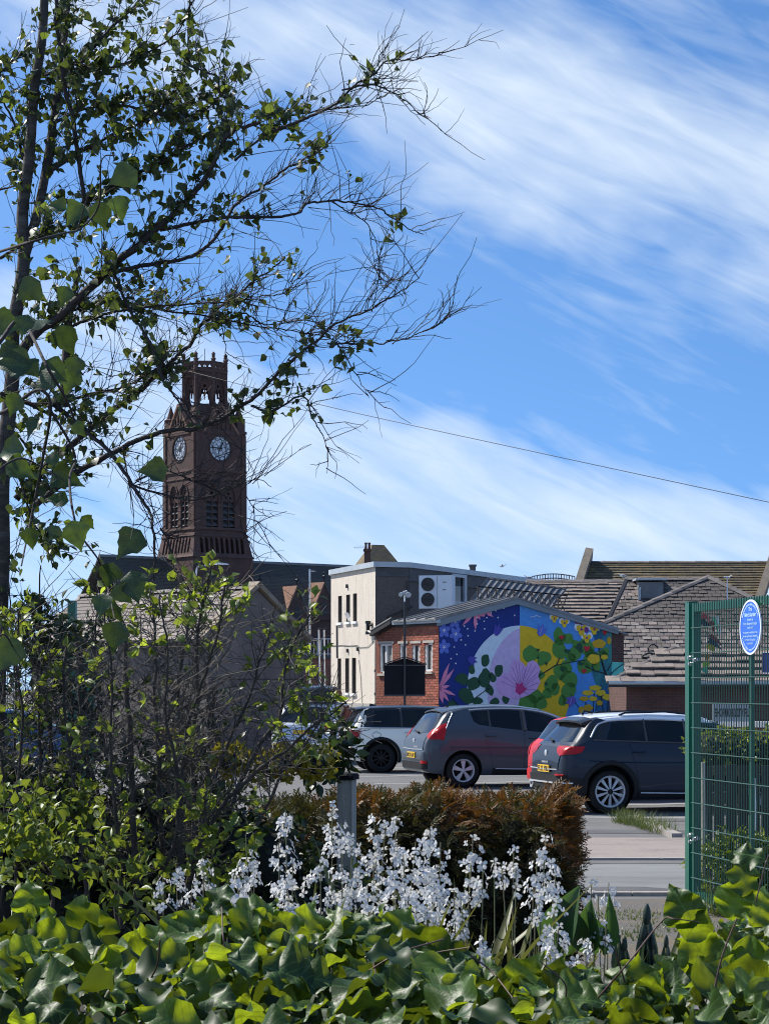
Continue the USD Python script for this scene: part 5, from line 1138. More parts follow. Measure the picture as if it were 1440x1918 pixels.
def build_car(spec):
    B = spec['body']; yaw = spec['yaw']; c, s_ = math.cos(yaw), math.sin(yaw); Rm = np.array([[c, -s_, 0], [s_, c, 0], [0, 0, 1.0]])
    ax0, ax1 = spec['axles']; R, rr = spec['wheel']; tr = B.W / 2 - .115
    near = np.array([ax0, -(tr + .1), 0]); base = np.array(spec['spot'], float) - Rm @ near; ctr = base + Rm @ np.array([B.L / 2, 0, 0])
    root = thing(spec['name'], spec['label'], 'car', (ctr[0], ctr[1], base[2]), group=spec.get('group'))
    to = lambda v: np.asarray(v, float) @ Rm.T + base
    def add(name, mesh, mat, smooth=30, parent=None, label=None):
        if isinstance(mesh, MB): mesh = mesh.arr()
        if isinstance(mesh, trimesh.Trimesh): mesh = (np.array(mesh.vertices), np.array(mesh.faces))
        return part(parent or root, name, (to(mesh[0]), mesh[1]), mat, smooth, label)
    paint_ = spec['paint']; ar = spec.get('arch', R + .065)
    lo = B.loft(); lm = manifold3d.Manifold(manifold3d.Mesh(np.asarray(lo.vertices, np.float32), np.asarray(lo.faces, np.uint32)))
    for axx in (ax0, ax1):
        for sg in (-1, 1):
            cyl = trimesh.creation.cylinder(ar, .34, sections=40); cyl.apply_transform(trimesh.transformations.rotation_matrix(math.pi / 2, (1, 0, 0))); cyl.apply_translation((axx, sg * (B.W / 2 - .12), R + .01))
            lm = lm - manifold3d.Manifold(manifold3d.Mesh(np.asarray(cyl.vertices, np.float32), np.asarray(cyl.faces, np.uint32)))
    q = lm.to_mesh(); body = add('body', (np.array(q.vert_properties[:, :3]), np.array(q.tri_verts)), paint_, 28)
    for axx in (ax0, ax1):
        for sg in ((-1, 1) if spec.get('both') else (-1,)):
            m = MB(); m.lathe([(.0, .0), (ar - .004, .0), (ar - .004, .17)], (axx, sg * (B.W / 2 - .285), R + .01), (0, sg, 0), 36); add('wheel_well', m, 'cladding', 40)
            if spec.get('clad'):
                m = MB(); th = np.linspace(-.32, math.pi + .32, 34); w_ = spec['clad']; v, f = [], []
                for t in th:
                    for e, dd in ((ar - .004, .008), (ar + .012, .022), (ar + w_ - .012, .020), (ar + w_, .002)):
                        x, z = axx + e * math.cos(t), R + .01 + e * math.sin(t); z = max(z, B.g(B.bot, x) + .005); v.append(B.side(x, z, sg, dd))
                for i in range(len(th) - 1):
                    for j in range(3): a = i * 4 + j; f.append([a, a + 4, a + 5, a + 1] if sg < 0 else [a, a + 1, a + 5, a + 4])
                m.add(v, f); add('arch_trim', m, 'cladding', 40)
    for axx in (ax0, ax1):
        for sg in (-1, 1): wheel(lambda n, mesh, mat, sm_, par=None: add(n, mesh, mat, sm_, par), axx, sg * tr, sg, R, rr, spec['rim'], spec['rim_mats'])
    for it in spec['panels']:
        kind, name, mat, A, C = it[:5]; o = it[5] if len(it) > 5 else {}
        for sg in ((-1, 1) if (kind == 's' and spec.get('both')) else (-1,)):
            pn = add(name, patch(B, kind, A, C, o.get('d', .006), o.get('m', 14), o.get('rows', 6), sg, o.get('th', .012)), mat, o.get('smooth', 30), None, o.get('label'))
            for h in o.get('handles', ()):
                m = MB(); m.tube([B.side(h[0], h[1], sg, .016), B.side(h[0] + .03, h[1] + .004, sg, .042), B.side(h[0] + .17, h[1] + .008, sg, .042), B.side(h[0] + .2, h[1] + .008, sg, .016)], .017, 6); add('handle', m, h[2] if len(h) > 2 else paint_, 40, pn)
    for kind, name, mat, pts, r in spec['lines']: add(name, line_on(B, kind, pts, r, d=.034 if kind == 'r' and pts[0][1] < .72 else .010), mat, 50)
    if 'plate' in spec:
        y0, y1, z0, z1, txt = spec['plate']; pts = [B.rear(y, z, .040) for y, z in ((y1, z0), (y0, z0), (y0, z1), (y1, z1))]
        xm = min(p[0] for p in pts); lean = max(p[0] for p in pts[2:]) - xm; fr = Frame((xm, (y0 + y1) / 2, z0), (0, -1, 0), up=(lean * .7, 0, z1 - z0), out=(-1, 0, 0)); w_, h_ = (y1 - y0), (z1 - z0)
        m = MB(); fr.box(m, -w_ / 2, w_ / 2, 0, h_, -.012, 0); pl = add('number_plate', m, 'plate_yellow', False)
        if txt:
            tm = meshkit.text_mesh(txt, h_ * .68, .003, bold=True); b_ = tm.bounds; sx = min(w_ * .92 / (b_[1, 0] - b_[0, 0]), 1.3)
            v = np.array(tm.vertices); v[:, 0] = (v[:, 0] - (b_[0, 0] + b_[1, 0]) / 2) * sx; v[:, 1] += h_ * .16
            add('lettering', (fr.pt(v[:, 0], v[:, 1], v[:, 2] + .0005), tm.faces), 'plate_ink', False, pl)
    for fn_ in spec.get('extra', ()): fn_(B, add)
    return root

def gspot(px, py, D): p = P(px, py, D); return (p[0], p[1], GZ)

# near dark blue car with a white roof
B1 = Body(4.23, 1.82,
    top=[(0, .80), (.015, .90), (.05, 1.02), (.10, 1.075), (.16, 1.10), (.24, 1.18), (.34, 1.30), (.44, 1.415), (.52, 1.48), (.60, 1.515), (.9, 1.548), (1.5, 1.573), (2.1, 1.560), (2.5, 1.50), (2.8, 1.40), (3.15, 1.18), (3.32, 1.07), (3.6, 1.02), (3.95, .94), (4.12, .84), (4.2, .70), (4.23, .6)],
    bot=[(0, .36), (.10, .30), (.5, .22), (3.6, .22), (4.23, .28)],
    belt=[(0, 1.0), (.4, 1.11), (1.2, 1.11), (2.1, 1.065), (3.0, 1.0), (4.23, .8)],
    plan=[(0, .74), (.02, .80), (.06, .865), (.14, .925), (.26, .965), (.45, .985), (.8, 1), (3.3, 1), (3.8, .93), (4.1, .8), (4.23, .6)],
    roofw=[(0, .5), (.3, .60), (.6, .635), (1.6, .655), (2.6, .63), (3.3, .6), (4.23, .5)])
gw = lambda xs: [(x, z) for x, z in xs]
panels1 = [
    ('s', 'door', 'paint_navy', [(1.10, 1.085), (1.62, 1.075), (2.08, 1.05)], [(1.28, .34), (1.62, .30), (2.06, .30)], dict(d=.007, handles=[(1.15, .96)])),
    ('s', 'door', 'paint_navy', [(2.10, 1.05), (2.6, 1.02), (3.08, .985)], [(2.08, .30), (2.6, .30), (3.06, .32)], dict(d=.007, handles=[(2.16, .94)])),
    ('s', 'window', 'car_side_glass', [(.86, 1.415), (1.15, 1.435), (1.38, 1.44)], [(.72, 1.155), (1.05, 1.145), (1.36, 1.13)], dict(d=.004)),
    ('s', 'window', 'car_side_glass', [(1.42, 1.442), (1.75, 1.445), (2.06, 1.435)], [(1.40, 1.13), (1.75, 1.11), (2.06, 1.095)], dict(d=.004)),
    ('s', 'window', 'car_side_glass', [(2.10, 1.433), (2.4, 1.40), (2.66, 1.33)], [(2.10, 1.09), (2.6, 1.06), (2.96, 1.03)], dict(d=.004)),
    ('s', 'roof_panel', 'paint_white', [(.62, 1.512), (1.6, 1.562), (2.55, 1.482)], [(.76, 1.455), (1.6, 1.482), (2.6, 1.405)], dict(d=.010, m=20)),
    ('s', 'quarter_panel', 'paint_black', [(.52, 1.37), (.68, 1.41), (.83, 1.42)], [(.46, 1.18), (.58, 1.165), (.70, 1.16)], dict(d=.003)),
    ('r', 'rear_window', 'car_glass', [(-.50, 1.44), (0, 1.46), (.50, 1.44)], [(-.68, 1.12), (0, 1.10), (.68, 1.12)], dict(d=.004, m=20, rows=8)),
    ('t', 'roof', 'paint_white', [(.50, -.50), (.72, -.60), (1.6, -.635), (2.55, -.59)], [(.50, .50), (.72, .60), (1.6, .635), (2.55, .59)], dict(d=.012, m=26, rows=14)),
    ('r', 'tailgate', 'paint_navy', [(-.66, 1.03), (0, 1.04), (.66, 1.03)], [(-.60, .70), (0, .69), (.60, .70)], dict(d=.010, m=18)),
    ('r', 'tail_light', 'lamp_red', [(-.84, 1.05), (-.66, 1.06), (-.42, 1.055)], [(-.83, .93), (-.62, .90), (-.48, .96)], dict(d=.014, m=12)),
    ('r', 'tail_light', 'lamp_red', [(.42, 1.055), (.66, 1.06), (.84, 1.05)], [(.48, .96), (.62, .90), (.83, .93)], dict(d=.014, m=12)),
    ('s', 'tail_light', 'lamp_red', [(.095, 1.05), (.2, 1.055), (.36, 1.05)], [(.085, .93), (.18, .925), (.30, .96)], dict(d=.010, m=10)),
    ('r', 'bumper', 'cladding', [(-.80, .60), (0, .60), (.80, .60)], [(-.78, .38), (0, .36), (.78, .38)], dict(d=.03, m=18, th=.05)),
    ('s', 'sill_trim', 'cladding', [(1.25, .36), (2.2, .34), (2.95, .36)], [(1.25, .24), (2.2, .23), (2.95, .24)], dict(d=.016, m=16)),
    ('s', 'tail_skirt', 'cladding', [(.06, .58), (.2, .56), (.40, .52)], [(.08, .36), (.2, .33), (.38, .30)], dict(d=.014, m=8)),
]
lines1 = [
    ('s', 'roof_trim', 'chrome', [(.47, 1.19), (.60, 1.36), (.70, 1.42), (.95, 1.458), (1.6, 1.468), (2.3, 1.435)], .014),
    ('s', 'side_trim', 'chrome', [(1.28, .315), (2.1, .298), (2.92, .315)], .013),
    ('s', 'shoulder_crease', 'paint_navy', [(.42, .83), (1.2, .795), (2.2, .785), (3.0, .78)], .010),
    ('s', 'window_trim', 'dark_cladding', [(1.39, 1.13), (1.40, 1.47)], .016), ('s', 'window_trim', 'dark_cladding', [(2.08, 1.09), (2.08, 1.465)], .02),
    ('s', 'beltline_trim', 'dark_cladding', [(.5, 1.15), (1.2, 1.125), (2.2, 1.085), (3.0, 1.02)], .011),
    ('r', 'bumper_trim', 'chrome', [(-.84, .475), (-.4, .47), (0, .47), (.4, .47), (.8, .475)], .015),
    ('r', 'tailgate_crease', 'chrome', [(-.62, .685), (0, .675), (.62, .685)], .010),
    ('r', 'exhaust_surround', 'chrome', [(-.74, .45), (-.50, .455), (-.56, .37), (-.70, .38), (-.74, .45)], .014),
    ('r', 'exhaust_surround', 'chrome', [(.74, .45), (.50, .455), (.56, .37), (.70, .38), (.74, .45)], .014),
    ('r', 'reflector', 'lamp_red', [(-.78, .60), (-.56, .60)], .018),
]
def spoiler1(B, add):
    m = MB(); v = []
    for y in np.linspace(-.62, .62, 15): 
        p = B.up(.56, y * .99, .012); e = np.array([.34 + .05 * (abs(y) / .62) ** 2, y * .97, p[2] - .055]); v += [p, e, e - (0, 0, .03), np.array([.52, y * .97, p[2] - .10])]
    f = [];
    for i in range(14):
        for j in range(4): a = i * 4 + j; b = i * 4 + (j + 1) % 4; f.append([a, b, b + 4, a + 4])
    f += [[0, 1, 2, 3], [56, 59, 58, 57]]; m.add(v, np.array(f)); mm = trimesh.Trimesh(*m.arr(), process=False); mm.fix_normals(); add('spoiler', mm, 'paint_black', 30)
    m = MB(); m.tube([B.up(.62, .0, .02), B.up(.66, 0, .075), B.up(.80, 0, .03)], [.03, .02, .02], 6); add('roof_aerial', m, 'paint_black', 50)
    for sg in (-1, 1):
        m = MB(); q = [B.up(x, sg * .60, .012 + h) for x, h in ((1.02, .0), (1.12, .035), (1.8, .045), (2.3, .03), (2.42, 0))]; m.tube(q, .018, 6); add('roof_rail', m, 'paint_black', 50)
    m = MB(); m.tube([B.rear(.02, 1.115, .03), B.rear(.28, 1.15, .025), B.rear(.40, 1.17, .02)], [.022, .012, .008], 5); add('rear_wiper', m, 'cladding', 50)
    m = MB(); m.lathe([(.052, 0), (.052, .012), (.04, .018), (.0, .018)], B.rear(0, .93, .008), (-1, 0, 0), 18); add('badge', m, 'chrome', 40)
    m = MB(); m.lathe([(.10, .0), (.105, .05)], np.array([.55, -.4, .3]), (1, 0, 0), 12); m.tube([(.12, -.62, .33), (.5, -.5, .33)], .035, 8); add('exhaust', m, 'cladding', 40)
    for k in range(5):
        x = B.rear(-.12 + .06 * k, .79, .012); m = MB(); m.box(x, (.006, .034, .03)); add('model_letter', m, 'chrome', False)
build_car(dict(name='parked_car', label='dark blue crossover with white roof and silver ten spoke wheels, nearest the gate', body=B1, yaw=math.radians(15), spot=gspot(1143, 1524, 32.7), axles=(.765, 3.355), wheel=(.338, .248), arch=.41, clad=.075,
    rim=(10, 'ten'), rim_mats=('alloy', 'cladding'), paint='paint_navy', panels=panels1, lines=lines1, plate=(-.26, .26, .63, .742, 'FL21 YBU'), extra=[spoiler1], group='cars parked in the car park'))

# grey people carrier, middle of the row
B2 = Body(4.37, 1.84,
    top=[(0, .66), (.012, .80), (.04, .92), (.08, 1.0), (.13, 1.06), (.20, 1.16), (.30, 1.30), (.40, 1.43), (.50, 1.52), (.58, 1.555), (.9, 1.605), (1.5, 1.638), (2.0, 1.63), (2.5, 1.56), (2.9, 1.43), (3.3, 1.22), (3.55, 1.08), (3.85, .99), (4.15, .88), (4.3, .74), (4.37, .58)],
    bot=[(0, .34), (.12, .29), (.5, .24), (3.7, .22), (4.37, .26)],
    belt=[(0, 1.0), (.5, 1.20), (1.0, 1.20), (2.0, 1.09), (3.2, .98), (4.37, .8)],
    plan=[(0, .76), (.02, .82), (.06, .88), (.14, .935), (.28, .97), (.5, .99), (.9, 1), (3.3, 1), (3.8, .93), (4.2, .8), (4.37, .58)],
    roofw=[(0, .52), (.3, .62), (.6, .655), (1.6, .68), (2.6, .66), (3.4, .62), (4.37, .5)])
panels2 = [
    ('s', 'door', 'paint_graphite', [(1.20, 1.165), (1.6, 1.13), (2.05, 1.08)], [(1.42, .38), (1.7, .33), (2.04, .33)], dict(d=.007, handles=[(1.26, 1.02)])),
    ('s', 'door', 'paint_graphite', [(2.07, 1.08), (2.6, 1.03), (3.12, .98)], [(2.06, .33), (2.6, .33), (3.1, .35)], dict(d=.007, handles=[(2.16, .97)])),
    ('s', 'window', 'car_side_glass', [(.98, 1.50), (1.18, 1.52), (1.34, 1.525)], [(1.02, 1.31), (1.12, 1.245), (1.33, 1.21)], dict(d=.004)),
    ('s', 'window', 'car_side_glass', [(1.38, 1.527), (1.7, 1.53), (2.02, 1.52)], [(1.37, 1.205), (1.7, 1.165), (2.02, 1.13)], dict(d=.004)),
    ('s', 'window', 'car_side_glass', [(2.14, 1.515), (2.5, 1.455), (2.85, 1.34)], [(2.14, 1.115), (2.6, 1.07), (3.2, 1.01)], dict(d=.004)),
    ('r', 'rear_window', 'car_glass', [(-.58, 1.50), (0, 1.525), (.58, 1.50)], [(-.74, 1.10), (0, 1.06), (.74, 1.10)], dict(d=.004, m=22, rows=8)),
    ('r', 'tailgate', 'paint_graphite', [(-.64, 1.03), (0, 1.03), (.64, 1.03)], [(-.66, .74), (0, .74), (.66, .74)], dict(d=.009, m=18)),
    ('r', 'tail_light', 'lamp_red', [(-.84, 1.24), (-.76, 1.19), (-.66, 1.12)], [(-.87, .95), (-.80, .96), (-.62, 1.03)], dict(d=.013, m=10)),
    ('r', 'tail_light', 'lamp_red', [(.66, 1.12), (.76, 1.19), (.84, 1.24)], [(.62, 1.03), (.80, .96), (.87, .95)], dict(d=.013, m=10)),
    ('s', 'tail_light', 'lamp_red', [(.16, 1.14), (.30, 1.22), (.46, 1.28)], [(.14, 1.0), (.26, .96), (.38, .94)], dict(d=.010, m=10)),
    ('r', 'bumper', 'paint_graphite', [(-.83, .70), (0, .705), (.83, .70)], [(-.84, .55), (0, .55), (.84, .55)], dict(d=.022, m=18, th=.04)),
    ('r', 'bumper_valance', 'cladding', [(-.80, .50), (0, .50), (.80, .50)], [(-.78, .36), (0, .36), (.78, .36)], dict(d=.018, m=18, th=.04)),
    ('r', 'reflector', 'lamp_red', [(-.80, .53), (-.70, .53), (-.60, .53)], [(-.80, .47), (-.70, .47), (-.60, .47)], dict(d=.024, m=6)),
    ('s', 'sill_trim', 'cladding', [(1.4, .38), (2.2, .36), (3.0, .38)], [(1.4, .25), (2.2, .24), (3.0, .25)], dict(d=.014, m=16)),
    ('t', 'roof', 'paint_graphite', [(.62, -.60), (.9, -.63), (1.6, -.655), (2.5, -.62)], [(.62, .60), (.9, .63), (1.6, .655), (2.5, .62)], dict(d=.006, m=22, rows=12)),
]
lines2 = [
    ('s', 'window_trim', 'chrome', [(.96, 1.535), (1.4, 1.56), (2.0, 1.555), (2.5, 1.49), (2.9, 1.36), (3.25, 1.18)], .014),
    ('s', 'sill_strip', 'chrome', [(1.45, .37), (2.2, .352), (3.0, .37)], .010),
    ('s', 'pillar_trim', 'dark_cladding', [(1.36, 1.21), (1.36, 1.525)], .014), ('s', 'pillar_trim', 'dark_cladding', [(2.08, 1.12), (2.08, 1.52)], .04),
    ('s', 'side_crease', 'paint_graphite', [(.5, .80), (1.2, .79), (2.2, .78), (3.1, .77)], .010),
    ('s', 'rear_screen_trim', 'chrome', [(.43, 1.17), (.52, 1.33), (.60, 1.46), (.585, 1.50)], .010),
    ('r', 'tailgate_trim', 'chrome', [(-.66, .755), (0, .745), (.66, .755)], .008),
]
def extra2(B, add):
    m = MB(); m.tube([B.rear(-.05, 1.08, .03), B.rear(.2, 1.10, .025), B.rear(.34, 1.12, .02)], [.022, .012, .008], 5); add('rear_wiper', m, 'cladding', 50)
    m = MB(); m.tube([B.up(.75, 0, .01), B.up(.60, .0, .09), B.up(.45, 0, .17)], [.014, .008, .005], 5); add('roof_aerial', m, 'cladding', 50)
    m = MB(); v = [];
    for y in np.linspace(-.60, .60, 13): p = B.up(.62, y, .006); e = np.array([.44, y * .98, p[2] - .035 - .02 * (y / .6) ** 2]); v += [p, e, e - (0, 0, .025), np.array([.56, y * .98, p[2] - .08])]
    f = []
    for i in range(12):
        for j in range(4): a = i * 4 + j; b = i * 4 + (j + 1) % 4; f.append([a, b, b + 4, a + 4])
    f += [[0, 1, 2, 3], [48, 51, 50, 49]]; m.add(v, np.array(f)); mm = trimesh.Trimesh(*m.arr(), process=False); mm.fix_normals(); add('spoiler', mm, 'paint_graphite', 30)
    for k in range(4):
        x = B.rear(-.30 + .06 * k, .80, .012); m = MB(); m.box(x, (.006, .034, .03)); add('model_letter', m, 'chrome', False)
    m = MB(); m.lathe([(.045, 0), (.045, .012), (.0, .016)], B.rear(0, .92, .008), (-1, 0, 0), 16); add('badge', m, 'chrome', 40)
build_car(dict(name='parked_car', label='dark grey people carrier with five spoke wheels and red rear lamps before the mural', body=B2, yaw=math.radians(16), spot=gspot(868, 1476, 41.2), axles=(.78, 3.393), wheel=(.335, .228), arch=.395, clad=None,
    rim=(5, 'fat'), rim_mats=('alloy', 'alloy'), paint='paint_graphite', panels=panels2, lines=lines2, plate=(-.26, .26, .575, .69, 'NK10 UAV'), extra=[extra2], group='cars parked in the car park'))

# red hatchback, only a sliver showing
B3 = Body(4.0, 1.74,
    top=[(0, .62), (.012, .80), (.05, .95), (.10, 1.02), (.20, 1.12), (.34, 1.32), (.44, 1.42), (.6, 1.455), (1.2, 1.49), (1.8, 1.48), (2.3, 1.40), (2.9, 1.1), (3.1, 1.0), (3.7, .88), (3.95, .7), (4.0, .55)],
    bot=[(0, .32), (.4, .22), (3.6, .2), (4.0, .26)], belt=[(0, .93), (.5, .98), (3.0, .92), (4.0, .75)],
    plan=[(0, .74), (.02, .80), (.06, .86), (.14, .92), (.28, .965), (.6, 1), (3.1, 1), (3.6, .92), (4.0, .6)], roofw=[(0, .5), (.5, .62), (1.6, .64), (2.4, .6), (4.0, .5)])
panels3 = [('r', 'rear_window', 'car_glass', [(-.5, 1.39), (0, 1.41), (.5, 1.39)], [(-.66, 1.07), (0, 1.05), (.66, 1.07)], dict(d=.004, m=18, rows=8)),
    ('r', 'tail_light', 'lamp_red', [(.62, 1.03), (.72, 1.05), (.82, 1.02)], [(.62, .78), (.72, .76), (.82, .78)], dict(d=.012)), ('r', 'tail_light', 'lamp_red', [(-.82, 1.02), (-.72, 1.05), (-.62, 1.03)], [(-.82, .78), (-.72, .76), (-.62, .78)], dict(d=.012)),
    ('r', 'tailgate', 'paint_red', [(-.56, .99), (0, .99), (.56, .99)], [(-.58, .62), (0, .62), (.58, .62)], dict(d=.008, m=16)), ('r', 'bumper', 'paint_red', [(-.74, .52), (0, .52), (.74, .52)], [(-.72, .34), (0, .34), (.72, .34)], dict(d=.02, m=16, th=.04)),
    ('s', 'window', 'car_side_glass', [(.7, 1.36), (1.2, 1.39), (1.9, 1.38)], [(.62, 1.03), (1.2, 1.01), (2.0, .98)], dict(d=.004)), ('s', 'door', 'paint_red', [(1.05, .97), (1.6, .96), (2.6, .93)], [(1.2, .3), (1.6, .28), (2.6, .3)], dict(d=.006))]
build_car(dict(name='parked_car', label='bright red hatchback mostly hidden behind the dark blue crossover', body=B3, yaw=math.radians(17), spot=gspot(1116, 1510, 36.3), axles=(.7, 3.2), wheel=(.30, .2), rim=(5, 'fat'), rim_mats=('alloy', 'alloy'), paint='paint_red', panels=panels3, lines=[('r', 'tailgate_trim', 'cladding', [(-.5, .56), (0, .55), (.5, .56)], .012)], plate=(-.26, .26, .55, .66, None), group='cars parked in the car park'))

# cream and black small estate
B4 = Body(4.3, 1.82,
    top=[(0, .66), (.010, .82), (.03, .98), (.06, 1.04), (.10, 1.09), (.20, 1.24), (.30, 1.40), (.36, 1.50), (.42, 1.525), (.8, 1.545), (1.6, 1.557), (2.2, 1.535), (2.45, 1.48), (2.7, 1.36), (3.0, 1.12), (3.1, 1.06), (3.5, 1.02), (4.0, .93), (4.22, .78), (4.3, .6)],
    bot=[(0, .34), (.12, .28), (.5, .22), (3.7, .22), (4.3, .28)], belt=[(0, 1.0), (.4, 1.04), (3.0, 1.0), (4.3, .85)],
    plan=[(0, .76), (.02, .83), (.06, .89), (.14, .94), (.28, .975), (.5, .99), (.9, 1), (3.4, 1), (3.9, .93), (4.2, .8), (4.3, .6)], roofw=[(0, .56), (.3, .64), (.6, .665), (1.6, .68), (2.4, .66), (3.2, .64), (4.3, .5)])
panels4 = [
    ('s', 'door', 'paint_cream', [(1.22, 1.02), (1.6, 1.015), (1.98, 1.01)], [(1.40, .38), (1.7, .34), (1.97, .34)], dict(d=.007, handles=[(1.30, .93, 'chrome')])),
    ('s', 'door', 'paint_cream', [(2.0, 1.01), (2.5, 1.0), (3.0, .99)], [(1.99, .34), (2.5, .34), (3.0, .36)], dict(d=.007, handles=[(2.1, .92, 'chrome')])),
    ('s', 'pillar_panel', 'paint_black', [(.40, 1.47), (1.2, 1.50), (2.2, 1.49), (2.45, 1.43)], [(.26, 1.06), (1.0, 1.04), (2.2, 1.02), (2.98, 1.02)], dict(d=.003, m=24)),
    ('s', 'window', 'car_side_glass', [(.62, 1.43), (.9, 1.455), (1.20, 1.46)], [(.56, 1.09), (.9, 1.075), (1.20, 1.07)], dict(d=.008)),
    ('s', 'window', 'car_side_glass', [(1.28, 1.46), (1.6, 1.465), (1.96, 1.46)], [(1.28, 1.07), (1.6, 1.06), (1.96, 1.06)], dict(d=.008)),
    ('s', 'window', 'car_side_glass', [(2.06, 1.455), (2.25, 1.44), (2.42, 1.40)], [(2.06, 1.06), (2.4, 1.05), (2.85, 1.045)], dict(d=.008)),
    ('r', 'rear_window', 'car_glass', [(-.56, 1.45), (0, 1.46), (.56, 1.45)], [(-.70, 1.09), (0, 1.08), (.70, 1.09)], dict(d=.004, m=20, rows=8)),
    ('t', 'roof', 'paint_black', [(.34, -.60), (.8, -.65), (1.6, -.66), (2.4, -.63)], [(.34, .60), (.8, .65), (1.6, .66), (2.4, .63)], dict(d=.010, m=24, rows=12)),
    ('s', 'roof_panel', 'paint_black', [(.42, 1.518), (1.2, 1.535), (2.3, 1.50)], [(.40, 1.465), (1.2, 1.495), (2.35, 1.455)], dict(d=.004, m=18)),
    ('r', 'tail_light', 'lamp_red', [(-.86, 1.00), (-.78, 1.01), (-.68, .99)], [(-.86, .80), (-.78, .79), (-.68, .81)], dict(d=.014)), ('r', 'tail_light', 'lamp_red', [(.68, .99), (.78, 1.01), (.86, 1.00)], [(.68, .81), (.78, .79), (.86, .80)], dict(d=.014)),
    ('s', 'tail_light', 'lamp_red', [(.06, .99), (.14, .995), (.24, .97)], [(.065, .82), (.14, .81), (.22, .84)], dict(d=.010)),
    ('r', 'tailgate', 'paint_cream', [(-.60, 1.03), (0, 1.03), (.60, 1.03)], [(-.60, .62), (0, .62), (.60, .62)], dict(d=.008, m=16)), ('r', 'bumper', 'cladding', [(-.80, .48), (0, .48), (.80, .48)], [(-.78, .34), (0, .34), (.78, .34)], dict(d=.016, m=16, th=.04)),
    ('s', 'sill_trim', 'cladding', [(1.35, .40), (2.2, .38), (3.0, .40)], [(1.35, .24), (2.2, .23), (3.0, .24)], dict(d=.014, m=16)),
    ('r', 'reflector', 'lamp_red', [(-.84, .58), (-.76, .58), (-.66, .58)], [(-.84, .53), (-.76, .53), (-.66, .53)], dict(d=.012, m=6))]
lines4 = [('s', 'belt_trim', 'chrome', [(.16, 1.035), (1.0, 1.035), (2.0, 1.018), (3.0, 1.005)], .012), ('s', 'pillar_trim', 'dark_cladding', [(1.24, 1.06), (1.24, 1.47)], .016), ('s', 'pillar_trim', 'dark_cladding', [(2.01, 1.04), (2.01, 1.47)], .02), ('s', 'lamp_trim', 'chrome', [(.06, .80), (.22, .83), (.25, .98), (.06, 1.0)], .008),
    ('s', 'fuel_flap', 'dark_cladding', [(.62, .96), (.52, .88), (.62, .80), (.74, .88), (.62, .96)], .004)]
def extra4(B, add):
    m = MB(); v = []
    for y in np.linspace(-.62, .62, 11): p = B.up(.46, y, .012); e = np.array([.20, y * .98, p[2] - .03]); v += [p, e, e - (0, 0, .03), np.array([.36, y * .98, p[2] - .08])]
    f = []
    for i in range(10):
        for j in range(4): a = i * 4 + j; b = i * 4 + (j + 1) % 4; f.append([a, b, b + 4, a + 4])
    f += [[0, 1, 2, 3], [40, 43, 42, 41]]; m.add(v, np.array(f)); mm = trimesh.Trimesh(*m.arr(), process=False); mm.fix_normals(); add('spoiler', mm, 'paint_black', 30)
    m = MB(); v = [B.up(.62, -.012, .0), B.up(.62, .012, 0), B.up(.86, .02, 0), B.up(.86, -.02, 0)]; top_ = [p + (.02, 0, .075) for p in v[:2]] + [p + (-.16, 0, .02) for p in v[2:]]; m.hexa([v[0], v[3], v[2], v[1], top_[0], top_[3], top_[2], top_[1]]); add('roof_fin', m, 'paint_black', False)
build_car(dict(name='parked_car', label='cream small estate with black roof and black wheels behind the grey people carrier', body=B4, yaw=math.radians(11), spot=gspot(714, 1446, 48.6), axles=(.74, 3.41), wheel=(.335, .232), arch=.415, clad=.07, rim=(10, 'thin'), rim_mats=('alloy_black', 'alloy_black'), paint='paint_cream', panels=panels4, lines=lines4, extra=[extra4], plate=(-.26, .26, .66, .77, None), group='cars parked in the car park'))

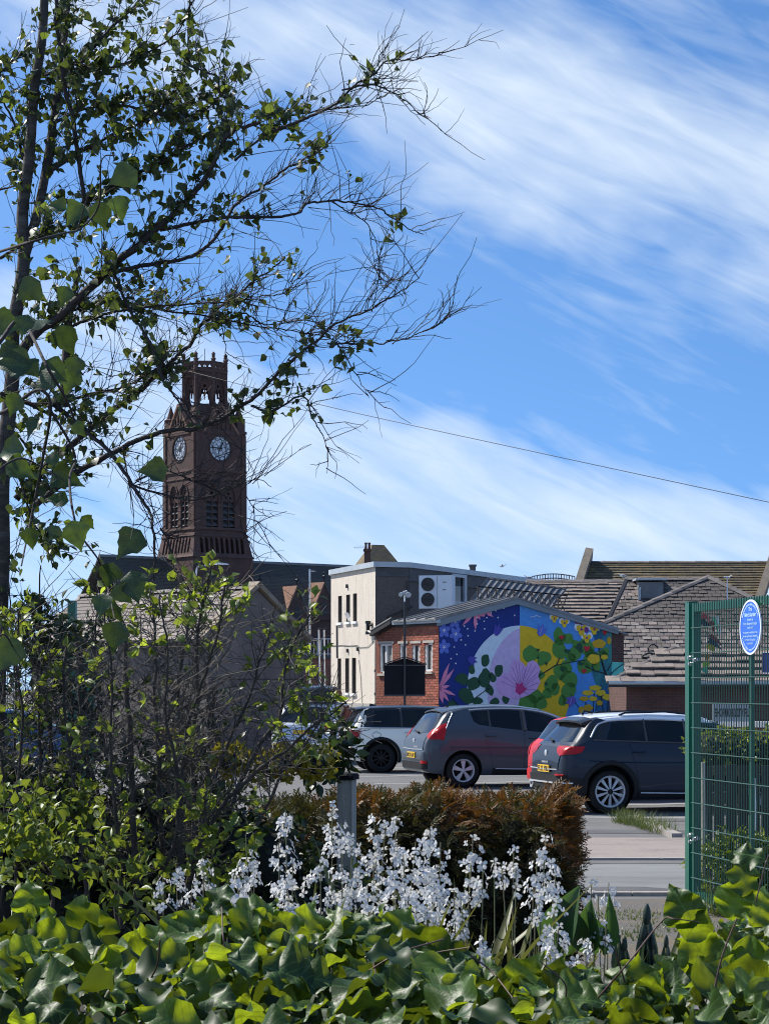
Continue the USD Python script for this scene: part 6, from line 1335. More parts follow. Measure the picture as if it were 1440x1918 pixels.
# white estate with a roof box, seen from behind
B5 = Body(4.55, 1.86,
    top=[(0, .66), (.010, .84), (.03, .98), (.07, 1.04), (.14, 1.14), (.28, 1.34), (.40, 1.50), (.5, 1.555), (.9, 1.60), (1.7, 1.625), (2.4, 1.58), (2.8, 1.45), (3.3, 1.12), (3.45, 1.04), (4.2, .93), (4.5, .72), (4.55, .6)],
    bot=[(0, .34), (.3, .26), (4.0, .22), (4.55, .28)], belt=[(0, .99), (.4, 1.03), (3.2, .99), (4.55, .85)],
    plan=[(0, .78), (.02, .84), (.06, .90), (.14, .945), (.3, .975), (.6, .99), (.9, 1), (3.5, 1), (4.1, .93), (4.55, .6)], roofw=[(0, .54), (.3, .62), (.6, .65), (1.6, .67), (2.6, .65), (3.4, .6), (4.55, .5)])
panels5 = [
    ('r', 'rear_window', 'car_glass', [(-.58, 1.47), (0, 1.49), (.58, 1.47)], [(-.76, 1.09), (0, 1.07), (.76, 1.09)], dict(d=.004, m=20, rows=8)),
    ('r', 'tail_light', 'lamp_red', [(-.89, 1.00), (-.74, 1.02), (-.56, .98)], [(-.88, .86), (-.72, .87), (-.58, .91)], dict(d=.013)), ('r', 'tail_light', 'lamp_red', [(.56, .98), (.74, 1.02), (.89, 1.00)], [(.58, .91), (.72, .87), (.88, .86)], dict(d=.013)),
    ('r', 'tailgate', 'paint_silverblue', [(-.54, 1.00), (0, 1.01), (.54, 1.00)], [(-.66, .58), (0, .57), (.66, .58)], dict(d=.009, m=18), ), ('r', 'bumper', 'cladding', [(-.82, .50), (0, .50), (.82, .50)], [(-.80, .34), (0, .34), (.80, .34)], dict(d=.02, m=18, th=.04)),
    ('s', 'window', 'car_side_glass', [(.62, 1.46), (1.4, 1.52), (2.4, 1.49)], [(.55, 1.10), (1.4, 1.08), (2.9, 1.04)], dict(d=.004)), ('s', 'door', 'paint_white', [(1.25, 1.02), (1.7, 1.01), (2.2, 1.0)], [(1.4, .34), (1.7, .32), (2.2, .32)], dict(d=.007, handles=[(1.3, .92)]))]
def extra5(B, add):
    for sg in (-1, 1):
        m = MB(); m.tube([B.up(x, sg * .60, h) for x, h in ((.75, .0), (.85, .05), (1.6, .06), (2.3, .05), (2.4, .0))], .02, 6); add('roof_rail', m, 'paint_black', 50)
    for x in (1.0, 1.9): m = MB(); m.tube([B.up(x, -.62, .06), B.up(x, 0, .075), B.up(x, .62, .06)], .022, 6); add('roof_bar', m, 'cladding', 50)
car5 = build_car(dict(name='parked_car', label='white estate car under a black roof box, seen from behind', body=B5, yaw=math.radians(78), spot=gspot(646, 1434, 54.5), axles=(.85, 3.5), wheel=(.34, .235), rim=(5, 'twin'), rim_mats=('alloy', 'alloy'), paint='paint_white', panels=panels5, lines=[('r', 'lamp_bar', 'chrome', [(-.5, .96), (0, .97), (.5, .96)], .012)], extra=[extra5], plate=(-.26, .26, .78, .89, 'PK75 HSN'), both=True, group='cars parked in the car park'))
# the roof box on it
yaw = math.radians(78); Rm5 = np.array([[math.cos(yaw), -math.sin(yaw), 0], [math.sin(yaw), math.cos(yaw), 0], [0, 0, 1.0]]); b5 = np.array(gspot(646, 1434, 54.5)) - Rm5 @ np.array([.85, -(1.86 / 2 - .015) + .14, 0])
def boxloft(prof, z0, flip):
    v, f = [], []; n = len(prof); k = 16
    for x, w_, h in prof:
        t = np.linspace(0, math.pi, k); v += [(x, w_ * np.sign(math.cos(a)) * abs(math.cos(a)) ** .45, z0 + flip * h * math.sin(a) ** .6) for a in t]
    for i in range(n - 1):
        for j in range(k - 1): a = i * k + j; f.append([a, a + 1, a + k + 1, a + k])
        f.append([i * k + k - 1, i * k, i * k + k, i * k + 2 * k - 1])
    m = trimesh.Trimesh(np.array(v), np.vstack([np.array(f)[:, [0, 1, 2]], np.array(f)[:, [0, 2, 3]]] + [[[0, j, j + 1] for j in range(1, k - 1)], [[(n - 1) * k, (n - 1) * k + j + 1, (n - 1) * k + j] for j in range(1, k - 1)]]), process=False); m.fix_normals(); return m
rb = thing('roof_box', 'glossy black roof box strapped above the white estate car', 'roof box', b5 + Rm5 @ np.array([1.4, 0, 1.7]))
prof = [(.35, .30, .10), (.40, .40, .16), (.55, .44, .20), (1.2, .46, .24), (1.8, .45, .22), (2.2, .38, .15), (2.45, .24, .06), (2.5, .14, .03)]
for nm, m in (('lid', boxloft(prof, 1.80, 1)), ('tray', boxloft([(x, w_ * .97, h * .55) for x, w_, h in prof], 1.795, -1))):
    part(rb, nm, (np.array(m.vertices) @ Rm5.T + b5, m.faces), 'paint_black' if nm == 'lid' else 'cladding', 40)
m = MB(); m.tube([(.34, -.40, 1.80), (.33, 0, 1.80), (.34, .40, 1.80)], .02, 5); v, f = m.arr(); part(rb, 'seal', (v @ Rm5.T + b5, f), 'cladding')
m = MB(); m.box((.43, .08, 1.91), (.02, .2, .045)); v, f = m.arr(); part(rb, 'badge', (v @ Rm5.T + b5, f), 'chrome')

# blue hatchback on the far left with a bright windscreen pillar
B6 = B3
build_car(dict(name='parked_car', label='blue car half hidden by the shrubs at the far left', body=B6, yaw=math.radians(24), spot=gspot(-60, 1446, 48.5), axles=(.7, 3.2), wheel=(.30, .2), rim=(5, 'fat'), rim_mats=('alloy', 'alloy'), paint='paint_blue',
    panels=[('s', 'window', 'car_side_glass', [(.7, 1.36), (1.2, 1.39), (1.9, 1.38), (2.2, 1.31)], [(.62, 1.03), (1.2, 1.01), (2.0, .98), (2.75, .96)], dict(d=.004)), ('s', 'door', 'paint_blue', [(1.05, .97), (1.6, .96), (2.6, .93)], [(1.2, .3), (1.6, .28), (2.6, .3)], dict(d=.006, handles=[(1.1, .88)]))],
    lines=[('s', 'pillar_trim', 'paint_white', [(1.95, 1.44), (2.4, 1.30), (2.8, 1.08), (3.02, .99)], .035)], group='cars parked in the car park'))

# ------------------------------------------------------------------ green mesh gate with the oval plaque
GA = P(1296, 1290, 16.7); GA[2] = 0; gdir = unit(np.array([.213, -.977, 0]))
FG = Frame(GA, gdir, out=(-.977, -.213, 0))
post = thing('gate_post', 'dark green square steel post at the hinge side of the mesh gate', 'post', FG.pt(-.115, 0))
m = MB(); FG.box(m, -.16, -.072, -.05, 2.455, -.075, 0); part(post, 'shaft', m, 'green_paint')
m = MB(); FG.box(m, -.163, -.069, 2.4555, 2.463, -.078, .003); part(post, 'cap', m, 'green_paint')
gate = thing('mesh_gate', 'tall green welded mesh gate carrying an oval blue plaque', 'gate', FG.pt(.9, 0))
Ug = 2.6
m = MB(); FG.box(m, 0, .042, .04, 2.445, -.062, -.002); part(gate, 'stile', m, 'green_paint')
m = MB(); FG.box(m, .043, Ug, 2.375, 2.44, -.060, -.004); part(gate, 'top_rail', m, 'green_paint')
m = MB(); FG.box(m, .043, Ug, .07, .135, -.060, -.004); part(gate, 'bottom_rail', m, 'green_paint')
m = MB(); FG.box(m, 1.19, 1.225, .136, 2.374, -.030, -.004); part(gate, 'mullion', m, 'green_paint')
for k in range(51):
    u = .055 + k * .05; m = MB(); m.tube([FG.pt(u, .045, .006), FG.pt(u, 2.445, .006)], .0040, 4, cap=False); part(gate, 'wire', m, 'green_wire')
for k in range(12):
    z = .045 + k * .2
    for o in (.0125, -.0008):
        m = MB(); m.tube([FG.pt(.01, z, o), FG.pt(Ug, z, o)], .0042, 4, cap=False); part(gate, 'crossbar', m, 'green_wire')
for z in (1.99, .56):
    for u, dz in ((-.045, .02), (-.03, -.03), (.075, 0)):
        m = MB(); m.lathe([(.0, .016), (.013, .016), (.013, 0), (.02, 0), (.02, -.03)], FG.pt(u, z + dz, .004), FG.n, 6); part(gate, 'hinge_bolt', m, 'galv')
pu, pz = FG.hit(1411, 1175); FP = Frame(FG.pt(pu, pz, .022), gdir, out=FG.n)
plq = thing('plaque', 'oval looking blue plaque with white rim and lettering on the gate', 'plaque', FG.pt(pu, pz, .02))
R_ = .205
def disc(r0, r1, o0, o1, mat, name):
    pg = Point(0, 0).buffer(r1, 24); pg = pg.difference(Point(0, 0).buffer(r0, 24)) if r0 else pg
    m = MB(); m.poly(pg, FP, o0, o1); return part(plq, name, m, mat, False)
disc(0, R_ - .014, -.004, .003, 'plaque_blue', 'face'); disc(R_ - .0138, R_, -.004, .006, 'plaque_white', 'rim')
for txt, y, h, bold in (('The', .122, .026, 1), ('Mind Garden', .080, .026, 1), ('Designed by', .050, .015, 0), ('Andy Sturgeon Design', .018, .018, 0), ('Chelsea 2022', -.010, .013, 0),
                        ("The garden's relocation to this", -.046, .014, 0), ('site was generously sponsored', -.073, .014, 0), ('by Project Giving Back', -.100, .014, 0), ('and Donors', -.127, .014, 0)):
    tm = meshkit.text_mesh(txt, h, .002, bold=bool(bold)); v = np.array(tm.vertices); b_ = tm.bounds; half = math.sqrt(max(.001, (R_ - .025) ** 2 - (abs(y) + h * .5) ** 2)); sx = min(1.0, 2 * half / (b_[1, 0] - b_[0, 0]))
    v[:, 0] = (v[:, 0] - (b_[0, 0] + b_[1, 0]) / 2) * sx
    part(plq, 'lettering', (FP.pt(v[:, 0], v[:, 1] + y, v[:, 2] + .0032), tm.faces), 'plaque_text')
m = MB()
for k in range(46):
    t = math.radians(28 + k * 124 / 22) if k < 23 else math.radians(208 + (k - 23) * 124 / 22); r_ = .170
    c_ = np.array([r_ * math.cos(t), r_ * math.sin(t)]); d = np.array([-math.sin(t), math.cos(t)]); e = np.array([math.cos(t), math.sin(t)]); l_ = .0055 if k % 4 else .003
    m.poly(Polygon([c_ - d * l_ - e * .007, c_ + d * l_ - e * .007, c_ + d * l_ * .6 + e * .007, c_ - d * l_ * .8 + e * .007]), FP, .0032, .005)
part(plq, 'rim_marks', m, 'plaque_text', kind='stuff')
# rainbow streamer tied behind the gate
for nm, c in dict(red=(.55, .05, .05), navy=(.02, .025, .06), maroon=(.20, .03, .035), gold=(.62, .50, .05), lime=(.30, .50, .06), mint=(.10, .48, .28), pale=(.70, .74, .70), tan=(.38, .20, .05)).items(): mk('cloth_' + nm, c, tuple(x * .8 for x in c), 20, .8)
stm = thing('rainbow_streamer', 'faded rainbow coloured streamer hanging behind the gate mesh', 'streamer', P(1330, 1190, 17.1))
def ribbon(name, pts, w, mat, D=17.1, tw=.4):
    q = smooth_line([P(x, y, D) for x, y in pts], 12); v, f = [], []
    for i, c in enumerate(q):
        t = unit(q[min(i + 1, 11)] - q[max(i - 1, 0)]); s_ = np.cross(t, (0, -1, 0)); s_ = unit(s_) * math.cos(tw * i / 3) + np.array([0, -1, 0]) * math.sin(tw * i / 3) * .7
        v += [c - s_ * w / 2, c + s_ * w / 2, c + s_ * w / 2 + (0, .002, 0), c - s_ * w / 2 + (0, .002, 0)]
        if i:
            for j in range(4): a = (i - 1) * 4 + j; b = (i - 1) * 4 + (j + 1) % 4; f.append([a, b, b + 4, a + 4])
    part(stm, name, (np.array(v), np.vstack([np.array(f)[:, [0, 1, 2]], np.array(f)[:, [0, 2, 3]]])), mat, True)
ribbon('band', [(1312, 1152), (1322, 1156), (1330, 1164)], .05, 'cloth_red'); ribbon('band', [(1313, 1162), (1322, 1168), (1331, 1174)], .05, 'cloth_navy', 17.12)
ribbon('band', [(1330, 1164), (1336, 1176), (1337, 1188)], .045, 'cloth_maroon'); ribbon('band', [(1329, 1192), (1342, 1200), (1354, 1212)], .05, 'cloth_maroon', 17.14)
ribbon('band', [(1327, 1199), (1340, 1207), (1352, 1218)], .045, 'cloth_navy', 17.08); ribbon('band', [(1328, 1206), (1333, 1214), (1338, 1222)], .07, 'cloth_gold')
ribbon('band', [(1336, 1156), (1342, 1172), (1346, 1190)], .025, 'cloth_mint'); ribbon('band', [(1342, 1154), (1347, 1170), (1350, 1192)], .02, 'cloth_pale', 17.05)
ribbon('band', [(1323, 1226), (1324, 1233), (1324, 1240)], .05, 'cloth_tan'); ribbon('band', [(1322, 1240), (1322, 1246), (1321, 1256)], .06, 'cloth_lime'); ribbon('band', [(1318, 1252), (1322, 1258), (1327, 1258)], .05, 'cloth_mint', 17.05)
m = MB(); m.tube([P(1318, 1142, 17.05), P(1312, 1156, 17.05), P(1328, 1200, 17.1), P(1323, 1230, 17.1)], .003, 4); part(stm, 'cord', m, 'cable')

# ------------------------------------------------------------------ beyond the gate: slatted fence, hedge, sign, low wall
FF = Frame((2.62, 17.85, 0), (1, 0, 0), out=(0, -1, 0))
slf = thing('slatted_fence', 'dark weathered vertical slat fence seen through the gate', 'fence', (3.0, 17.85, 0))
R2 = np.random.default_rng(5)
mk('slat_wood', (.045, .041, .038), (.024, .022, .021), 4, .85, .5, 60, stretch=(8, 8, .6), rnd=.3)
for k in range(12):
    u = .10 + k * .102; m = MB(); FF.box(m, u, u + .092, .02, 1.10 + R2.normal(0, .008), -.015, .005 + R2.normal(0, .002)); part(slf, 'slat', m, 'slat_wood')
for z in (.3, .95): m = MB(); FF.box(m, .08, 1.35, z, z + .07, -.06, -.017); part(slf, 'rail', m, 'slat_wood')
for x, y0, y1, D, lab, w in ((1317, 1428, 1682, 17.3, 'pale rough timber post just inside the gate hinge', .045), (1413, 1458, 1556, 17.5, 'thin white pole standing among the weeds behind the gate', .022)):
    a, b = P(x, y1, D), P(x - 1, y0, D); m = MB(); m.tube([a, (a + b) / 2 + (.004, 0, 0), b], [w * .55, w * .5, w * .5], 7); solo('timber_post' if w > .03 else 'white_pole', m, 'stone_trim' if w > .03 else 'white_upvc', lab, 'post' if w > .03 else 'pole')
lw_ = thing('low_wall', 'low brick wall with white coping behind the gate', 'wall', P(1380, 1365, 43) * (1, 1, 0) + (0, 0, GZ))
a = P(1305, 1356, 43); b = P(1470, 1362, 41.8); fr = Frame((a[0], a[1], GZ), (b - a) * (1, 1, 0), out=(0, -1, 0)); L_ = np.linalg.norm((b - a)[:2])
m = MB(); fr.box(m, 0, L_, 0, a[2] - GZ - .06, -.2, 0); part(lw_, 'wall', m, 'brick_red_far'); m = MB(); fr.box(m, -.03, L_, a[2] - GZ - .058, a[2] - GZ + .06, -.26, .05); part(lw_, 'coping', m, 'white_upvc')
sg = thing('shop_sign', 'long pale sign lettered SHOPMOBILITY FURN behind the gate', 'sign', P(1375, 1352, 41.5))
a, b = P(1335, 1352, 41.2), P(1413, 1352, 41.2); fr = Frame(a, b - a, out=(0, -1, 0)); w_ = np.linalg.norm(b - a); h_ = 34 / F * 41.2
mk('sign_pale', (.34, .39, .40), (.30, .35, .36), 3, .6); mk('sign_blue', (.012, .03, .22), (.01, .025, .19), 4, .4)
m = MB(); fr.box(m, 0, w_, 0, h_, -.04, 0); part(sg, 'board', m, 'sign_pale')
tm = meshkit.text_mesh('SHOPMOBILITY FURN', .155, .006, bold=True); v = np.array(tm.vertices); sx = w_ * .95 / tm.extents[0]; v[:, 0] = v[:, 0] * sx + w_ * .035; v[:, 1] += h_ * .28
part(sg, 'lettering', (fr.pt(v[:, 0], v[:, 1], v[:, 2] + .001), tm.faces), 'plate_ink')
for u in (.06, w_ - .08): m = MB(); fr.box(m, u, u + .05, -(a[2] - GZ), h_, -.1, -.042); part(sg, 'leg', m, 'dark_cladding')
a, b = P(1427, 1262, 40), P(1475, 1263, 39.6); fr = Frame(a, b - a, out=(0, -1, 0)); m = MB(); fr.box(m, 0, .6, 0, .42, -.03, 0); bs = thing('blue_sign', 'dark blue sign with pale border cut off by the right edge', 'sign', a); part(bs, 'board', m, 'sign_blue')
m = MB(); m.poly(sbox(0, 0, .6, .42).difference(sbox(.02, .02, .58, .40)), fr, .001, .006); part(bs, 'border', m, 'plaque_white')
m = MB(); fr.box(m, .28, .34, -(a[2] - GZ), .42, -.09, -.032); part(bs, 'post', m, 'dark_cladding')

# ------------------------------------------------------------------ noticeboard, floodlight pole, street lamp, cable
Dn = 57.0; kn = F / Dn; nb = P(758, 1290, Dn); nb[2] = GZ
fl = thing('floodlight_pole', 'black pole with a cluster of small white floodlights in front of the brick hall', 'lamp post', nb)
m = MB(); m.tube([nb, (nb[0], nb[1], P(1, 1127, Dn)[2])], [.036, .034], 10); part(fl, 'pole', m, 'black_paint', 40)
zt = P(1, 1108, Dn)[2]; m = MB(); m.tube([(nb[0], nb[1], P(1, 1127, Dn)[2]), (nb[0], nb[1], zt)], .022, 8); part(fl, 'spigot', m, 'plaque_white', 40)
for dx, dz, tilt, s_ in ((.08, -.07, .5, .8), (-.10, -.07, -.6, .6), (-.03, -.03, -.1, .5), (.04, -.01, .2, .45)):
    m = MB(); d = unit(np.array([dx * 2.5, -.8, -.35])); o = np.array([nb[0] + dx, nb[1] - .05, zt + dz])
    m.lathe([(.0, -.06), (.05 * s_, -.06), (.085 * s_, .02), (.10 * s_, .10 * s_), (.09 * s_, .105 * s_), (.0, .09 * s_)], o, d, 14); l_ = part(fl, 'floodlight', m, 'metal_trim', 40)
    m = MB(); m.tube([o - d * .06, (nb[0], nb[1], zt + dz - .02)], .015, 5); part(l_, 'bracket', m, 'cladding')
FN = Frame((nb[0], nb[1] + .06, 0), (1, .03, 0), out=(0, -1, 0)); zb = P(1, 1304, Dn)[2]; ze = P(1, 1245.5, Dn)[2]; zp = P(1, 1232.5, Dn)[2]; hw_ = 38.5 / kn
nt = thing('noticeboard', 'black peaked noticeboard seen from behind, fixed to the floodlight pole', 'noticeboard', (nb[0], nb[1] + .06, zb))
m = MB(); m.poly(Polygon([(-hw_, zb), (hw_, zb), (hw_, ze), (0, zp), (-hw_, ze)]), FN, -.09, 0); part(nt, 'panel', m, 'board_black')
for z0, z1 in ((zb, zb + .035), (ze - .03, ze)): m = MB(); FN.box(m, -hw_, hw_, z0, z1, .001, .018); part(nt, 'frame_rail', m, 'dark_cladding')
for s_ in (-1, 1):
    p0, p1 = FN.pt(s_ * (hw_ + .03), ze - .01, -.03), FN.pt(0, zp + .015, -.03); d = unit(p1 - p0); m = MB(); m.box((p0 + p1) / 2 + (0, 0, .02), (np.linalg.norm(p1 - p0), .2, .03), [d, (0, 1, 0), unit(np.cross(d, (0, 1, 0)))]); part(nt, 'cap_board', m, 'black_paint')
sl = P(367, 1290, 88); sl[2] = GZ; lampst = thing('street_lamp', 'grey street lamp with a long flat head in front of the clock tower', 'street lamp', sl)
zt = P(1, 1062, 88)[2]; m = MB(); m.tube([sl, (sl[0], sl[1], zt - .3), (sl[0] + .05, sl[1], zt), (sl[0] + .45, sl[1] - .1, zt + .06)], [.07, .05, .04, .035], 8); part(lampst, 'pole', m, 'galv', 40)
m = MB(); c = np.array([sl[0] + .95, sl[1] - .2, zt + .08]); q = [(-.5, .02, .03), (-.35, .10, .05), (0, .15, .09), (.3, .13, .07), (.45, .03, .03)]; v = []
for x, w_, h_ in q: v += [c + (x, -w_, 0), c + (x, w_, 0), c + (x, w_ * .6, h_), c + (x, -w_ * .6, h_)]
f = [[0, 1, 2, 3], [16, 19, 18, 17]] + [[i * 4 + j, i * 4 + 4 + j, i * 4 + 4 + (j + 1) % 4, i * 4 + (j + 1) % 4] for i in range(4) for j in range(4)]; m.add(v, f); part(lampst, 'lamp_head', m, 'ac_white', 40)
cb = smooth_line([P(120, 636, 34), P(400, 707, 32), P(630, 765, 31), P(1000, 846, 29), P(1460, 945, 27)], 40); m = MB(); m.tube(cb, .0048, 5); solo('overhead_cable', m, 'cable', 'thin dark overhead cable slanting down across the sky', 'cable')

# ------------------------------------------------------------------ gulls
def gull(px, py, D, label, face=1, flying=False, s=1.0, pole=None):
    o = P(px, py, D); g = thing('gull', label, 'gull', o)
    xs = [(-.20, .008, .02), (-.16, .03, .01), (-.08, .062, 0), (.02, .075, 0), (.10, .06, .015), (.15, .042, .05), (.185, .036, .085), (.215, .034, .105), (.24, .022, .108), (.252, .006, .106)]
    v, f = [], []; k = 10
    for x, r, z in xs: v += [o + s * np.array([face * x, r * math.cos(t) * .85, z + r * math.sin(t) + .12]) for t in np.arange(k) / k * 2 * math.pi]
    for i in range(len(xs) - 1):
        for j in range(k): f.append([i * k + j, i * k + (j + 1) % k, i * k + k + (j + 1) % k, i * k + k + j])
    m = trimesh.Trimesh(np.array(v), np.vstack([np.array(f)[:, [0, 1, 2]], np.array(f)[:, [0, 2, 3]]] + [[[0, j + 1, j] for j in range(1, k - 1)], [[(len(xs) - 1) * k, (len(xs) - 1) * k + j, (len(xs) - 1) * k + j + 1] for j in range(1, k - 1)]]), process=False); m.fix_normals()
    part(g, 'body', m, 'gull_white', True)
    m = MB(); m.lathe([(.013, 0), (.010, .03), (.0, .055)], o + s * np.array([face * .245, 0, .225]), (face, 0, -.15), 6); part(g, 'beak', m, 'gull_beak')
    for sy in (-1, 1):
        m = MB()
        if flying: w_ = [(.06, sy * .05, .14), (-.04, sy * .05, .14), (-.02, sy * .30, .23), (.06, sy * .28, .235), (-.10, sy * .62, .19), (-.06, sy * .6, .20)]; q = [o + s * np.array([face * a, b, c]) for a, b, c in w_]; m.add(q + [p - (0, 0, .008) for p in q], [[0, 1, 2], [0, 2, 3], [3, 2, 4], [3, 4, 5], [6, 8, 7], [6, 9, 8], [9, 10, 8], [9, 11, 10]])
        else: q = [o + s * np.array([face * a, sy * b, c]) for a, b, c in ((.10, .062, .15), (.02, .075, .175), (-.10, .06, .165), (-.24, .02, .12), (-.12, .06, .09), (.03, .075, .09))]; m.add(q + [p + (0, -sy * .01, 0) for p in q], [[0, 1, 5], [1, 4, 5], [1, 2, 4], [2, 3, 4], [6, 11, 7], [7, 11, 10], [7, 10, 8], [8, 10, 9]])
        mm = trimesh.Trimesh(*m.arr(), process=False); part(g, 'wing', mm, 'gull_grey')
        if not flying: m = MB(); m.tube([o + s * np.array([0, sy * .03, .06]), o + s * np.array([face * .01, sy * .03, 0])], .006 * s, 4); part(g, 'leg', m, 'gull_beak')
gull(990, 1086, 84, 'white gull standing at the end of the white building roof', -1, s=.72)
gull(1167, 1083.5, 75.5, 'white gull standing on the tiled ridge left of the dormer', -1, s=.7)
gull(940, 1064, 90, 'white gull flying above the metal canopy', 1, True, .62)
gull(1362, 1086, 68, 'pale gull perched on the thin aerial pole above the gate', 1, s=.62)
ap = P(1362, 1086, 68); ap2 = P(1362, 1130, 68); m = MB(); m.tube([ap, ap2], .022, 6); solo('aerial_pole', m, 'galv', 'thin aerial pole on the hipped roof under a perched gull', 'pole', 40)

# ------------------------------------------------------------------ garden post, left mesh fence
gp = P(645, 1545, 8.3); gpost = thing('garden_post', 'grey weathered wooden post with dark cap behind the white flowers', 'post', (gp[0], gp[1], .35))
zt = P(1, 1462, 8.3)[2]; FGp = Frame((gp[0], gp[1], 0), (.96, -.28, 0), out=(-.2, -.97, 0))
m = MB(); FGp.box(m, -.031, .031, .3, zt, -.062, 0); part(gpost, 'shaft', m, 'wood_grey')
m = MB(); FGp.box(m, -.040, .040, zt + .002, zt + .018, -.071, .009); m.lathe([(.052, zt + .019), (.045, zt + .027), (.0, zt + .033)], FGp.pt(0, 0, -.031), k=14); part(gpost, 'cap', m, 'board_black')
lf = thing('mesh_fence', 'green mesh fence panel behind the shrubs on the left', 'fence', P(80, 1290, 16.2) * (1, 1, 0))
FLf = Frame(P(-70, 1290, 16.6) * (1, 1, 0), (1, -.12, 0), out=(0, -1, 0)); w_ = 215 / F * 16.5
for k in range(int(w_ / .05)):
    m = MB(); u = .02 + k * .05; m.tube([FLf.pt(u, .05, .006), FLf.pt(u, 2.42, .006)], .003, 4, cap=False); part(lf, 'wire', m, 'green_wire')
for k in range(12):
    m = MB(); z = .06 + k * .2; m.tube([FLf.pt(0, z, .013), FLf.pt(w_, z, .013)], .004, 4, cap=False); part(lf, 'crossbar', m, 'green_wire')
for x0, x1, h_ in ((128, 143, 2.44), (153, 177, 2.0)):
    a = P(x0, 1290, 16.1); b = P(x1, 1290, 16.1); m = MB(); m.box(((a[0] + b[0]) / 2, 16.1, h_ / 2), (b[0] - a[0], .08, h_)); part(lf, 'post', m, 'green_paint')

# ------------------------------------------------------------------ plants: leaf shapes and materials
def leaf_mesh(prof, nst=5, ncol=3, fold=.25, droop=.2, wave=0.0, wk=3.0, tooth=0.0, seed=0, asym=0.0, lobe=0.0, nlobe=3.5):
    """A leaf of unit length along x; prof: half width at stations from base to tip."""
    R = np.random.default_rng(seed); x = np.linspace(0, 1, nst); w = np.interp(x, np.linspace(0, 1, len(prof)), prof); v, f = [], []
    c = np.linspace(-1, 1, ncol); ph = R.uniform(0, 6, 2)
    for i in range(nst):
        for t in c:
            e = w[i] * (1 + asym * np.sign(t)); jag = tooth * (R.uniform(-1, 1) if abs(t) > .99 else 0) * e
            y = t * e + np.sign(t) * jag
            z = fold * (.35 * abs(t) + .65 * t * t) * e - droop * x[i] ** 2 + wave * abs(t) * math.sin(wk * 2 * math.pi * x[i] + ph[0 if t < 0 else 1]) * .5
            v.append((x[i] + (jag * .5 if abs(t) > .99 else 0), y, z))
    for i in range(nst - 1):
        for j in range(ncol - 1): a = i * ncol + j; f += [[a, a + ncol, a + ncol + 1], [a, a + ncol + 1, a + 1]]
    return np.array(v), np.array(f)
leafmat('birch_leaf', (.026, .042, .014), (.050, .070, .018), (.06, .085, .045), (.20, .27, .03), tw=.32, rough=.45, rnd='isl', scale=14)
leafmat('birch_leaf_single', (.026, .042, .014), (.050, .070, .018), (.06, .085, .045), (.20, .27, .03), tw=.32, rough=.45, rnd='obj', scale=14)
leafmat('near_birch_leaf', (.012, .034, .016), (.030, .060, .022), (.10, .135, .085), (.11, .17, .02), tw=.20, rough=.48, rnd='obj', scale=30, veins=.05)
leafmat('shrub_leaf', (.075, .13, .015), (.15, .20, .022), (.12, .16, .06), (.42, .52, .04), tw=.40, rough=.45, rnd='isl', scale=20)
leafmat('shrub_leaf_single', (.075, .13, .015), (.15, .20, .022), (.12, .16, .06), (.42, .52, .04), tw=.40, rough=.45, rnd='obj', scale=20)
leafmat('dark_leaf', (.014, .028, .009), (.032, .052, .014), (.035, .055, .02), (.08, .13, .016), tw=.22, rough=.45, rnd='isl', scale=20)
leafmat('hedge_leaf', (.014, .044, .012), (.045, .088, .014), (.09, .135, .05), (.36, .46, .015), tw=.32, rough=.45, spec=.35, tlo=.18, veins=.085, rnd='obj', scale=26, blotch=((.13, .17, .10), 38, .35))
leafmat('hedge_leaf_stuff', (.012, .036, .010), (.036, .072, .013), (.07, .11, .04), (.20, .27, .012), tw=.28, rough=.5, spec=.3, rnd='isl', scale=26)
leafmat('conifer_bronze', (.12, .046, .009), (.30, .125, .016), (.12, .055, .012), (.42, .17, .015), tw=.25, rough=.55, rnd='isl', scale=9)
leafmat('conifer_green', (.030, .036, .008), (.070, .062, .012), (.05, .05, .012), (.16, .14, .02), tw=.22, rough=.55, rnd='isl', scale=9)
leafmat('gold_leaf', (.30, .24, .015), (.46, .36, .015), (.3, .26, .04), (.6, .5, .03), tw=.3, rough=.5, rnd='isl', scale=20)
leafmat('petal_white', (.84, .84, .83), (.90, .90, .89), (.82, .82, .81), (.92, .91, .88), tw=.46, rough=.6, rnd='isl', scale=60, spec=.2)
leafmat('strap_leaf', (.070, .085, .022), (.13, .12, .035), (.09, .10, .03), (.26, .28, .05), tw=.3, rough=.5, rnd='isl', scale=12)
leafmat('broad_leaf', (.018, .045, .020), (.035, .075, .030), (.04, .08, .04), (.10, .20, .03), tw=.25, rough=.4, rnd='obj', scale=20)
leafmat('tulip_green', (.020, .042, .032), (.040, .060, .045), (.04, .06, .05), (.08, .14, .06), tw=.2, rough=.45, rnd='obj', scale=30)
leafmat('grass_blade', (.07, .105, .022), (.14, .16, .04), (.09, .12, .04), (.26, .32, .05), tw=.28, rough=.5, rnd='isl', scale=6)

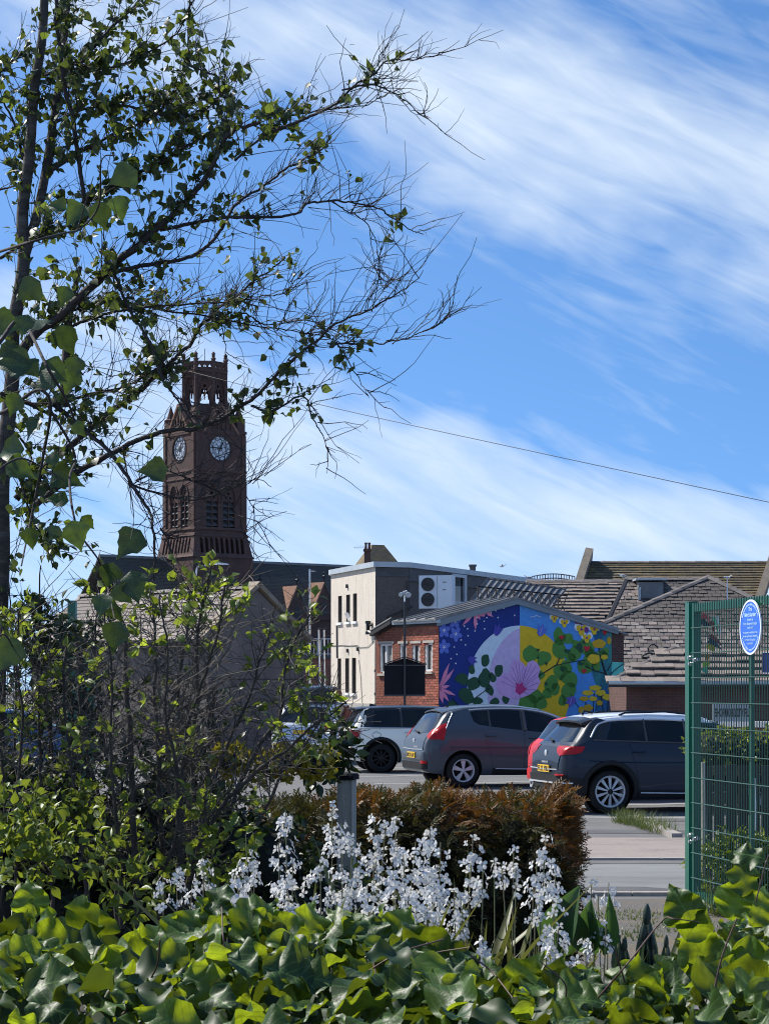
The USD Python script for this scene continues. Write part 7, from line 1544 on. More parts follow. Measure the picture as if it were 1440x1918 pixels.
def rand_dirs(n, R): return unit(R.normal(0, 1, (n, 3)))
def leaves_at(T, X, N, L, tpl, R, roll=.6):
    """Leaf copies: T positions, X leaf directions, N face normals, L lengths; returns one mesh."""
    A = axes(X, N, R.normal(0, roll, len(T))) * np.asarray(L)[:, None, None]; v, f = [], []; pick = R.integers(0, len(tpl), len(T)); n0 = 0
    for k, (tv, tf) in enumerate(tpl):
        s_ = pick == k
        if not s_.any(): continue
        a, b = scatter(tv, tf, A[s_], T[s_]); v.append(a); f.append(b + n0); n0 += len(a)
    return np.vstack(v), np.vstack(f)
def leaf_parts(parent, name, T, X, N, L, tpl, R, mat, roll=.5):
    A = axes(X, N, R.normal(0, roll, len(T))); pick = R.integers(0, len(tpl), len(T))
    for k in range(len(T)):
        M4 = np.eye(4); M4[:3, :3] = A[k].T * L[k]; M4[:3, 3] = T[k]
        tv, tf = tpl[pick[k]]; Mx = np.eye(4); Mx[:3, :3] = A[k].T; Mx[:3, 3] = T[k]
        part(parent, name, (tv * L[k], tf), mat, True, xf=Mx)

# ------------------------------------------------------------------ the birch on the left
BD = 8.0
birch = thing('birch_tree', 'sparse young birch tree with dark limbs reaching across the sky', 'tree', P(10, 1700, BD))
R = np.random.default_rng(11)
wood = {'trunk': MB(), 'branch': MB()}
limbs = []
def limb(pts, w0, w1, d0=0.0, d1=0.0, kind='branch', tw=1.0, k=6):
    """Limb through photograph points; widths in photograph pixels; depth running d0..d1 from the trunk's."""
    n = len(pts); D = BD + np.linspace(d0, d1, n); q = smooth_line([P(x, y, d) for (x, y), d in zip(pts, D)], 8 * n)
    q = q + np.cumsum(R.normal(0, .0022, q.shape), 0) * np.linspace(0, 1, len(q))[:, None] ** .3 * (0 if kind == 'trunk' else 1)
    r = np.linspace(w0, w1, len(q)) / F * BD / 2; m = MB(); m.tube(q, r, k)
    part(birch, kind, m, 'birch_bark' if kind == 'trunk' else 'birch_branch', True); limbs.append((q, tw)); return q
limb([(-14, 1740), (-8, 1300), (2, 1050), (3, 900), (18, 760), (24, 690), (24, 620), (38, 540), (45, 480), (42, 400), (54, 300), (64, 170), (80, 60), (84, -60)], 44, 15, 0, .1, 'trunk', .3, 10)
limb([(46, 480), (68, 405), (84, 330), (100, 225), (112, 150), (122, 60), (130, -40)], 20, 10, .05, .3, 'trunk', .6, 8)
limb([(120, 760), (125, 640), (135, 560), (150, 500)], 20, 9, .15, .3, 'trunk', .4, 8)
limb([(160, 420), (150, 330), (138, 250), (116, 160), (98, 80), (88, -20)], 9, 8, .0, -.2, 'branch', .9)
limb([(20, 690), (67, 627), (120, 590), (170, 547), (213, 500), (283, 453), (350, 397), (393, 353), (417, 307), (440, 270), (470, 250), (510, 245)], 20, 6, 0, -.5)
limb([(510, 245), (550, 227), (587, 208), (613, 193), (633, 175), (663, 150), (693, 130), (720, 103), (760, 100), (800, 92), (847, 77)], 6, 1.2, -.5, -.7)
limb([(440, 300), (480, 262), (540, 215), (600, 200), (680, 190), (735, 165)], 5, 1.5, -.4, -.1)
limb([(640, 168), (690, 158), (735, 175), (770, 205), (797, 222)], 3.5, 1.2, -.6, -.6)
limb([(210, 510), (257, 500), (350, 488), (377, 477), (400, 458), (420, 437), (440, 400), (467, 370), (510, 343), (547, 313), (573, 300), (600, 280), (625, 255)], 9, 3, -.1, .4)
limb([(300, 430), (360, 417), (413, 405), (457, 405), (543, 400), (567, 380), (613, 373), (660, 380), (700, 388), (733, 407), (760, 425), (785, 435)], 8, 1.6, -.2, .5)
limb([(620, 375), (647, 397), (673, 410), (693, 433), (705, 470), (712, 545)], 3, 1, .35, .4)
limb([(692, 430), (700, 480), (712, 515), (720, 528), (740, 500)], 2, .8, .4, .4)
limb([(30, 935), (93, 870), (140, 827), (187, 790), (217, 767), (253, 737), (287, 710), (350, 653), (367, 620), (385, 600), (407, 575), (420, 560), (437, 553), (460, 527), (493, 507), (523, 488)], 15, 3, .1, .6)
limb([(50, 960), (140, 893), (190, 868), (233, 850), (320, 817), (377, 810), (427, 790), (480, 757), (537, 703), (573, 670), (613, 643), (640, 622), (687, 603), (720, 590), (767, 563), (800, 537), (813, 523)], 13, 1.2, 0, -.6)
limb([(613, 643), (650, 640), (690, 640), (720, 640), (760, 628), (800, 610), (845, 577)], 4, 1, -.4, -.5)
limb([(630, 640), (650, 680), (668, 715), (678, 745)], 3, 1, -.4, -.4)
limb([(470, 760), (510, 770), (570, 745), (590, 780), (605, 810), (615, 850), (618, 880)], 5, 1, -.3, -.3)
limb([(190, 470), (200, 483), (233, 560), (253, 600), (277, 647), (297, 710), (327, 750), (353, 783)], 7, 3, -.2, -.4)
limb([(100, 757), (123, 777), (173, 817), (207, 857), (240, 910), (267, 953), (277, 993), (280, 1085)], 9, 4, -.1, -.5)
limb([(300, 990), (320, 1020), (330, 1090)], 3, 1, -.4, -.5)
limb([(0, 737), (53, 753), (123, 777)], 8, 6, -.2, -.1)
limb([(90, 640), (150, 605), (233, 580), (333, 567), (433, 563), (480, 570)], 7, 2, 0, .2)
limb([(60, 610), (200, 565), (333, 582), (430, 600), (520, 612), (600, 625), (650, 640)], 6, 1.5, .2, .5)
limb([(60, 760), (113, 747), (187, 730), (230, 717), (267, 693), (340, 670)], 8, 3, .1, .3)
limb([(130, 150), (190, 70), (235, 25), (268, -10)], 7, 4, 0, .2)
limb([(140, 390), (175, 370), (235, 330), (300, 300), (360, 270), (415, 235), (430, 190), (412, 170), (407, 140), (373, 120), (350, 100)], 8, 2.5, 0, -.3)
limb([(95, 320), (160, 280), (220, 250), (290, 220), (330, 170), (350, 120), (345, 60)], 7, 2, .1, .4)
limb([(84, 140), (130, 120), (190, 130), (250, 110), (300, 80), (330, 40), (335, 0)], 6, 2, 0, -.3)
limb([(100, 230), (160, 200), (240, 190), (330, 215), (390, 200), (420, 160), (440, 110)], 6, 2, .1, .2)
limb([(0, 483), (67, 450), (123, 433), (147, 433)], 6, 4, -.6, -.6)
limb([(0, 355), (40, 340), (15, 300)], 4, 2, .2, .3); limb([(0, 135), (50, 95)], 5, 3, .1, .2); limb([(45, 300), (20, 230), (-10, 170)], 7, 3, .2, .3)
limb([(10, 860), (40, 900), (60, 960), (90, 1010), (110, 1070)], 6, 2, -.2, -.3); limb([(20, 800), (55, 850), (60, 930), (40, 1010)], 5, 2, .1, .1)
limb([(240, 905), (330, 935), (400, 930), (470, 900), (500, 915)], 5, 1.2, -.3, -.2); limb([(255, 900), (310, 880), (370, 905), (420, 930), (450, 985), (465, 1015)], 4, 1, -.2, -.3); limb([(462, 930), (480, 960), (492, 1010)], 2, .8, -.3, -.3)
limb([(420, 600), (460, 590), (500, 610), (560, 600), (600, 615)], 3.5, 1.2, .4, .2); limb([(437, 550), (470, 555), (530, 545), (560, 520), (595, 515)], 3, 1, .5, .4)
limb([(400, 575), (420, 620), (425, 660), (435, 690)], 3, 1.2, .4, .3); limb([(345, 655), (300, 660), (250, 690), (200, 700)], 3, 1.5, .4, .3)
# twigs springing from every limb, mostly upwards and outwards, then finer ones from those
twigs = MB(); tips, nodes = [], []
def spring(q, n, lo, hi, w, level, up=.5, bias=1.0):
    for _ in range(n):
        i = int(np.clip(R.beta(1.1, 1.05) * (len(q) - 2), 0, len(q) - 3)); t = unit(q[i + 1] - q[i])
        d = unit(t * .75 + R.normal(0, .55, 3) * (1, .8, 1) + np.array([.18, 0, up])); L = R.uniform(lo, hi); m = 7
        s_ = np.linspace(0, 1, m)[:, None]; bend = unit(R.normal(0, 1, 3)) * .34 * L; p = q[i] + d * L * s_ + bend * s_ ** 2 + np.cumsum(R.normal(0, L * .024, (m, 3)), 0)
        twigs.tube(p, np.linspace(w, w * .45, m), 3, cap=False); nodes.append((q[i], t)); tips.append((p[-1], d))
        for j in (2, 3, 4, 5): nodes.append((p[j], d))
        if level == 0 and R.random() < .75: spring(p, R.integers(1, 4), lo * .45, hi * .5, w * .65, 1, up * .6)
for q, tw in limbs:
    L = np.linalg.norm(np.diff(q, axis=0), axis=1).sum(); vis = 1.0
    spring(q, int(L * (52 if q[:, 0].mean() < -.75 else 40) * tw), .05, .30, .0021, 0)
part(birch, 'twig_spray', twigs, 'twig', kind='stuff')
# leaves: tufts at nodes, thick near the trunk and in chosen tufts further out
nd = np.array([p for p, _ in nodes]); nx, ny = nd[:, 0] / nd[:, 1] * F + CX, HZ - (nd[:, 2] - EYE) / nd[:, 1] * F
dens = 2.3 * np.exp(-((nx - 150) / 210) ** 2) * np.exp(-((ny - 200) / 310) ** 2) + 1.4 * np.exp(-((nx - 330) / 130) ** 2 - ((ny - 230) / 110) ** 2) + .75 * np.exp(-((nx - 60) / 130) ** 2)
for x, y, r, a in ((570, 160, 34, .8), (545, 150, 40, .5), (580, 300, 30, 1), (595, 290, 22, 1), (440, 415, 28, 1), (415, 490, 26, 1), (500, 215, 60, .35), (430, 225, 60, .4), (430, 290, 36, .6), (655, 145, 34, .7), (700, 130, 34, .6), (740, 105, 20, 1), (570, 215, 32, .6), (535, 480, 40, .6), (480, 480, 46, .5), (745, 415, 24, .8), (770, 430, 18, .9), (690, 420, 22, .7),
                   (560, 645, 26, .9), (640, 655, 28, .9), (665, 640, 24, .7), (580, 700, 44, .8), (510, 720, 46, .8), (540, 760, 40, .7), (480, 745, 30, .5), (460, 600, 40, .6), (400, 600, 50, .45), (280, 680, 30, 1), (300, 660, 26, .9), (235, 750, 26, .9), (210, 810, 34, .7), (275, 830, 26, .7), (620, 770, 14, .8), (380, 760, 40, .2), (100, 640, 70, .25), (70, 1000, 60, .3), (330, 120, 60, .3), (400, 120, 30, .7), (370, 95, 30, .5), (310, 25, 30, .4), (60, 60, 90, .3)):
    dens += a * np.exp(-((nx - x) ** 2 + (ny - y) ** 2) / r ** 2)
keep = np.where(R.random(len(nd)) < np.minimum(dens * (.25 + 1.3 * meshkit.noise(nd * 9.0, 4) ** 2), .9) * .30)[0]; rep = R.integers(1, 4, len(keep)); idx = np.repeat(keep, rep)
T = nd[idx] + R.normal(0, .014, (len(idx), 3)); X = unit(R.normal(0, .7, (len(idx), 3)) + np.array([.15, -.1, -.55])); N = unit(R.normal(0, .8, (len(idx), 3)) + np.array([-.2, -.3, .5])); Ls = R.uniform(.018, .046, len(idx))
bt = [leaf_mesh([.02, .36, .42, .30, .14, .0], 6, 3, fo, dr, seed=s_, tooth=.12) for s_, (fo, dr) in enumerate(((.2, .15), (.5, .35), (-.15, .3), (.9, .5)))]
lx = T[:, 0] / T[:, 1] * F + CX; ly = HZ - (T[:, 2] - EYE) / T[:, 1] * F; inv = (lx > 0) & (lx < 1440) & (ly > 0) & (ly < 1150)
order = np.argsort(-(Ls / T[:, 1]) * inv); a, b = order[:300], order[300:]
leaf_parts(birch, 'leaf', T[a], X[a], N[a], Ls[a], bt, R, 'birch_leaf_single')
part(birch, 'foliage', leaves_at(T[b], X[b], N[b], Ls[b], bt, R), 'birch_leaf', True, kind='stuff')

# a branch of it hanging close to the camera
nearb = thing('overhanging_birch_branch', 'close hanging birch branch with large soft leaves at the left edge', 'branch', P(60, 700, 3.8))
R = np.random.default_rng(21); ND = 3.8
def nlimb(pts, w0, w1, D=ND):
    q = smooth_line([P(x, y, D + .12 * math.sin(x * .03 + y * .02)) for x, y in pts], 8 * len(pts)); m = MB(); m.tube(q, np.linspace(w0, w1, len(q)) / F * D / 2, 6); part(nearb, 'branch', m, 'birch_branch', True); return q
nlimb([(-40, 690), (0, 640), (40, 600), (90, 690), (130, 760), (150, 830)], 9, 4); nlimb([(-40, 780), (10, 770), (70, 730), (95, 760), (80, 860), (60, 960), (40, 1060)], 8, 3); nlimb([(90, 760), (140, 850), (130, 900), (145, 990), (190, 1060), (215, 1160)], 6, 2.5)
nlimb([(-30, 480), (60, 452), (120, 436), (150, 428), (185, 385), (190, 300), (215, 290)], 6, 2.5); nlimb([(145, 432), (160, 380), (175, 330)], 3, 1.5); nlimb([(230, 840), (250, 960), (245, 1010)], 3, 1.5); nlimb([(-30, 900), (30, 860), (70, 870), (120, 900)], 5, 2); nlimb([(-20, 1210), (10, 1190), (40, 1250)], 4, 2)
near_ = [(230, 330, 62, 200, .1), (105, 385, 40, 170, .3), (140, 400, 52, 250, .2), (190, 405, 55, 290, .6), (225, 390, 48, 280, .7), (50, 545, 60, 210, .2), (18, 605, 62, 350, .6), (70, 600, 60, 20, .9), (45, 610, 48, 260, .1), (125, 640, 64, 280, .2), (140, 690, 45, 265, .3), (20, 680, 75, 180, .3), (80, 715, 58, 220, .7), (105, 700, 66, 320, .05), (130, 715, 50, 250, .1), (120, 555, 40, 240, .3),
         (285, 880, 58, 190, .1), (125, 895, 62, 330, .05), (105, 935, 45, 190, .5), (145, 1005, 60, 300, .1), (165, 980, 34, 320, .2), (240, 1020, 70, 240, .05), (205, 1080, 52, 260, .2), (250, 1100, 66, 300, .05), (190, 1135, 50, 260, .5), (232, 1115, 48, 320, .2), (218, 1150, 40, 280, .7), (215, 1195, 62, 250, .15), (15, 845, 66, 190, .6), (40, 880, 60, 350, .5), (95, 860, 34, 200, .4), (58, 1010, 44, 270, .3), (12, 1230, 74, 250, .1), (10, 660, 50, 200, .1), (60, 800, 44, 240, .5), (25, 760, 46, 240, .3), (150, 805, 36, 290, .3), (60, 690, 44, 300, .3), (100, 1000, 34, 250, .4)]
nt_ = [leaf_mesh([.02, .36, .47, .43, .31, .17, .06, .0], 14, 5, fo, dr, wave=.05, wk=2.2, tooth=.10, seed=40 + s_) for s_, (fo, dr) in enumerate(((.12, .1), (.3, .3), (-.1, .2), (.5, .35)))]
for x, y, s_, ang, turn in near_:
    D = ND + R.normal(0, .12); c = P(x, y, D); an = math.radians(ang) + R.normal(0, .15); d = unit(np.array([math.cos(an), R.normal(0, .25), math.sin(an)])); L = s_ / F * D * 1.05
    nrm = unit(np.array([-.3 * turn + R.normal(0, .2), -1.0 + .4 * turn, .5 * turn + R.normal(0, .2)])); A = axes(d, nrm); M4 = np.eye(4); M4[:3, :3] = A.T; M4[:3, 3] = c - d * L * .5
    tv, tf = nt_[R.integers(0, 4)]; part(nearb, 'leaf', (tv * L * (1, .92, 1), tf), 'near_birch_leaf', True, xf=M4)

# ------------------------------------------------------------------ twiggy shrub in fresh leaf
R = np.random.default_rng(31); SD = 7.0
shrub = thing('leafing_shrub', 'tall twiggy many stemmed shrub in fresh yellow green leaf', 'shrub', P(330, 1750, SD))
stw, snodes = MB(), []
def stem(pts, w0, w1, d0=0., d1=0.):
    D = SD + np.linspace(d0, d1, len(pts)); q = smooth_line([P(x, y, d) for (x, y), d in zip(pts, D)], 9 * len(pts)); q = q + np.cumsum(R.normal(0, .002, q.shape), 0); m = MB(); m.tube(q, np.linspace(w0, w1, len(q)) / F * SD / 2, 7); part(shrub, 'stem', m, 'shrub_bark', True); return q
stems = [stem([(262, 1760), (258, 1560), (252, 1430), (250, 1330), (246, 1240), (240, 1165)], 14, 8), stem([(372, 1760), (366, 1520), (363, 1400), (362, 1300), (365, 1200), (372, 1130), (385, 1060)], 14, 4, .1, .0),
    stem([(300, 1740), (296, 1540), (290, 1420), (280, 1350), (275, 1250), (270, 1180), (262, 1100)], 13, 4, .2, .3), stem([(350, 1720), (348, 1500), (338, 1380), (330, 1300), (340, 1220), (345, 1190), (350, 1120)], 11, 4, .3, .4), stem([(340, 1700), (350, 1450), (370, 1340), (395, 1275), (415, 1215), (425, 1160), (436, 1070)], 12, 3.5, -.1, -.3),
    stem([(360, 1720), (380, 1530), (405, 1440), (430, 1370), (455, 1310), (480, 1250), (500, 1180), (512, 1120)], 11, 3, .1, .3), stem([(350, 1700), (380, 1580), (420, 1500), (480, 1440), (545, 1390), (605, 1345), (650, 1320)], 12, 3, -.3, -.5), stem([(430, 1520), (470, 1430), (520, 1350), (530, 1290), (545, 1240), (580, 1180), (604, 1130)], 10, 3, .0, .2),
    stem([(30, 1700), (36, 1430), (40, 1330), (30, 1250), (40, 1150)], 9, 3, .1, 0), stem([(170, 1720), (150, 1560), (130, 1400), (120, 1300), (125, 1200)], 11, 4, 0, .2), stem([(220, 1740), (200, 1560), (170, 1440), (150, 1340), (140, 1230)], 10, 3, .3, .4), stem([(230, 1740), (225, 1550), (215, 1400), (222, 1280), (205, 1160), (210, 1090)], 9, 3, -.2, -.2),
    stem([(100, 1720), (90, 1560), (75, 1430), (70, 1290), (90, 1180)], 9, 3, .1, .2), stem([(470, 1560), (510, 1480), (540, 1420), (580, 1370), (620, 1320)], 8, 2.5, -.1, .0), stem([(300, 1640), (330, 1560), (330, 1440), (310, 1330), (316, 1230), (300, 1120)], 9, 3, -.3, -.4), stem([(0, 1640), (10, 1500), (0, 1380), (10, 1260), (0, 1130)], 8, 3, .2, .2)]
def sprig(q, n, lo, hi, w, level):
    for _ in range(n):
        i = int(R.uniform(.12 if level == 0 else .2, .98) * (len(q) - 2)); t = unit(q[i + 1] - q[i]); side = unit(np.cross(t, R.normal(0, 1, 3)))
        d = unit(t * R.uniform(.1, .9) + side * .9 + np.array([0, 0, .15])); L = R.uniform(lo, hi); m = 6; s_ = np.linspace(0, 1, m)[:, None]
        p = q[i] + d * L * s_ + R.normal(0, .12, 3) * L * s_ ** 2 + np.cumsum(R.normal(0, L * .02, (m, 3)), 0); stw.tube(p, np.linspace(w, w * .5, m), 3, cap=False)
        snodes.append((p[-1], d)); snodes.append((p[3], d)); snodes.append((p[2], side))
        if level < 2 and R.random() < (.85 if level == 0 else .4): sprig(p, R.integers(1, 5), lo * .5, hi * .5, w * .7, level + 1)
for q in stems: sprig(q, int(np.linalg.norm(np.diff(q, axis=0), axis=1).sum() * 58), .05, .26, .0022, 0)
part(shrub, 'twig_spray', stw, 'shrub_twig', kind='stuff')
nd = np.array([p for p, _ in snodes]); dd = np.array([d for _, d in snodes]); nx, ny = nd[:, 0] / nd[:, 1] * F + CX, HZ - (nd[:, 2] - EYE) / nd[:, 1] * F
dens = .10 + .75 * np.exp(-((ny - 1110) / 70) ** 2) * (nx < 480) + .55 * np.exp(-((nx - 560) / 80) ** 2 - ((ny - 1190) / 90) ** 2) + .55 * np.exp(-((nx - 560) / 60) ** 2 - ((ny - 1350) / 70) ** 2) + .7 * np.exp(-((nx - 80) / 130) ** 2 - ((ny - 1470) / 120) ** 2) + .5 * np.exp(-((nx - 60) / 70) ** 2 - ((ny - 1200) / 70) ** 2) + .35 * (ny > 1480)
dens -= .06 * np.exp(-((nx - 330) / 120) ** 2 - ((ny - 1330) / 90) ** 2)
keep = np.where(R.random(len(nd)) < np.clip(dens * (.2 + 1.5 * meshkit.noise(nd * 8.0, 9) ** 2), 0, .9) * .20)[0]; idx = np.repeat(keep, R.integers(2, 5, len(keep)))
T = nd[idx] + R.normal(0, .008, (len(idx), 3)); X = unit(dd[idx] * .5 + R.normal(0, .6, (len(idx), 3)) + np.array([0, 0, .25])); N = unit(R.normal(0, .5, (len(idx), 3)) + np.array([-.3, -.1, .8])); Ls = R.uniform(.014, .046, len(idx))
st_ = [leaf_mesh([.02, .24, .32, .26, .12, .0], 6, 3, fo, dr, seed=s_) for s_, (fo, dr) in enumerate(((.4, .2), (.8, .4), (.2, .35), (.6, .1)))]
lx = T[:, 0] / T[:, 1] * F + CX; ly = HZ - (T[:, 2] - EYE) / T[:, 1] * F; inv = (lx > 0) & (lx < 700) & (ly < 1600); order = np.argsort(-(Ls / T[:, 1]) * inv); a, b = order[:300], order[300:]
leaf_parts(shrub, 'leaf', T[a], X[a], N[a], Ls[a], st_, R, 'shrub_leaf_single'); part(shrub, 'foliage', leaves_at(T[b], X[b], N[b], Ls[b], st_, R), 'shrub_leaf', True, kind='stuff')

# a second, darker bare shrub filling in behind it
R = np.random.default_rng(37); shrub_front = shrub; stw, snodes = MB(), []
shrub = thing('bare_shrub', 'dark bare twiggy shrub filling the gaps behind the leafing one', 'shrub', P(200, 1750, 8.0)); SD = 8.0
for k in range(21):
    x = -20 + k * 22 + R.normal(0, 9); h = R.uniform(1060, 1230) if x < 240 else R.uniform(1220, 1380); lean = R.normal(10, 45); q = stem([(x, 1740), (x + lean * .2 + R.normal(0, 6), 1600), (x + lean * .5 + R.normal(0, 8), 1450), (x + lean * .8 + R.normal(0, 10), (1450 + h) / 2), (x + lean, h)], R.uniform(5, 9), 2.5, R.normal(0, .25), R.normal(0, .25))
    sprig(q, int(np.linalg.norm(np.diff(q, axis=0), axis=1).sum() * 34), .06, .32, .0022, 0)
part(shrub, 'twig_spray', stw, 'twig', kind='stuff')
nd = np.array([p for p, _ in snodes]); dd = np.array([d for _, d in snodes]); nx, ny = nd[:, 0] / nd[:, 1] * F + CX, HZ - (nd[:, 2] - EYE) / nd[:, 1] * F
keep = np.where(R.random(len(nd)) < (.02 + .10 * (nx < 240) * (ny < 1300) * np.exp(-((nx - 70) / 120) ** 2) + .10 * sm(1350, 1520, ny)) * (.3 + 1.4 * meshkit.noise(nd * 7, 2)))[0]; idx = np.repeat(keep, R.integers(2, 5, len(keep)))
T = nd[idx] + R.normal(0, .01, (len(idx), 3)); part(shrub, 'foliage', leaves_at(T, unit(dd[idx] * .5 + R.normal(0, .6, T.shape)), unit(R.normal(0, .5, T.shape) + np.array([-.2, -.2, .8])), R.uniform(.02, .05, len(T)), st_, R), 'dark_leaf', True, kind='stuff')

# dark evergreen undergrowth below and behind it
def bush(name, label, cat, blobs, n, Lr, tpl, mat, core='dark_core', group=None, kind=None, up=.5, seed=1, corek=.78):
    """Leaves through a set of (centre, radii) clumps over a dark woody core."""
    R = np.random.default_rng(seed); c0 = np.mean([b[0] for b in blobs], 0); t = thing(name, label, cat, (c0[0], c0[1], .3), group, kind); vol = np.array([np.prod(b[1]) ** (2 / 3) for b in blobs]); pick = R.choice(len(blobs), n, p=vol / vol.sum())
    C = np.array([b[0] for b in blobs])[pick]; Rr = np.array([b[1] for b in blobs])[pick]; d = rand_dirs(n, R); d[:, 1] -= .25 * np.sign(d[:, 1] + .2); d = unit(d); rad = R.uniform(.62, 1.12, n)[:, None] * (1 + .18 * np.sin(7 * d[:, :1] + 5 * d[:, 2:]))
    T = C + d * Rr * rad; X = unit(d * .5 + R.normal(0, .6, (n, 3)) + (0, 0, .1)); N = unit(d * .6 + R.normal(0, .5, (n, 3)) + np.array([0, 0, up])); m = MB()
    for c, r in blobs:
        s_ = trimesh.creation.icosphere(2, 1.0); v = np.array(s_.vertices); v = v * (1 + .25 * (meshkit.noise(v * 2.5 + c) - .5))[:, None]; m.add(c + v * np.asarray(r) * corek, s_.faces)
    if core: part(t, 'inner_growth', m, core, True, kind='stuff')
    part(t, 'foliage', leaves_at(T, X, N, R.uniform(*Lr, n), tpl, R), mat, True, kind='stuff'); return t
E = lambda x, y, D, rx, ry, rd: (P(x, y, D), np.array([rx / F * D, rd, ry / F * D]))
bush('evergreen_undergrowth', 'dark glossy evergreen undergrowth beneath the twiggy shrub', 'undergrowth', [E(x, y, 7.9, 80, 90, .25) for x, y in ((-30, 1500), (60, 1520), (330, 1530), (-20, 1560), (70, 1590), (160, 1600), (250, 1590), (340, 1600), (430, 1590), (500, 1620), (40, 1690), (140, 1700), (240, 1700), (340, 1700), (440, 1700), (540, 1700), (620, 1720))], 7000, (.020, .046), st_, 'dark_leaf', seed=3, kind='stuff')
bush('evergreen_undergrowth', 'mid green leafy undergrowth at the far left below the shrub', 'undergrowth', [E(x, y, 6.6, 60, 55, .2) for x, y in ((10, 1520), (80, 1550), (150, 1600), (40, 1620), (420, 1600), (250, 1660))], 750, (.022, .05), st_, 'shrub_leaf', core=None, seed=4, kind='stuff')
gl = [E(20, 1440, 8.8, 34, 22, .12), E(320, 1395, 8.8, 26, 26, .12), E(545, 1425, 7.3, 44, 30, .15), E(590, 1432, 7.3, 36, 30, .12), E(500, 1440, 7.4, 36, 28, .12), E(430, 1425, 7.4, 36, 30, .12)]
for k, (lab, bl) in enumerate((('small golden leaved shrub at the far left edge', gl[:1]), ('small golden leaved shrub seen between the bare stems', gl[1:2]), ('golden leaved shrub in front of the white estate car', gl[2:5]), ('golden leaved shrub left of the white estate car', gl[5:]))): bush('golden_shrub', lab, 'shrub', bl, 300 * len(bl), (.014, .030), st_, 'gold_leaf' , seed=20 + k, group='golden leaved shrubs', corek=.6)
bush('broad_leaved_shrub', 'green broad leaved young shrub in front of the cream car', 'shrub', [E(622, 1405, 8.0, 34, 40, .10), E(596, 1440, 8.0, 34, 30, .10), E(640, 1415, 8.0, 30, 22, .10), E(640, 1380, 8.0, 16, 22, .05)], 230, (.035, .06), [leaf_mesh([.02, .22, .30, .26, .14, .0], 7, 3, fo, .25, seed=s_) for s_, fo in enumerate((.3, .6, .1))], 'dark_leaf', core=None, seed=30)
hb = bush('low_hedge', 'low leafy green hedge behind the dark slatted fence', 'hedge', [E(x, 1412, 18.6, 44, 44, .3) for x in (1330, 1375, 1420, 1465)], 2600, (.03, .055), st_, 'shrub_leaf', seed=33, corek=.85)
bush('weeds', 'rank green weeds and grasses growing at the foot of the gate', 'weeds', [E(x, y, 17.2, 40, 55, .18) for x, y in ((1335, 1635), (1370, 1615), (1405, 1620), (1440, 1630))], 2600, (.03, .08), [leaf_mesh([.02, .12, .16, .12, .05, .0], 6, 3, .4, .5, seed=5), leaf_mesh([.02, .2, .26, .2, .08, .0], 6, 3, .3, .3, seed=6)], 'shrub_leaf', core=None, seed=35, kind='stuff', up=.2)
def blades(name, label, cat, spots, n, H, w, mat, seed, kind='stuff', lean=.35):
    R = np.random.default_rng(seed); t = thing(name, label, cat, spots[0][0], kind=kind); T, X, N, L = [], [], [], []
    for c, r, k in spots:
        m_ = int(n * k); a = R.uniform(0, 6.28, m_); q = np.sqrt(R.uniform(0, 1, m_)); T.append(np.asarray(c) + np.stack([np.cos(a) * q * r[0], np.sin(a) * q * r[1], np.zeros(m_)], 1)); X.append(unit(np.stack([np.cos(a) * q * lean, np.sin(a) * q * lean, np.ones(m_)], 1) + R.normal(0, .22, (m_, 3)))); N.append(unit(R.normal(0, 1, (m_, 3)) * (1, 1, .2))); L.append(R.uniform(*H, m_))
    tpl = [leaf_mesh([w, w * 1.1, w, w * .7, w * .4, .0], 6, 3, .2, dr, seed=1) for dr in (.15, .45, .8)]
    part(t, 'blades', leaves_at(np.vstack(T), np.vstack(X), np.vstack(N), np.concatenate(L), tpl, R, .3), mat, True, kind='stuff'); return t
g_ = lambda x, y, D: (P(x, y, D)[0], D, gz(D) - .01)
blades('grass_tuft', 'rough tuft of long grass growing on the verge by the bay line', 'grass', [((*g_(x, 0, D)[:2], GZ), (.20, .35), k) for x, D, k in ((1172, 30.4, 1), (1195, 29.8, 1), (1218, 29.0, .8), (1240, 28.2, .4))], 330, (.06, .26), .016, 'grass_blade', 41)
blades('weeds', 'tall grassy weeds along the foot of the gate', 'weeds', [((*g_(x, 0, D)[:2], 0.0), (.12, .12), k) for x, D, k in ((1345, 16.2, 1), (1390, 16.0, 1), (1430, 15.8, 1), (1340, 17.2, .8), (1380, 17.0, .8))], 110, (.06, .26), .022, 'grass_blade', 42)
blades('weeds', 'low moss and weeds on the gravel in front of the gate', 'weeds', [((x, y, -.02), (.28, .35), 1) for x, y in ((1.7, 14.9), (1.3, 15.6), (2.1, 15.4), (2.5, 15.2), (1.9, 16.2), (2.6, 14.6))], 260, (.015, .05), .12, 'grass_blade', 43)

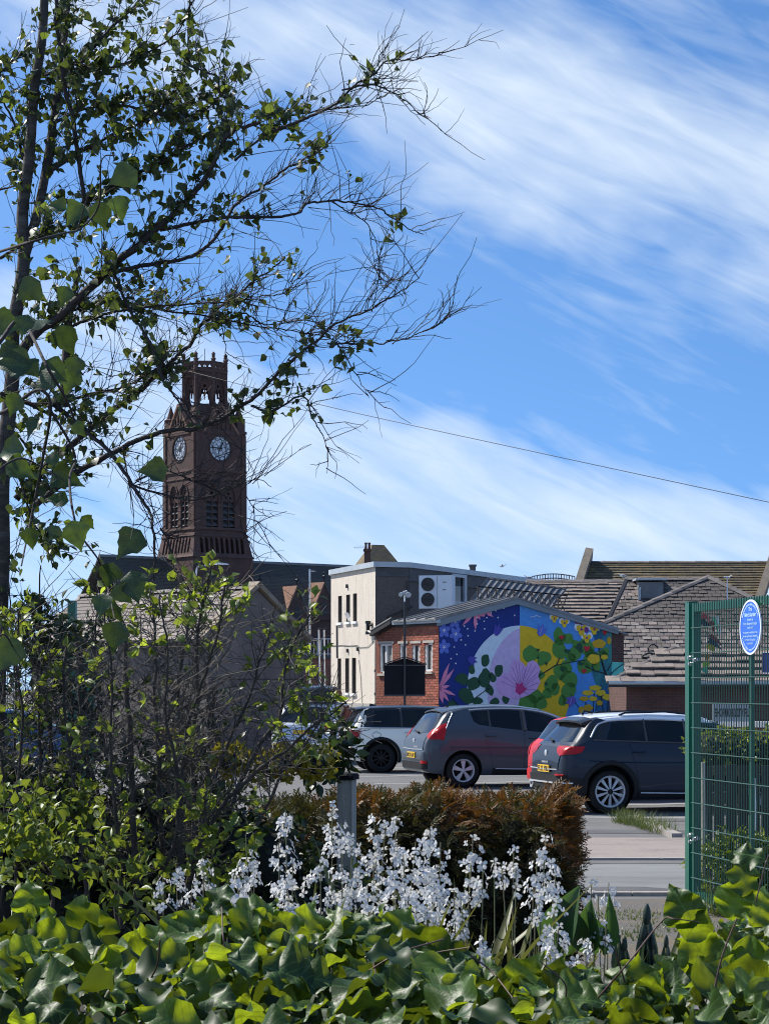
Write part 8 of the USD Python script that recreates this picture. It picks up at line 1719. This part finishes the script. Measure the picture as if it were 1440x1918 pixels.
# ------------------------------------------------------------------ bronze clipped conifer hedge
R = np.random.default_rng(51)
def frond(seed, n=9, drop=.25):
    """A flat spray of needle leaves, unit long."""
    R = np.random.default_rng(seed); v, f = [], []
    for i in range(n):
        x = .10 + .84 * i / (n - 1); z = -drop * x * x; l_ = .34 * (1 - .55 * abs(x - .4)) * R.uniform(.8, 1.15)
        for s_ in (-1, 1):
            a = math.radians(R.uniform(38, 58)); d = np.array([math.cos(a), s_ * math.sin(a), -.12 + R.normal(0, .08)]); e = np.array([-d[1], d[0], 0]) * .042; o = np.array([x, 0, z]); b = len(v)
            v += [o, o + d * l_ * .5 + e + (0, 0, .03), o + d * l_, o + d * l_ * .5 - e + (0, 0, .03)]; f += [[b, b + 1, b + 2], [b, b + 2, b + 3]]
    b = len(v); v += [(0, -.012, 0), (0, .012, 0), (1, .004, -drop), (1, -.004, -drop)]; f += [[b, b + 3, b + 2], [b, b + 2, b + 1]]
    return np.array(v), np.array(f)
fr_ = [frond(s_, 9, .15 + .12 * s_) for s_ in range(4)]
conif = thing('conifer_hedge', 'clipped bronze and green conifer hedge in front of the parked cars', 'hedge', P(800, 1700, 9.2))
ctop = lambda px: np.interp(px, [430, 520, 640, 760, 850, 950, 1020, 1050, 1075], [1520, 1496, 1478, 1470, 1474, 1484, 1472, 1506, 1600]) + 20 + 7 * np.sin(np.asarray(px) * .045) + 4 * np.sin(np.asarray(px) * .13)
def hedge_pts(n, R):
    px = R.uniform(440, 1072, n); D = R.uniform(8.75, 10.0, n); face = R.random(n); yt = ctop(px) + 10
    yb = np.full(n, 1800.0); py = np.where(face < .45, yt + np.abs(R.normal(0, 14, n)), yt + (yb - yt) * R.random(n) ** 1.15); D = np.where(face < .45, D, 8.8 + .12 * R.normal(0, 1, n) - .10 * np.sin(px * .035) * np.cos(py * .03))
    right = R.random(n) < .20; px = np.where(right, 1030 + 24 * np.sin(np.clip((py - 1455) / 200, 0, 1) * 2.2) + R.normal(0, 6, n), px); D = np.where(right, R.uniform(8.8, 9.9, n), D)
    px = px + R.normal(0, 4, n); T = np.stack([P(a, b, c) for a, b, c in zip(px, py, D)]); out = np.stack([np.where(right, .9, .05), np.where(face < .45, -.35, -.95), np.where(face < .45, .95, .25)], 1); return T, px, py, unit(out)
T, px, py, out = hedge_pts(6200, R)
X = unit(out * .75 + R.normal(0, .45, T.shape) + np.array([.12, 0, .22])); N = unit(out * .3 + R.normal(0, .35, T.shape) + np.array([-.1, -.2, .9])); Ls = R.uniform(.045, .095, len(T))
bronze = R.random(len(T)) < np.clip(.72 - (py - ctop(px)) / 95 + .30 * np.sin(px * .03 + 1) + .22 * (px > 850) - .3 * (px < 640), .04, .9)
i = np.where(bronze)[0]; j = np.where(~bronze)[0]; k = i[np.argsort(-Ls[i])[:150]]; rest = np.setdiff1d(i, k)
leaf_parts(conif, 'spray', T[k], X[k], N[k], Ls[k], fr_, R, 'conifer_bronze', .25)
part(conif, 'bronze_foliage', leaves_at(T[rest], X[rest], N[rest], Ls[rest], fr_, R, .25), 'conifer_bronze', kind='stuff')
part(conif, 'green_foliage', leaves_at(T[j], X[j], N[j], Ls[j], fr_, R, .25), 'conifer_green', kind='stuff')
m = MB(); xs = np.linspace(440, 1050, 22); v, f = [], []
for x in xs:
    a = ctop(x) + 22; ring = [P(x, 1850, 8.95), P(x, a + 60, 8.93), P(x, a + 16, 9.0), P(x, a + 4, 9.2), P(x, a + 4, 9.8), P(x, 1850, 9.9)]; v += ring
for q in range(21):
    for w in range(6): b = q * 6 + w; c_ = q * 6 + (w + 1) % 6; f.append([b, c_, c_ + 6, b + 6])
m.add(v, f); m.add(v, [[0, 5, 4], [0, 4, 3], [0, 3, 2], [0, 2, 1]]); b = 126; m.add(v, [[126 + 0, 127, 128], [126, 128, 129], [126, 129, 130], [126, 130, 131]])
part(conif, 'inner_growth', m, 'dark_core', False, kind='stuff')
m = MB()
for x in (560, 700, 830, 960): m.tube([P(x, 1900, 9.3), P(x + 5, 1560, 9.3)], [.02, .012], 6)
part(conif, 'stem', m, 'conifer_wood', kind='stuff')

# ------------------------------------------------------------------ white flower spikes
R = np.random.default_rng(61)
def petals(k=4, seed=0):
    R = np.random.default_rng(seed); v, f = [], []
    for q in range(k):
        t = 2 * math.pi * q / k + R.normal(0, .15); c, s_ = math.cos(t), math.sin(t); b = len(v); up = R.uniform(-.15, .45)
        for x, y, z in ((.06, 0, 0), (.42, -.30, .10 + up * .4), (.42, .30, .10 + up * .4), (.84, -.36, up), (.84, .36, up), (1.08, 0, up * 1.1)): v.append((x * c - y * s_, x * s_ + y * c, z))
        f += [[b, b + 1, b + 2], [b + 1, b + 3, b + 4], [b + 1, b + 4, b + 2], [b + 3, b + 5, b + 4]]
    return np.array(v), np.array(f)
pet = [petals(4, s_) for s_ in range(4)]; strap = [leaf_mesh([.03, .035, .035, .03, .018, .0], 7, 3, .4, dr, seed=2) for dr in (.15, .4, .7)]
def flower_plant(spikes, label, group=None, seed=0, nf=(24, 42), leafy=6, fl=.0122):
    """spikes: (px of tip, py of tip, D, px length of the flowering part, width px)."""
    R = np.random.default_rng(seed); c = np.mean([P(a, 1690, d) for a, b, d, *_ in spikes], 0); t = thing('white_flower_plant', label, 'flower', (c[0], c[1], .35), group)
    T, X, N = [], [], []; best = None
    for px, py, D, ln, wd in spikes:
        tip = P(px, py + 18, D); base = np.array([c[0] + (tip[0] - c[0]) * .55 + R.normal(0, .015), D + R.normal(0, .03), .36]); mid = (tip + base) / 2 + R.normal(0, .012, 3); q = smooth_line([base, mid, tip], 14); m = MB(); m.tube(q, np.linspace(.0034, .0014, 14), 5, cap=False); part(t, 'stem', m, 'stem_green', True)
        L = ln / F * D; W_ = wd * 1.2 / F * D / 2; n = int(R.uniform(*nf) * ln / 110); H = np.linalg.norm(tip - q[0])
        for k in range(n):
            s_ = R.random() ** .9; ax_ = q[-1] - np.array([0, 0, s_ * L]) + (q[-3] - q[-1]) * s_ * .3; a = R.uniform(0, 6.28); r = W_ * (.35 + .65 * min(1, s_ * 2.2)) * R.uniform(.35, 1.1); o = ax_ + np.array([r * math.cos(a), r * math.sin(a), R.normal(0, .004)])
            T.append(o); d = unit(np.array([math.cos(a), math.sin(a) - .35, R.uniform(-.1, .9)])); N.append(d); X.append(unit(np.cross(d, R.normal(0, 1, 3))))
        m = MB()
        for _ in range(6): z = R.uniform(.55, .97); i_ = int(z * 13); d = unit(R.normal(0, 1, 3) * (1, 1, .3) + (0, 0, .5)); m.tube([q[i_], q[i_] + d * W_ * .8], .0009, 3, cap=False)
        part(t, 'pedicels', m, 'stem_green', kind='stuff')
    T, X, N = np.array(T), np.array(X), np.array(N); lim = min(len(T), 26); A = axes(X, N)
    for k in range(lim):
        M4 = np.eye(4); M4[:3, :3] = A[k].T; M4[:3, 3] = T[k]; tv, tf = pet[k % 4]; part(t, 'flower', (tv * fl * R.uniform(.7, 1.25), tf), 'petal_white', xf=M4)
    if len(T) > lim: part(t, 'flower_head', leaves_at(T[lim:], X[lim:], N[lim:], R.uniform(.7, 1.25, len(T) - lim) * fl, pet, R, .1), 'petal_white', kind='stuff')
    if leafy:
        n = leafy * len(spikes); B_ = np.stack([np.array([c[0] + R.normal(0, .06), c[1] + R.normal(0, .06), .36]) for _ in range(n)]); part(t, 'strap_leaves', leaves_at(B_, unit(R.normal(0, .16, (n, 3)) + (0, 0, 1)), unit(R.normal(0, 1, (n, 3)) * (1, 1, .2)), R.uniform(.45, .92, n), strap, R, .2), 'strap_leaf', True, kind='stuff')
    return t
G = 'white flower plants in the bed before the conifer hedge'
flower_plant([(535, 1500, 5.6, 150, 40), (548, 1600, 5.5, 80, 62), (522, 1560, 5.8, 80, 34), (540, 1655, 5.3, 50, 40)], 'white flower plant furthest left before the conifer hedge, two tall ragged columns', G, 1)
flower_plant([(622, 1490, 5.7, 60, 26), (640, 1525, 5.6, 120, 66), (600, 1590, 5.5, 100, 46), (640, 1600, 5.4, 110, 62), (660, 1560, 5.6, 90, 40)], 'white flower plant right in front of the grey wooden post', G, 2)
flower_plant([(700, 1510, 5.9, 70, 34), (722, 1525, 5.9, 120, 74), (742, 1515, 6.0, 60, 30), (700, 1600, 5.3, 110, 60), (688, 1640, 5.2, 60, 40)], 'white flower plant just right of the grey wooden post', G, 3, (30, 48))
flower_plant([(755, 1575, 5.3, 120, 80), (778, 1560, 5.4, 130, 70), (740, 1620, 5.1, 110, 70), (780, 1650, 5.0, 80, 74), (800, 1690, 5.0, 60, 50)], 'densest white flower plant, in the middle of the bed', G, 4, (34, 54))
flower_plant([(805, 1535, 5.5, 140, 50), (825, 1560, 5.4, 110, 46), (812, 1640, 5.2, 90, 60), (850, 1650, 5.1, 60, 34)], 'white flower plant on the right flank of the densest one', G, 5, (30, 48))
flower_plant([(886, 1550, 5.5, 100, 44), (880, 1600, 5.6, 60, 34), (905, 1600, 5.4, 26, 26), (862, 1660, 5.2, 56, 30)], 'slim white flower spike standing alone before the bronze conifer', G, 6)
flower_plant([(962, 1570, 5.6, 28, 26), (940, 1600, 5.6, 22, 20), (966, 1610, 5.5, 26, 28), (925, 1590, 5.7, 18, 18)], 'sparse thin white flower stems left of the tall right hand spike', G, 7, (26, 40), 3)
flower_plant([(1022, 1550, 5.2, 90, 40), (1005, 1600, 5.2, 70, 40), (1040, 1610, 5.1, 50, 44), (1000, 1640, 5.0, 40, 34), (1035, 1650, 4.9, 20, 30)], 'tall white flower spike at the right end of the conifer hedge', G, 8, (30, 46), 3)
flower_plant([(1046, 1722, 4.7, 36, 50), (1022, 1712, 4.8, 30, 24), (904, 1745, 4.6, 34, 30)], 'low bright white flower heads just above the front hedge', G, 9, (40, 60), 2, .013)
flower_plant([(1108, 1630, 5.4, 60, 26), (1140, 1636, 5.4, 70, 36), (1120, 1660, 5.3, 60, 34), (1136, 1700, 5.1, 40, 26), (1095, 1740, 4.9, 60, 40), (1110, 1750, 4.8, 60, 44)], 'straggling fading white flower plant beside the gravel path', G, 10, (14, 24), 2)
flower_plant([(380, 1585, 5.6, 40, 44), (330, 1605, 5.6, 50, 40), (305, 1620, 5.6, 40, 30), (360, 1640, 5.4, 40, 40)], 'scattered white flowers under the twiggy shrub', G, 11, (30, 46), 2)
flower_plant([(445, 1632, 5.1, 46, 62), (425, 1640, 5.1, 40, 40), (470, 1640, 5.2, 36, 40)], 'rounded white flower cluster low at the foot of the twiggy shrub', G, 12, (50, 74), 2, .013)
flower_plant([(460, 1545, 6.0, 60, 34), (450, 1590, 6.0, 50, 30), (478, 1600, 5.9, 30, 24)], 'small shaded white flower stems between shrub and conifer', G, 13, (20, 32), 3)
blades('strap_leaves', 'yellowing strap leaves among the white flower stems', 'leaves', [((P(x, 1700, D)[0], D, .38), (.09, .06), k) for x, D, k in ((560, 5.7, .7), (640, 5.7, 1), (720, 5.6, 1), (800, 5.5, 1), (880, 5.5, 1), (930, 5.4, 1.2), (980, 5.3, .8), (1060, 5.2, .25))], 60, (.42, .78), .018, 'strap_leaf', 71, lean=.5)
# broad dark leaves and buds by the path
bl = thing('broad_leaved_plant', 'broad dark green leaves at the right end of the flower bed', 'plant', P(1075, 1700, 5.2))
for x0, y0, x1, y1, w_, nrm in ((1040, 1790, 1066, 1668, .30, (-.4, -.9, .3)), (1062, 1790, 1062, 1690, .36, (.3, -.9, .2)), (1100, 1790, 1098, 1700, .30, (-.3, -.9, .3)), (1110, 1790, 1118, 1715, .28, (.5, -.8, .3)), (1130, 1790, 1150, 1690, .16, (.2, -.8, .5))):
    a, b = P(x0, y0, 5.3), P(x1, y1, 5.25); d = b - a; L = np.linalg.norm(d); A = axes(unit(d), np.array(nrm)); tv, tf = leaf_mesh([.06, .7, 1.0, .85, .5, .0], 9, 5, .25, .35, seed=3); M4 = np.eye(4); M4[:3, :3] = A.T; M4[:3, 3] = a; part(bl, 'leaf', (tv * L * (1, w_, 1), tf), 'broad_leaf', True, xf=M4)
tu_ = 'closed dark tulip buds by the gravel path'
for k, (x, y, s_, lab) in enumerate(((1212, 1693, 1.0, 'tallest dark green closed tulip on the gravel side'), (1206, 1730, .85, 'dark tulip stem with leaves just below the tallest bud'), (1170, 1755, .7, 'short dark tulip bud left of the tallest'), (1158, 1742, .6, 'leftmost short dark bud beside the path'), (1222, 1752, .7, 'short dark tulip bud right of the tallest'), (1248, 1752, .6, 'rightmost short dark tulip bud'))):
    D = 5.6; o = P(x, y, D); t = thing('tulip', lab, 'flower', (o[0], o[1], .3), tu_); m = MB(); m.tube(smooth_line([(o[0] + .01, o[1], .3), o - (0, 0, .2) + (.004, 0, 0), o - (0, 0, .04 * s_)], 10), .004, 6); part(t, 'stem', m, 'stem_green', True)
    m = MB(); m.lathe([(.003, -.058 * s_), (.009 * s_, -.052 * s_), (.012 * s_, -.038 * s_), (.009 * s_, -.015 * s_), (.002, 0)], o, (.03, 0, 1), 8); part(t, 'bud', m, 'tulip_green', True)
    for a in (-1, 1, .3):
        A = axes(unit(np.array([a * .16, -.05, 1.0])), (a, -1, 0)); M4 = np.eye(4); M4[:3, :3] = A.T; M4[:3, 3] = o - (0, 0, .20 * s_); tv, tf = leaf_mesh([.10, .16, .14, .1, .05, .0], 7, 3, .5, .2, seed=9); part(t, 'leaf', (tv * .17 * s_, tf), 'tulip_green', True, xf=M4)

# ------------------------------------------------------------------ the leafy hedge at the front
R = np.random.default_rng(81)
front = thing('front_hedge', 'broad leaved hedge with wavy glossy leaves across the bottom foreground', 'hedge', (0, 2.7, .5))
hp = [.04, .30, .43, .46, .40, .27, .10, .0]
ht = [leaf_mesh([w * R.uniform(.88, 1.08) * (.80, 1.0, 1.05, .7, .92, 1.0)[s_] for w in hp], 25, 7, fo, dr, wave=wv * 1.25, wk=wk * 1.35, tooth=.025, seed=80 + s_, asym=.10, lobe=.075, nlobe=4.2 + .5 * s_) for s_, (fo, dr, wv, wk) in enumerate(((.15, .15, .16, 1.6), (.35, .3, .14, 2.1), (-.1, .35, .18, 1.8), (.55, .2, .12, 1.5), (.1, .5, .16, 2.4), (.25, -.1, .18, 1.4)))]
ytop = lambda px: 14 + np.interp(px, [-80, 0, 60, 150, 240, 330, 400, 470, 600, 720, 830, 900, 1000, 1060, 1120, 1200, 1260, 1300, 1360, 1440, 1520], [1690, 1690, 1662, 1668, 1700, 1690, 1672, 1690, 1700, 1700, 1720, 1745, 1748, 1760, 1780, 1790, 1780, 1745, 1712, 1680, 1660])
def htop(x, y):
    px = x / y * F + CX; zt = EYE - (ytop(px) - HZ) / F * 3.15
    return zt - .010 - .09 * sm(3.05, 3.45, y) - .05 * sm(2.4, 2.0, y) - .012 * np.sin(9 * x + 4 * y) * 1.0
n = 800; y = 1.98 + 1.37 * R.random(n) ** .62; x = R.uniform(-.22, .22, n) * y; lay = R.random(n)
z = htop(x, y) - np.where(lay < .5, np.abs(R.normal(0, .018, n)), .02 + .16 * R.random(n))
T = np.stack([x, y, z], 1); Ls = R.uniform(.042, .090, n)
az = R.uniform(0, 2 * np.pi, n); X = unit(np.stack([np.cos(az), np.sin(az) - .35, R.normal(.05, .35, n)], 1)); N = unit(R.normal(0, .42, (n, 3)) + np.array([-.12, -.32, .95]))
crest = (y > 2.95) & (lay < .5); X[crest] = unit(X[crest] * .7 + np.array([0, 0, .75])); N[crest] = unit(N[crest] + np.array([0, -.7, 0]))
T = T - X * Ls[:, None] * .5
px = T[:, 0] / T[:, 1] * F + CX; py = HZ - (T[:, 2] - EYE) / T[:, 1] * F
score = (lay < .5) * 10 + (px > -40) * (px < 1480) * 5 + (py < 1950) * 5; order = np.argsort(-score); a, b = order[:300], order[300:]
leaf_parts(front, 'leaf', T[a], X[a], N[a], Ls[a], ht, R, 'hedge_leaf', .3)
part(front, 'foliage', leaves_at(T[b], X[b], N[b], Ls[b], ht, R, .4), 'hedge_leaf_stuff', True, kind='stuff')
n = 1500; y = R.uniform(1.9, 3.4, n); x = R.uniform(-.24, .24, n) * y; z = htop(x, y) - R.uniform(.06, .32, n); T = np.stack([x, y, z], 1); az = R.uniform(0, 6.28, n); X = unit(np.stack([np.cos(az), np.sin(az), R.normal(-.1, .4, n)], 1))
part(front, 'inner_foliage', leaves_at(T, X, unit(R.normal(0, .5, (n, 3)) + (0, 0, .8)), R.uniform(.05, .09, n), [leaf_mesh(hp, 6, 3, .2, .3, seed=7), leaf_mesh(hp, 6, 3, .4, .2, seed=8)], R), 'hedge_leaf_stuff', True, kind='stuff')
# a few leaves standing up above the hedge on the right and long reddish shoots
for x, y_, D, L, ang, nrm in ((1283, 1705, 2.9, .068, 120, (-.2, -1, .3)), (1300, 1735, 2.9, .06, 60, (.5, -.8, .4)), (1376, 1690, 2.8, .066, 80, (-.2, -1, .2)), (1425, 1705, 2.85, .066, 60, (.3, -1, .3)), (1405, 1600, 2.7, .05, 160, (0, -.7, .7)), (1398, 1650, 2.8, .06, 95, (.3, -.9, .2)), (405, 1690, 3.1, .06, 75, (-.4, -.8, .5)), (470, 1708, 3.0, .065, 20, (0, -.8, .6)), (745, 1738, 3.05, .06, 60, (.1, -.9, .5)), (60, 1690, 3.0, .06, 100, (.1, -.9, .3))):
    d = unit(np.array([math.cos(math.radians(ang)), R.normal(0, .15), math.sin(math.radians(ang))])); A = axes(d, np.array(nrm)); M4 = np.eye(4); M4[:3, :3] = A.T; M4[:3, 3] = P(x, y_, D) - d * L * .4; tv, tf = ht[R.integers(0, 6)]; part(front, 'leaf', (tv * L, tf), 'hedge_leaf', True, xf=M4)
for pts, w_ in (([(680, 1918), (740, 1830), (800, 1790), (880, 1775)], 4), ([(0, 1890), (80, 1850), (160, 1840), (230, 1800)], 4), ([(600, 1900), (650, 1850), (740, 1790), (830, 1760)], 5), ([(205, 1918), (240, 1890), (290, 1820), (300, 1760)], 5), ([(1120, 1870), (1180, 1800), (1240, 1725), (1262, 1722), (1310, 1728)], 4), ([(1170, 1840), (1150, 1780), (1130, 1760)], 4), ([(720, 1880), (700, 1800), (735, 1790)], 4), ([(1330, 1900), (1350, 1800), (1380, 1720)], 5), ([(440, 1830), (420, 1770), (415, 1700)], 4), ([(1415, 1690), (1440, 1602), (1460, 1600)], 3), ([(1040, 1918), (1060, 1850), (1010, 1800)], 4), ([(880, 1790), (920, 1820), (960, 1870)], 4)):
    q = smooth_line([P(x, y_, 2.72 + .05 * math.sin(x)) for x, y_ in pts], 20); m = MB(); m.tube(q, np.linspace(w_, w_ * .6, 20) / F * 2.7 / 2, 6); part(front, 'shoot', m, 'hedge_twig', True)
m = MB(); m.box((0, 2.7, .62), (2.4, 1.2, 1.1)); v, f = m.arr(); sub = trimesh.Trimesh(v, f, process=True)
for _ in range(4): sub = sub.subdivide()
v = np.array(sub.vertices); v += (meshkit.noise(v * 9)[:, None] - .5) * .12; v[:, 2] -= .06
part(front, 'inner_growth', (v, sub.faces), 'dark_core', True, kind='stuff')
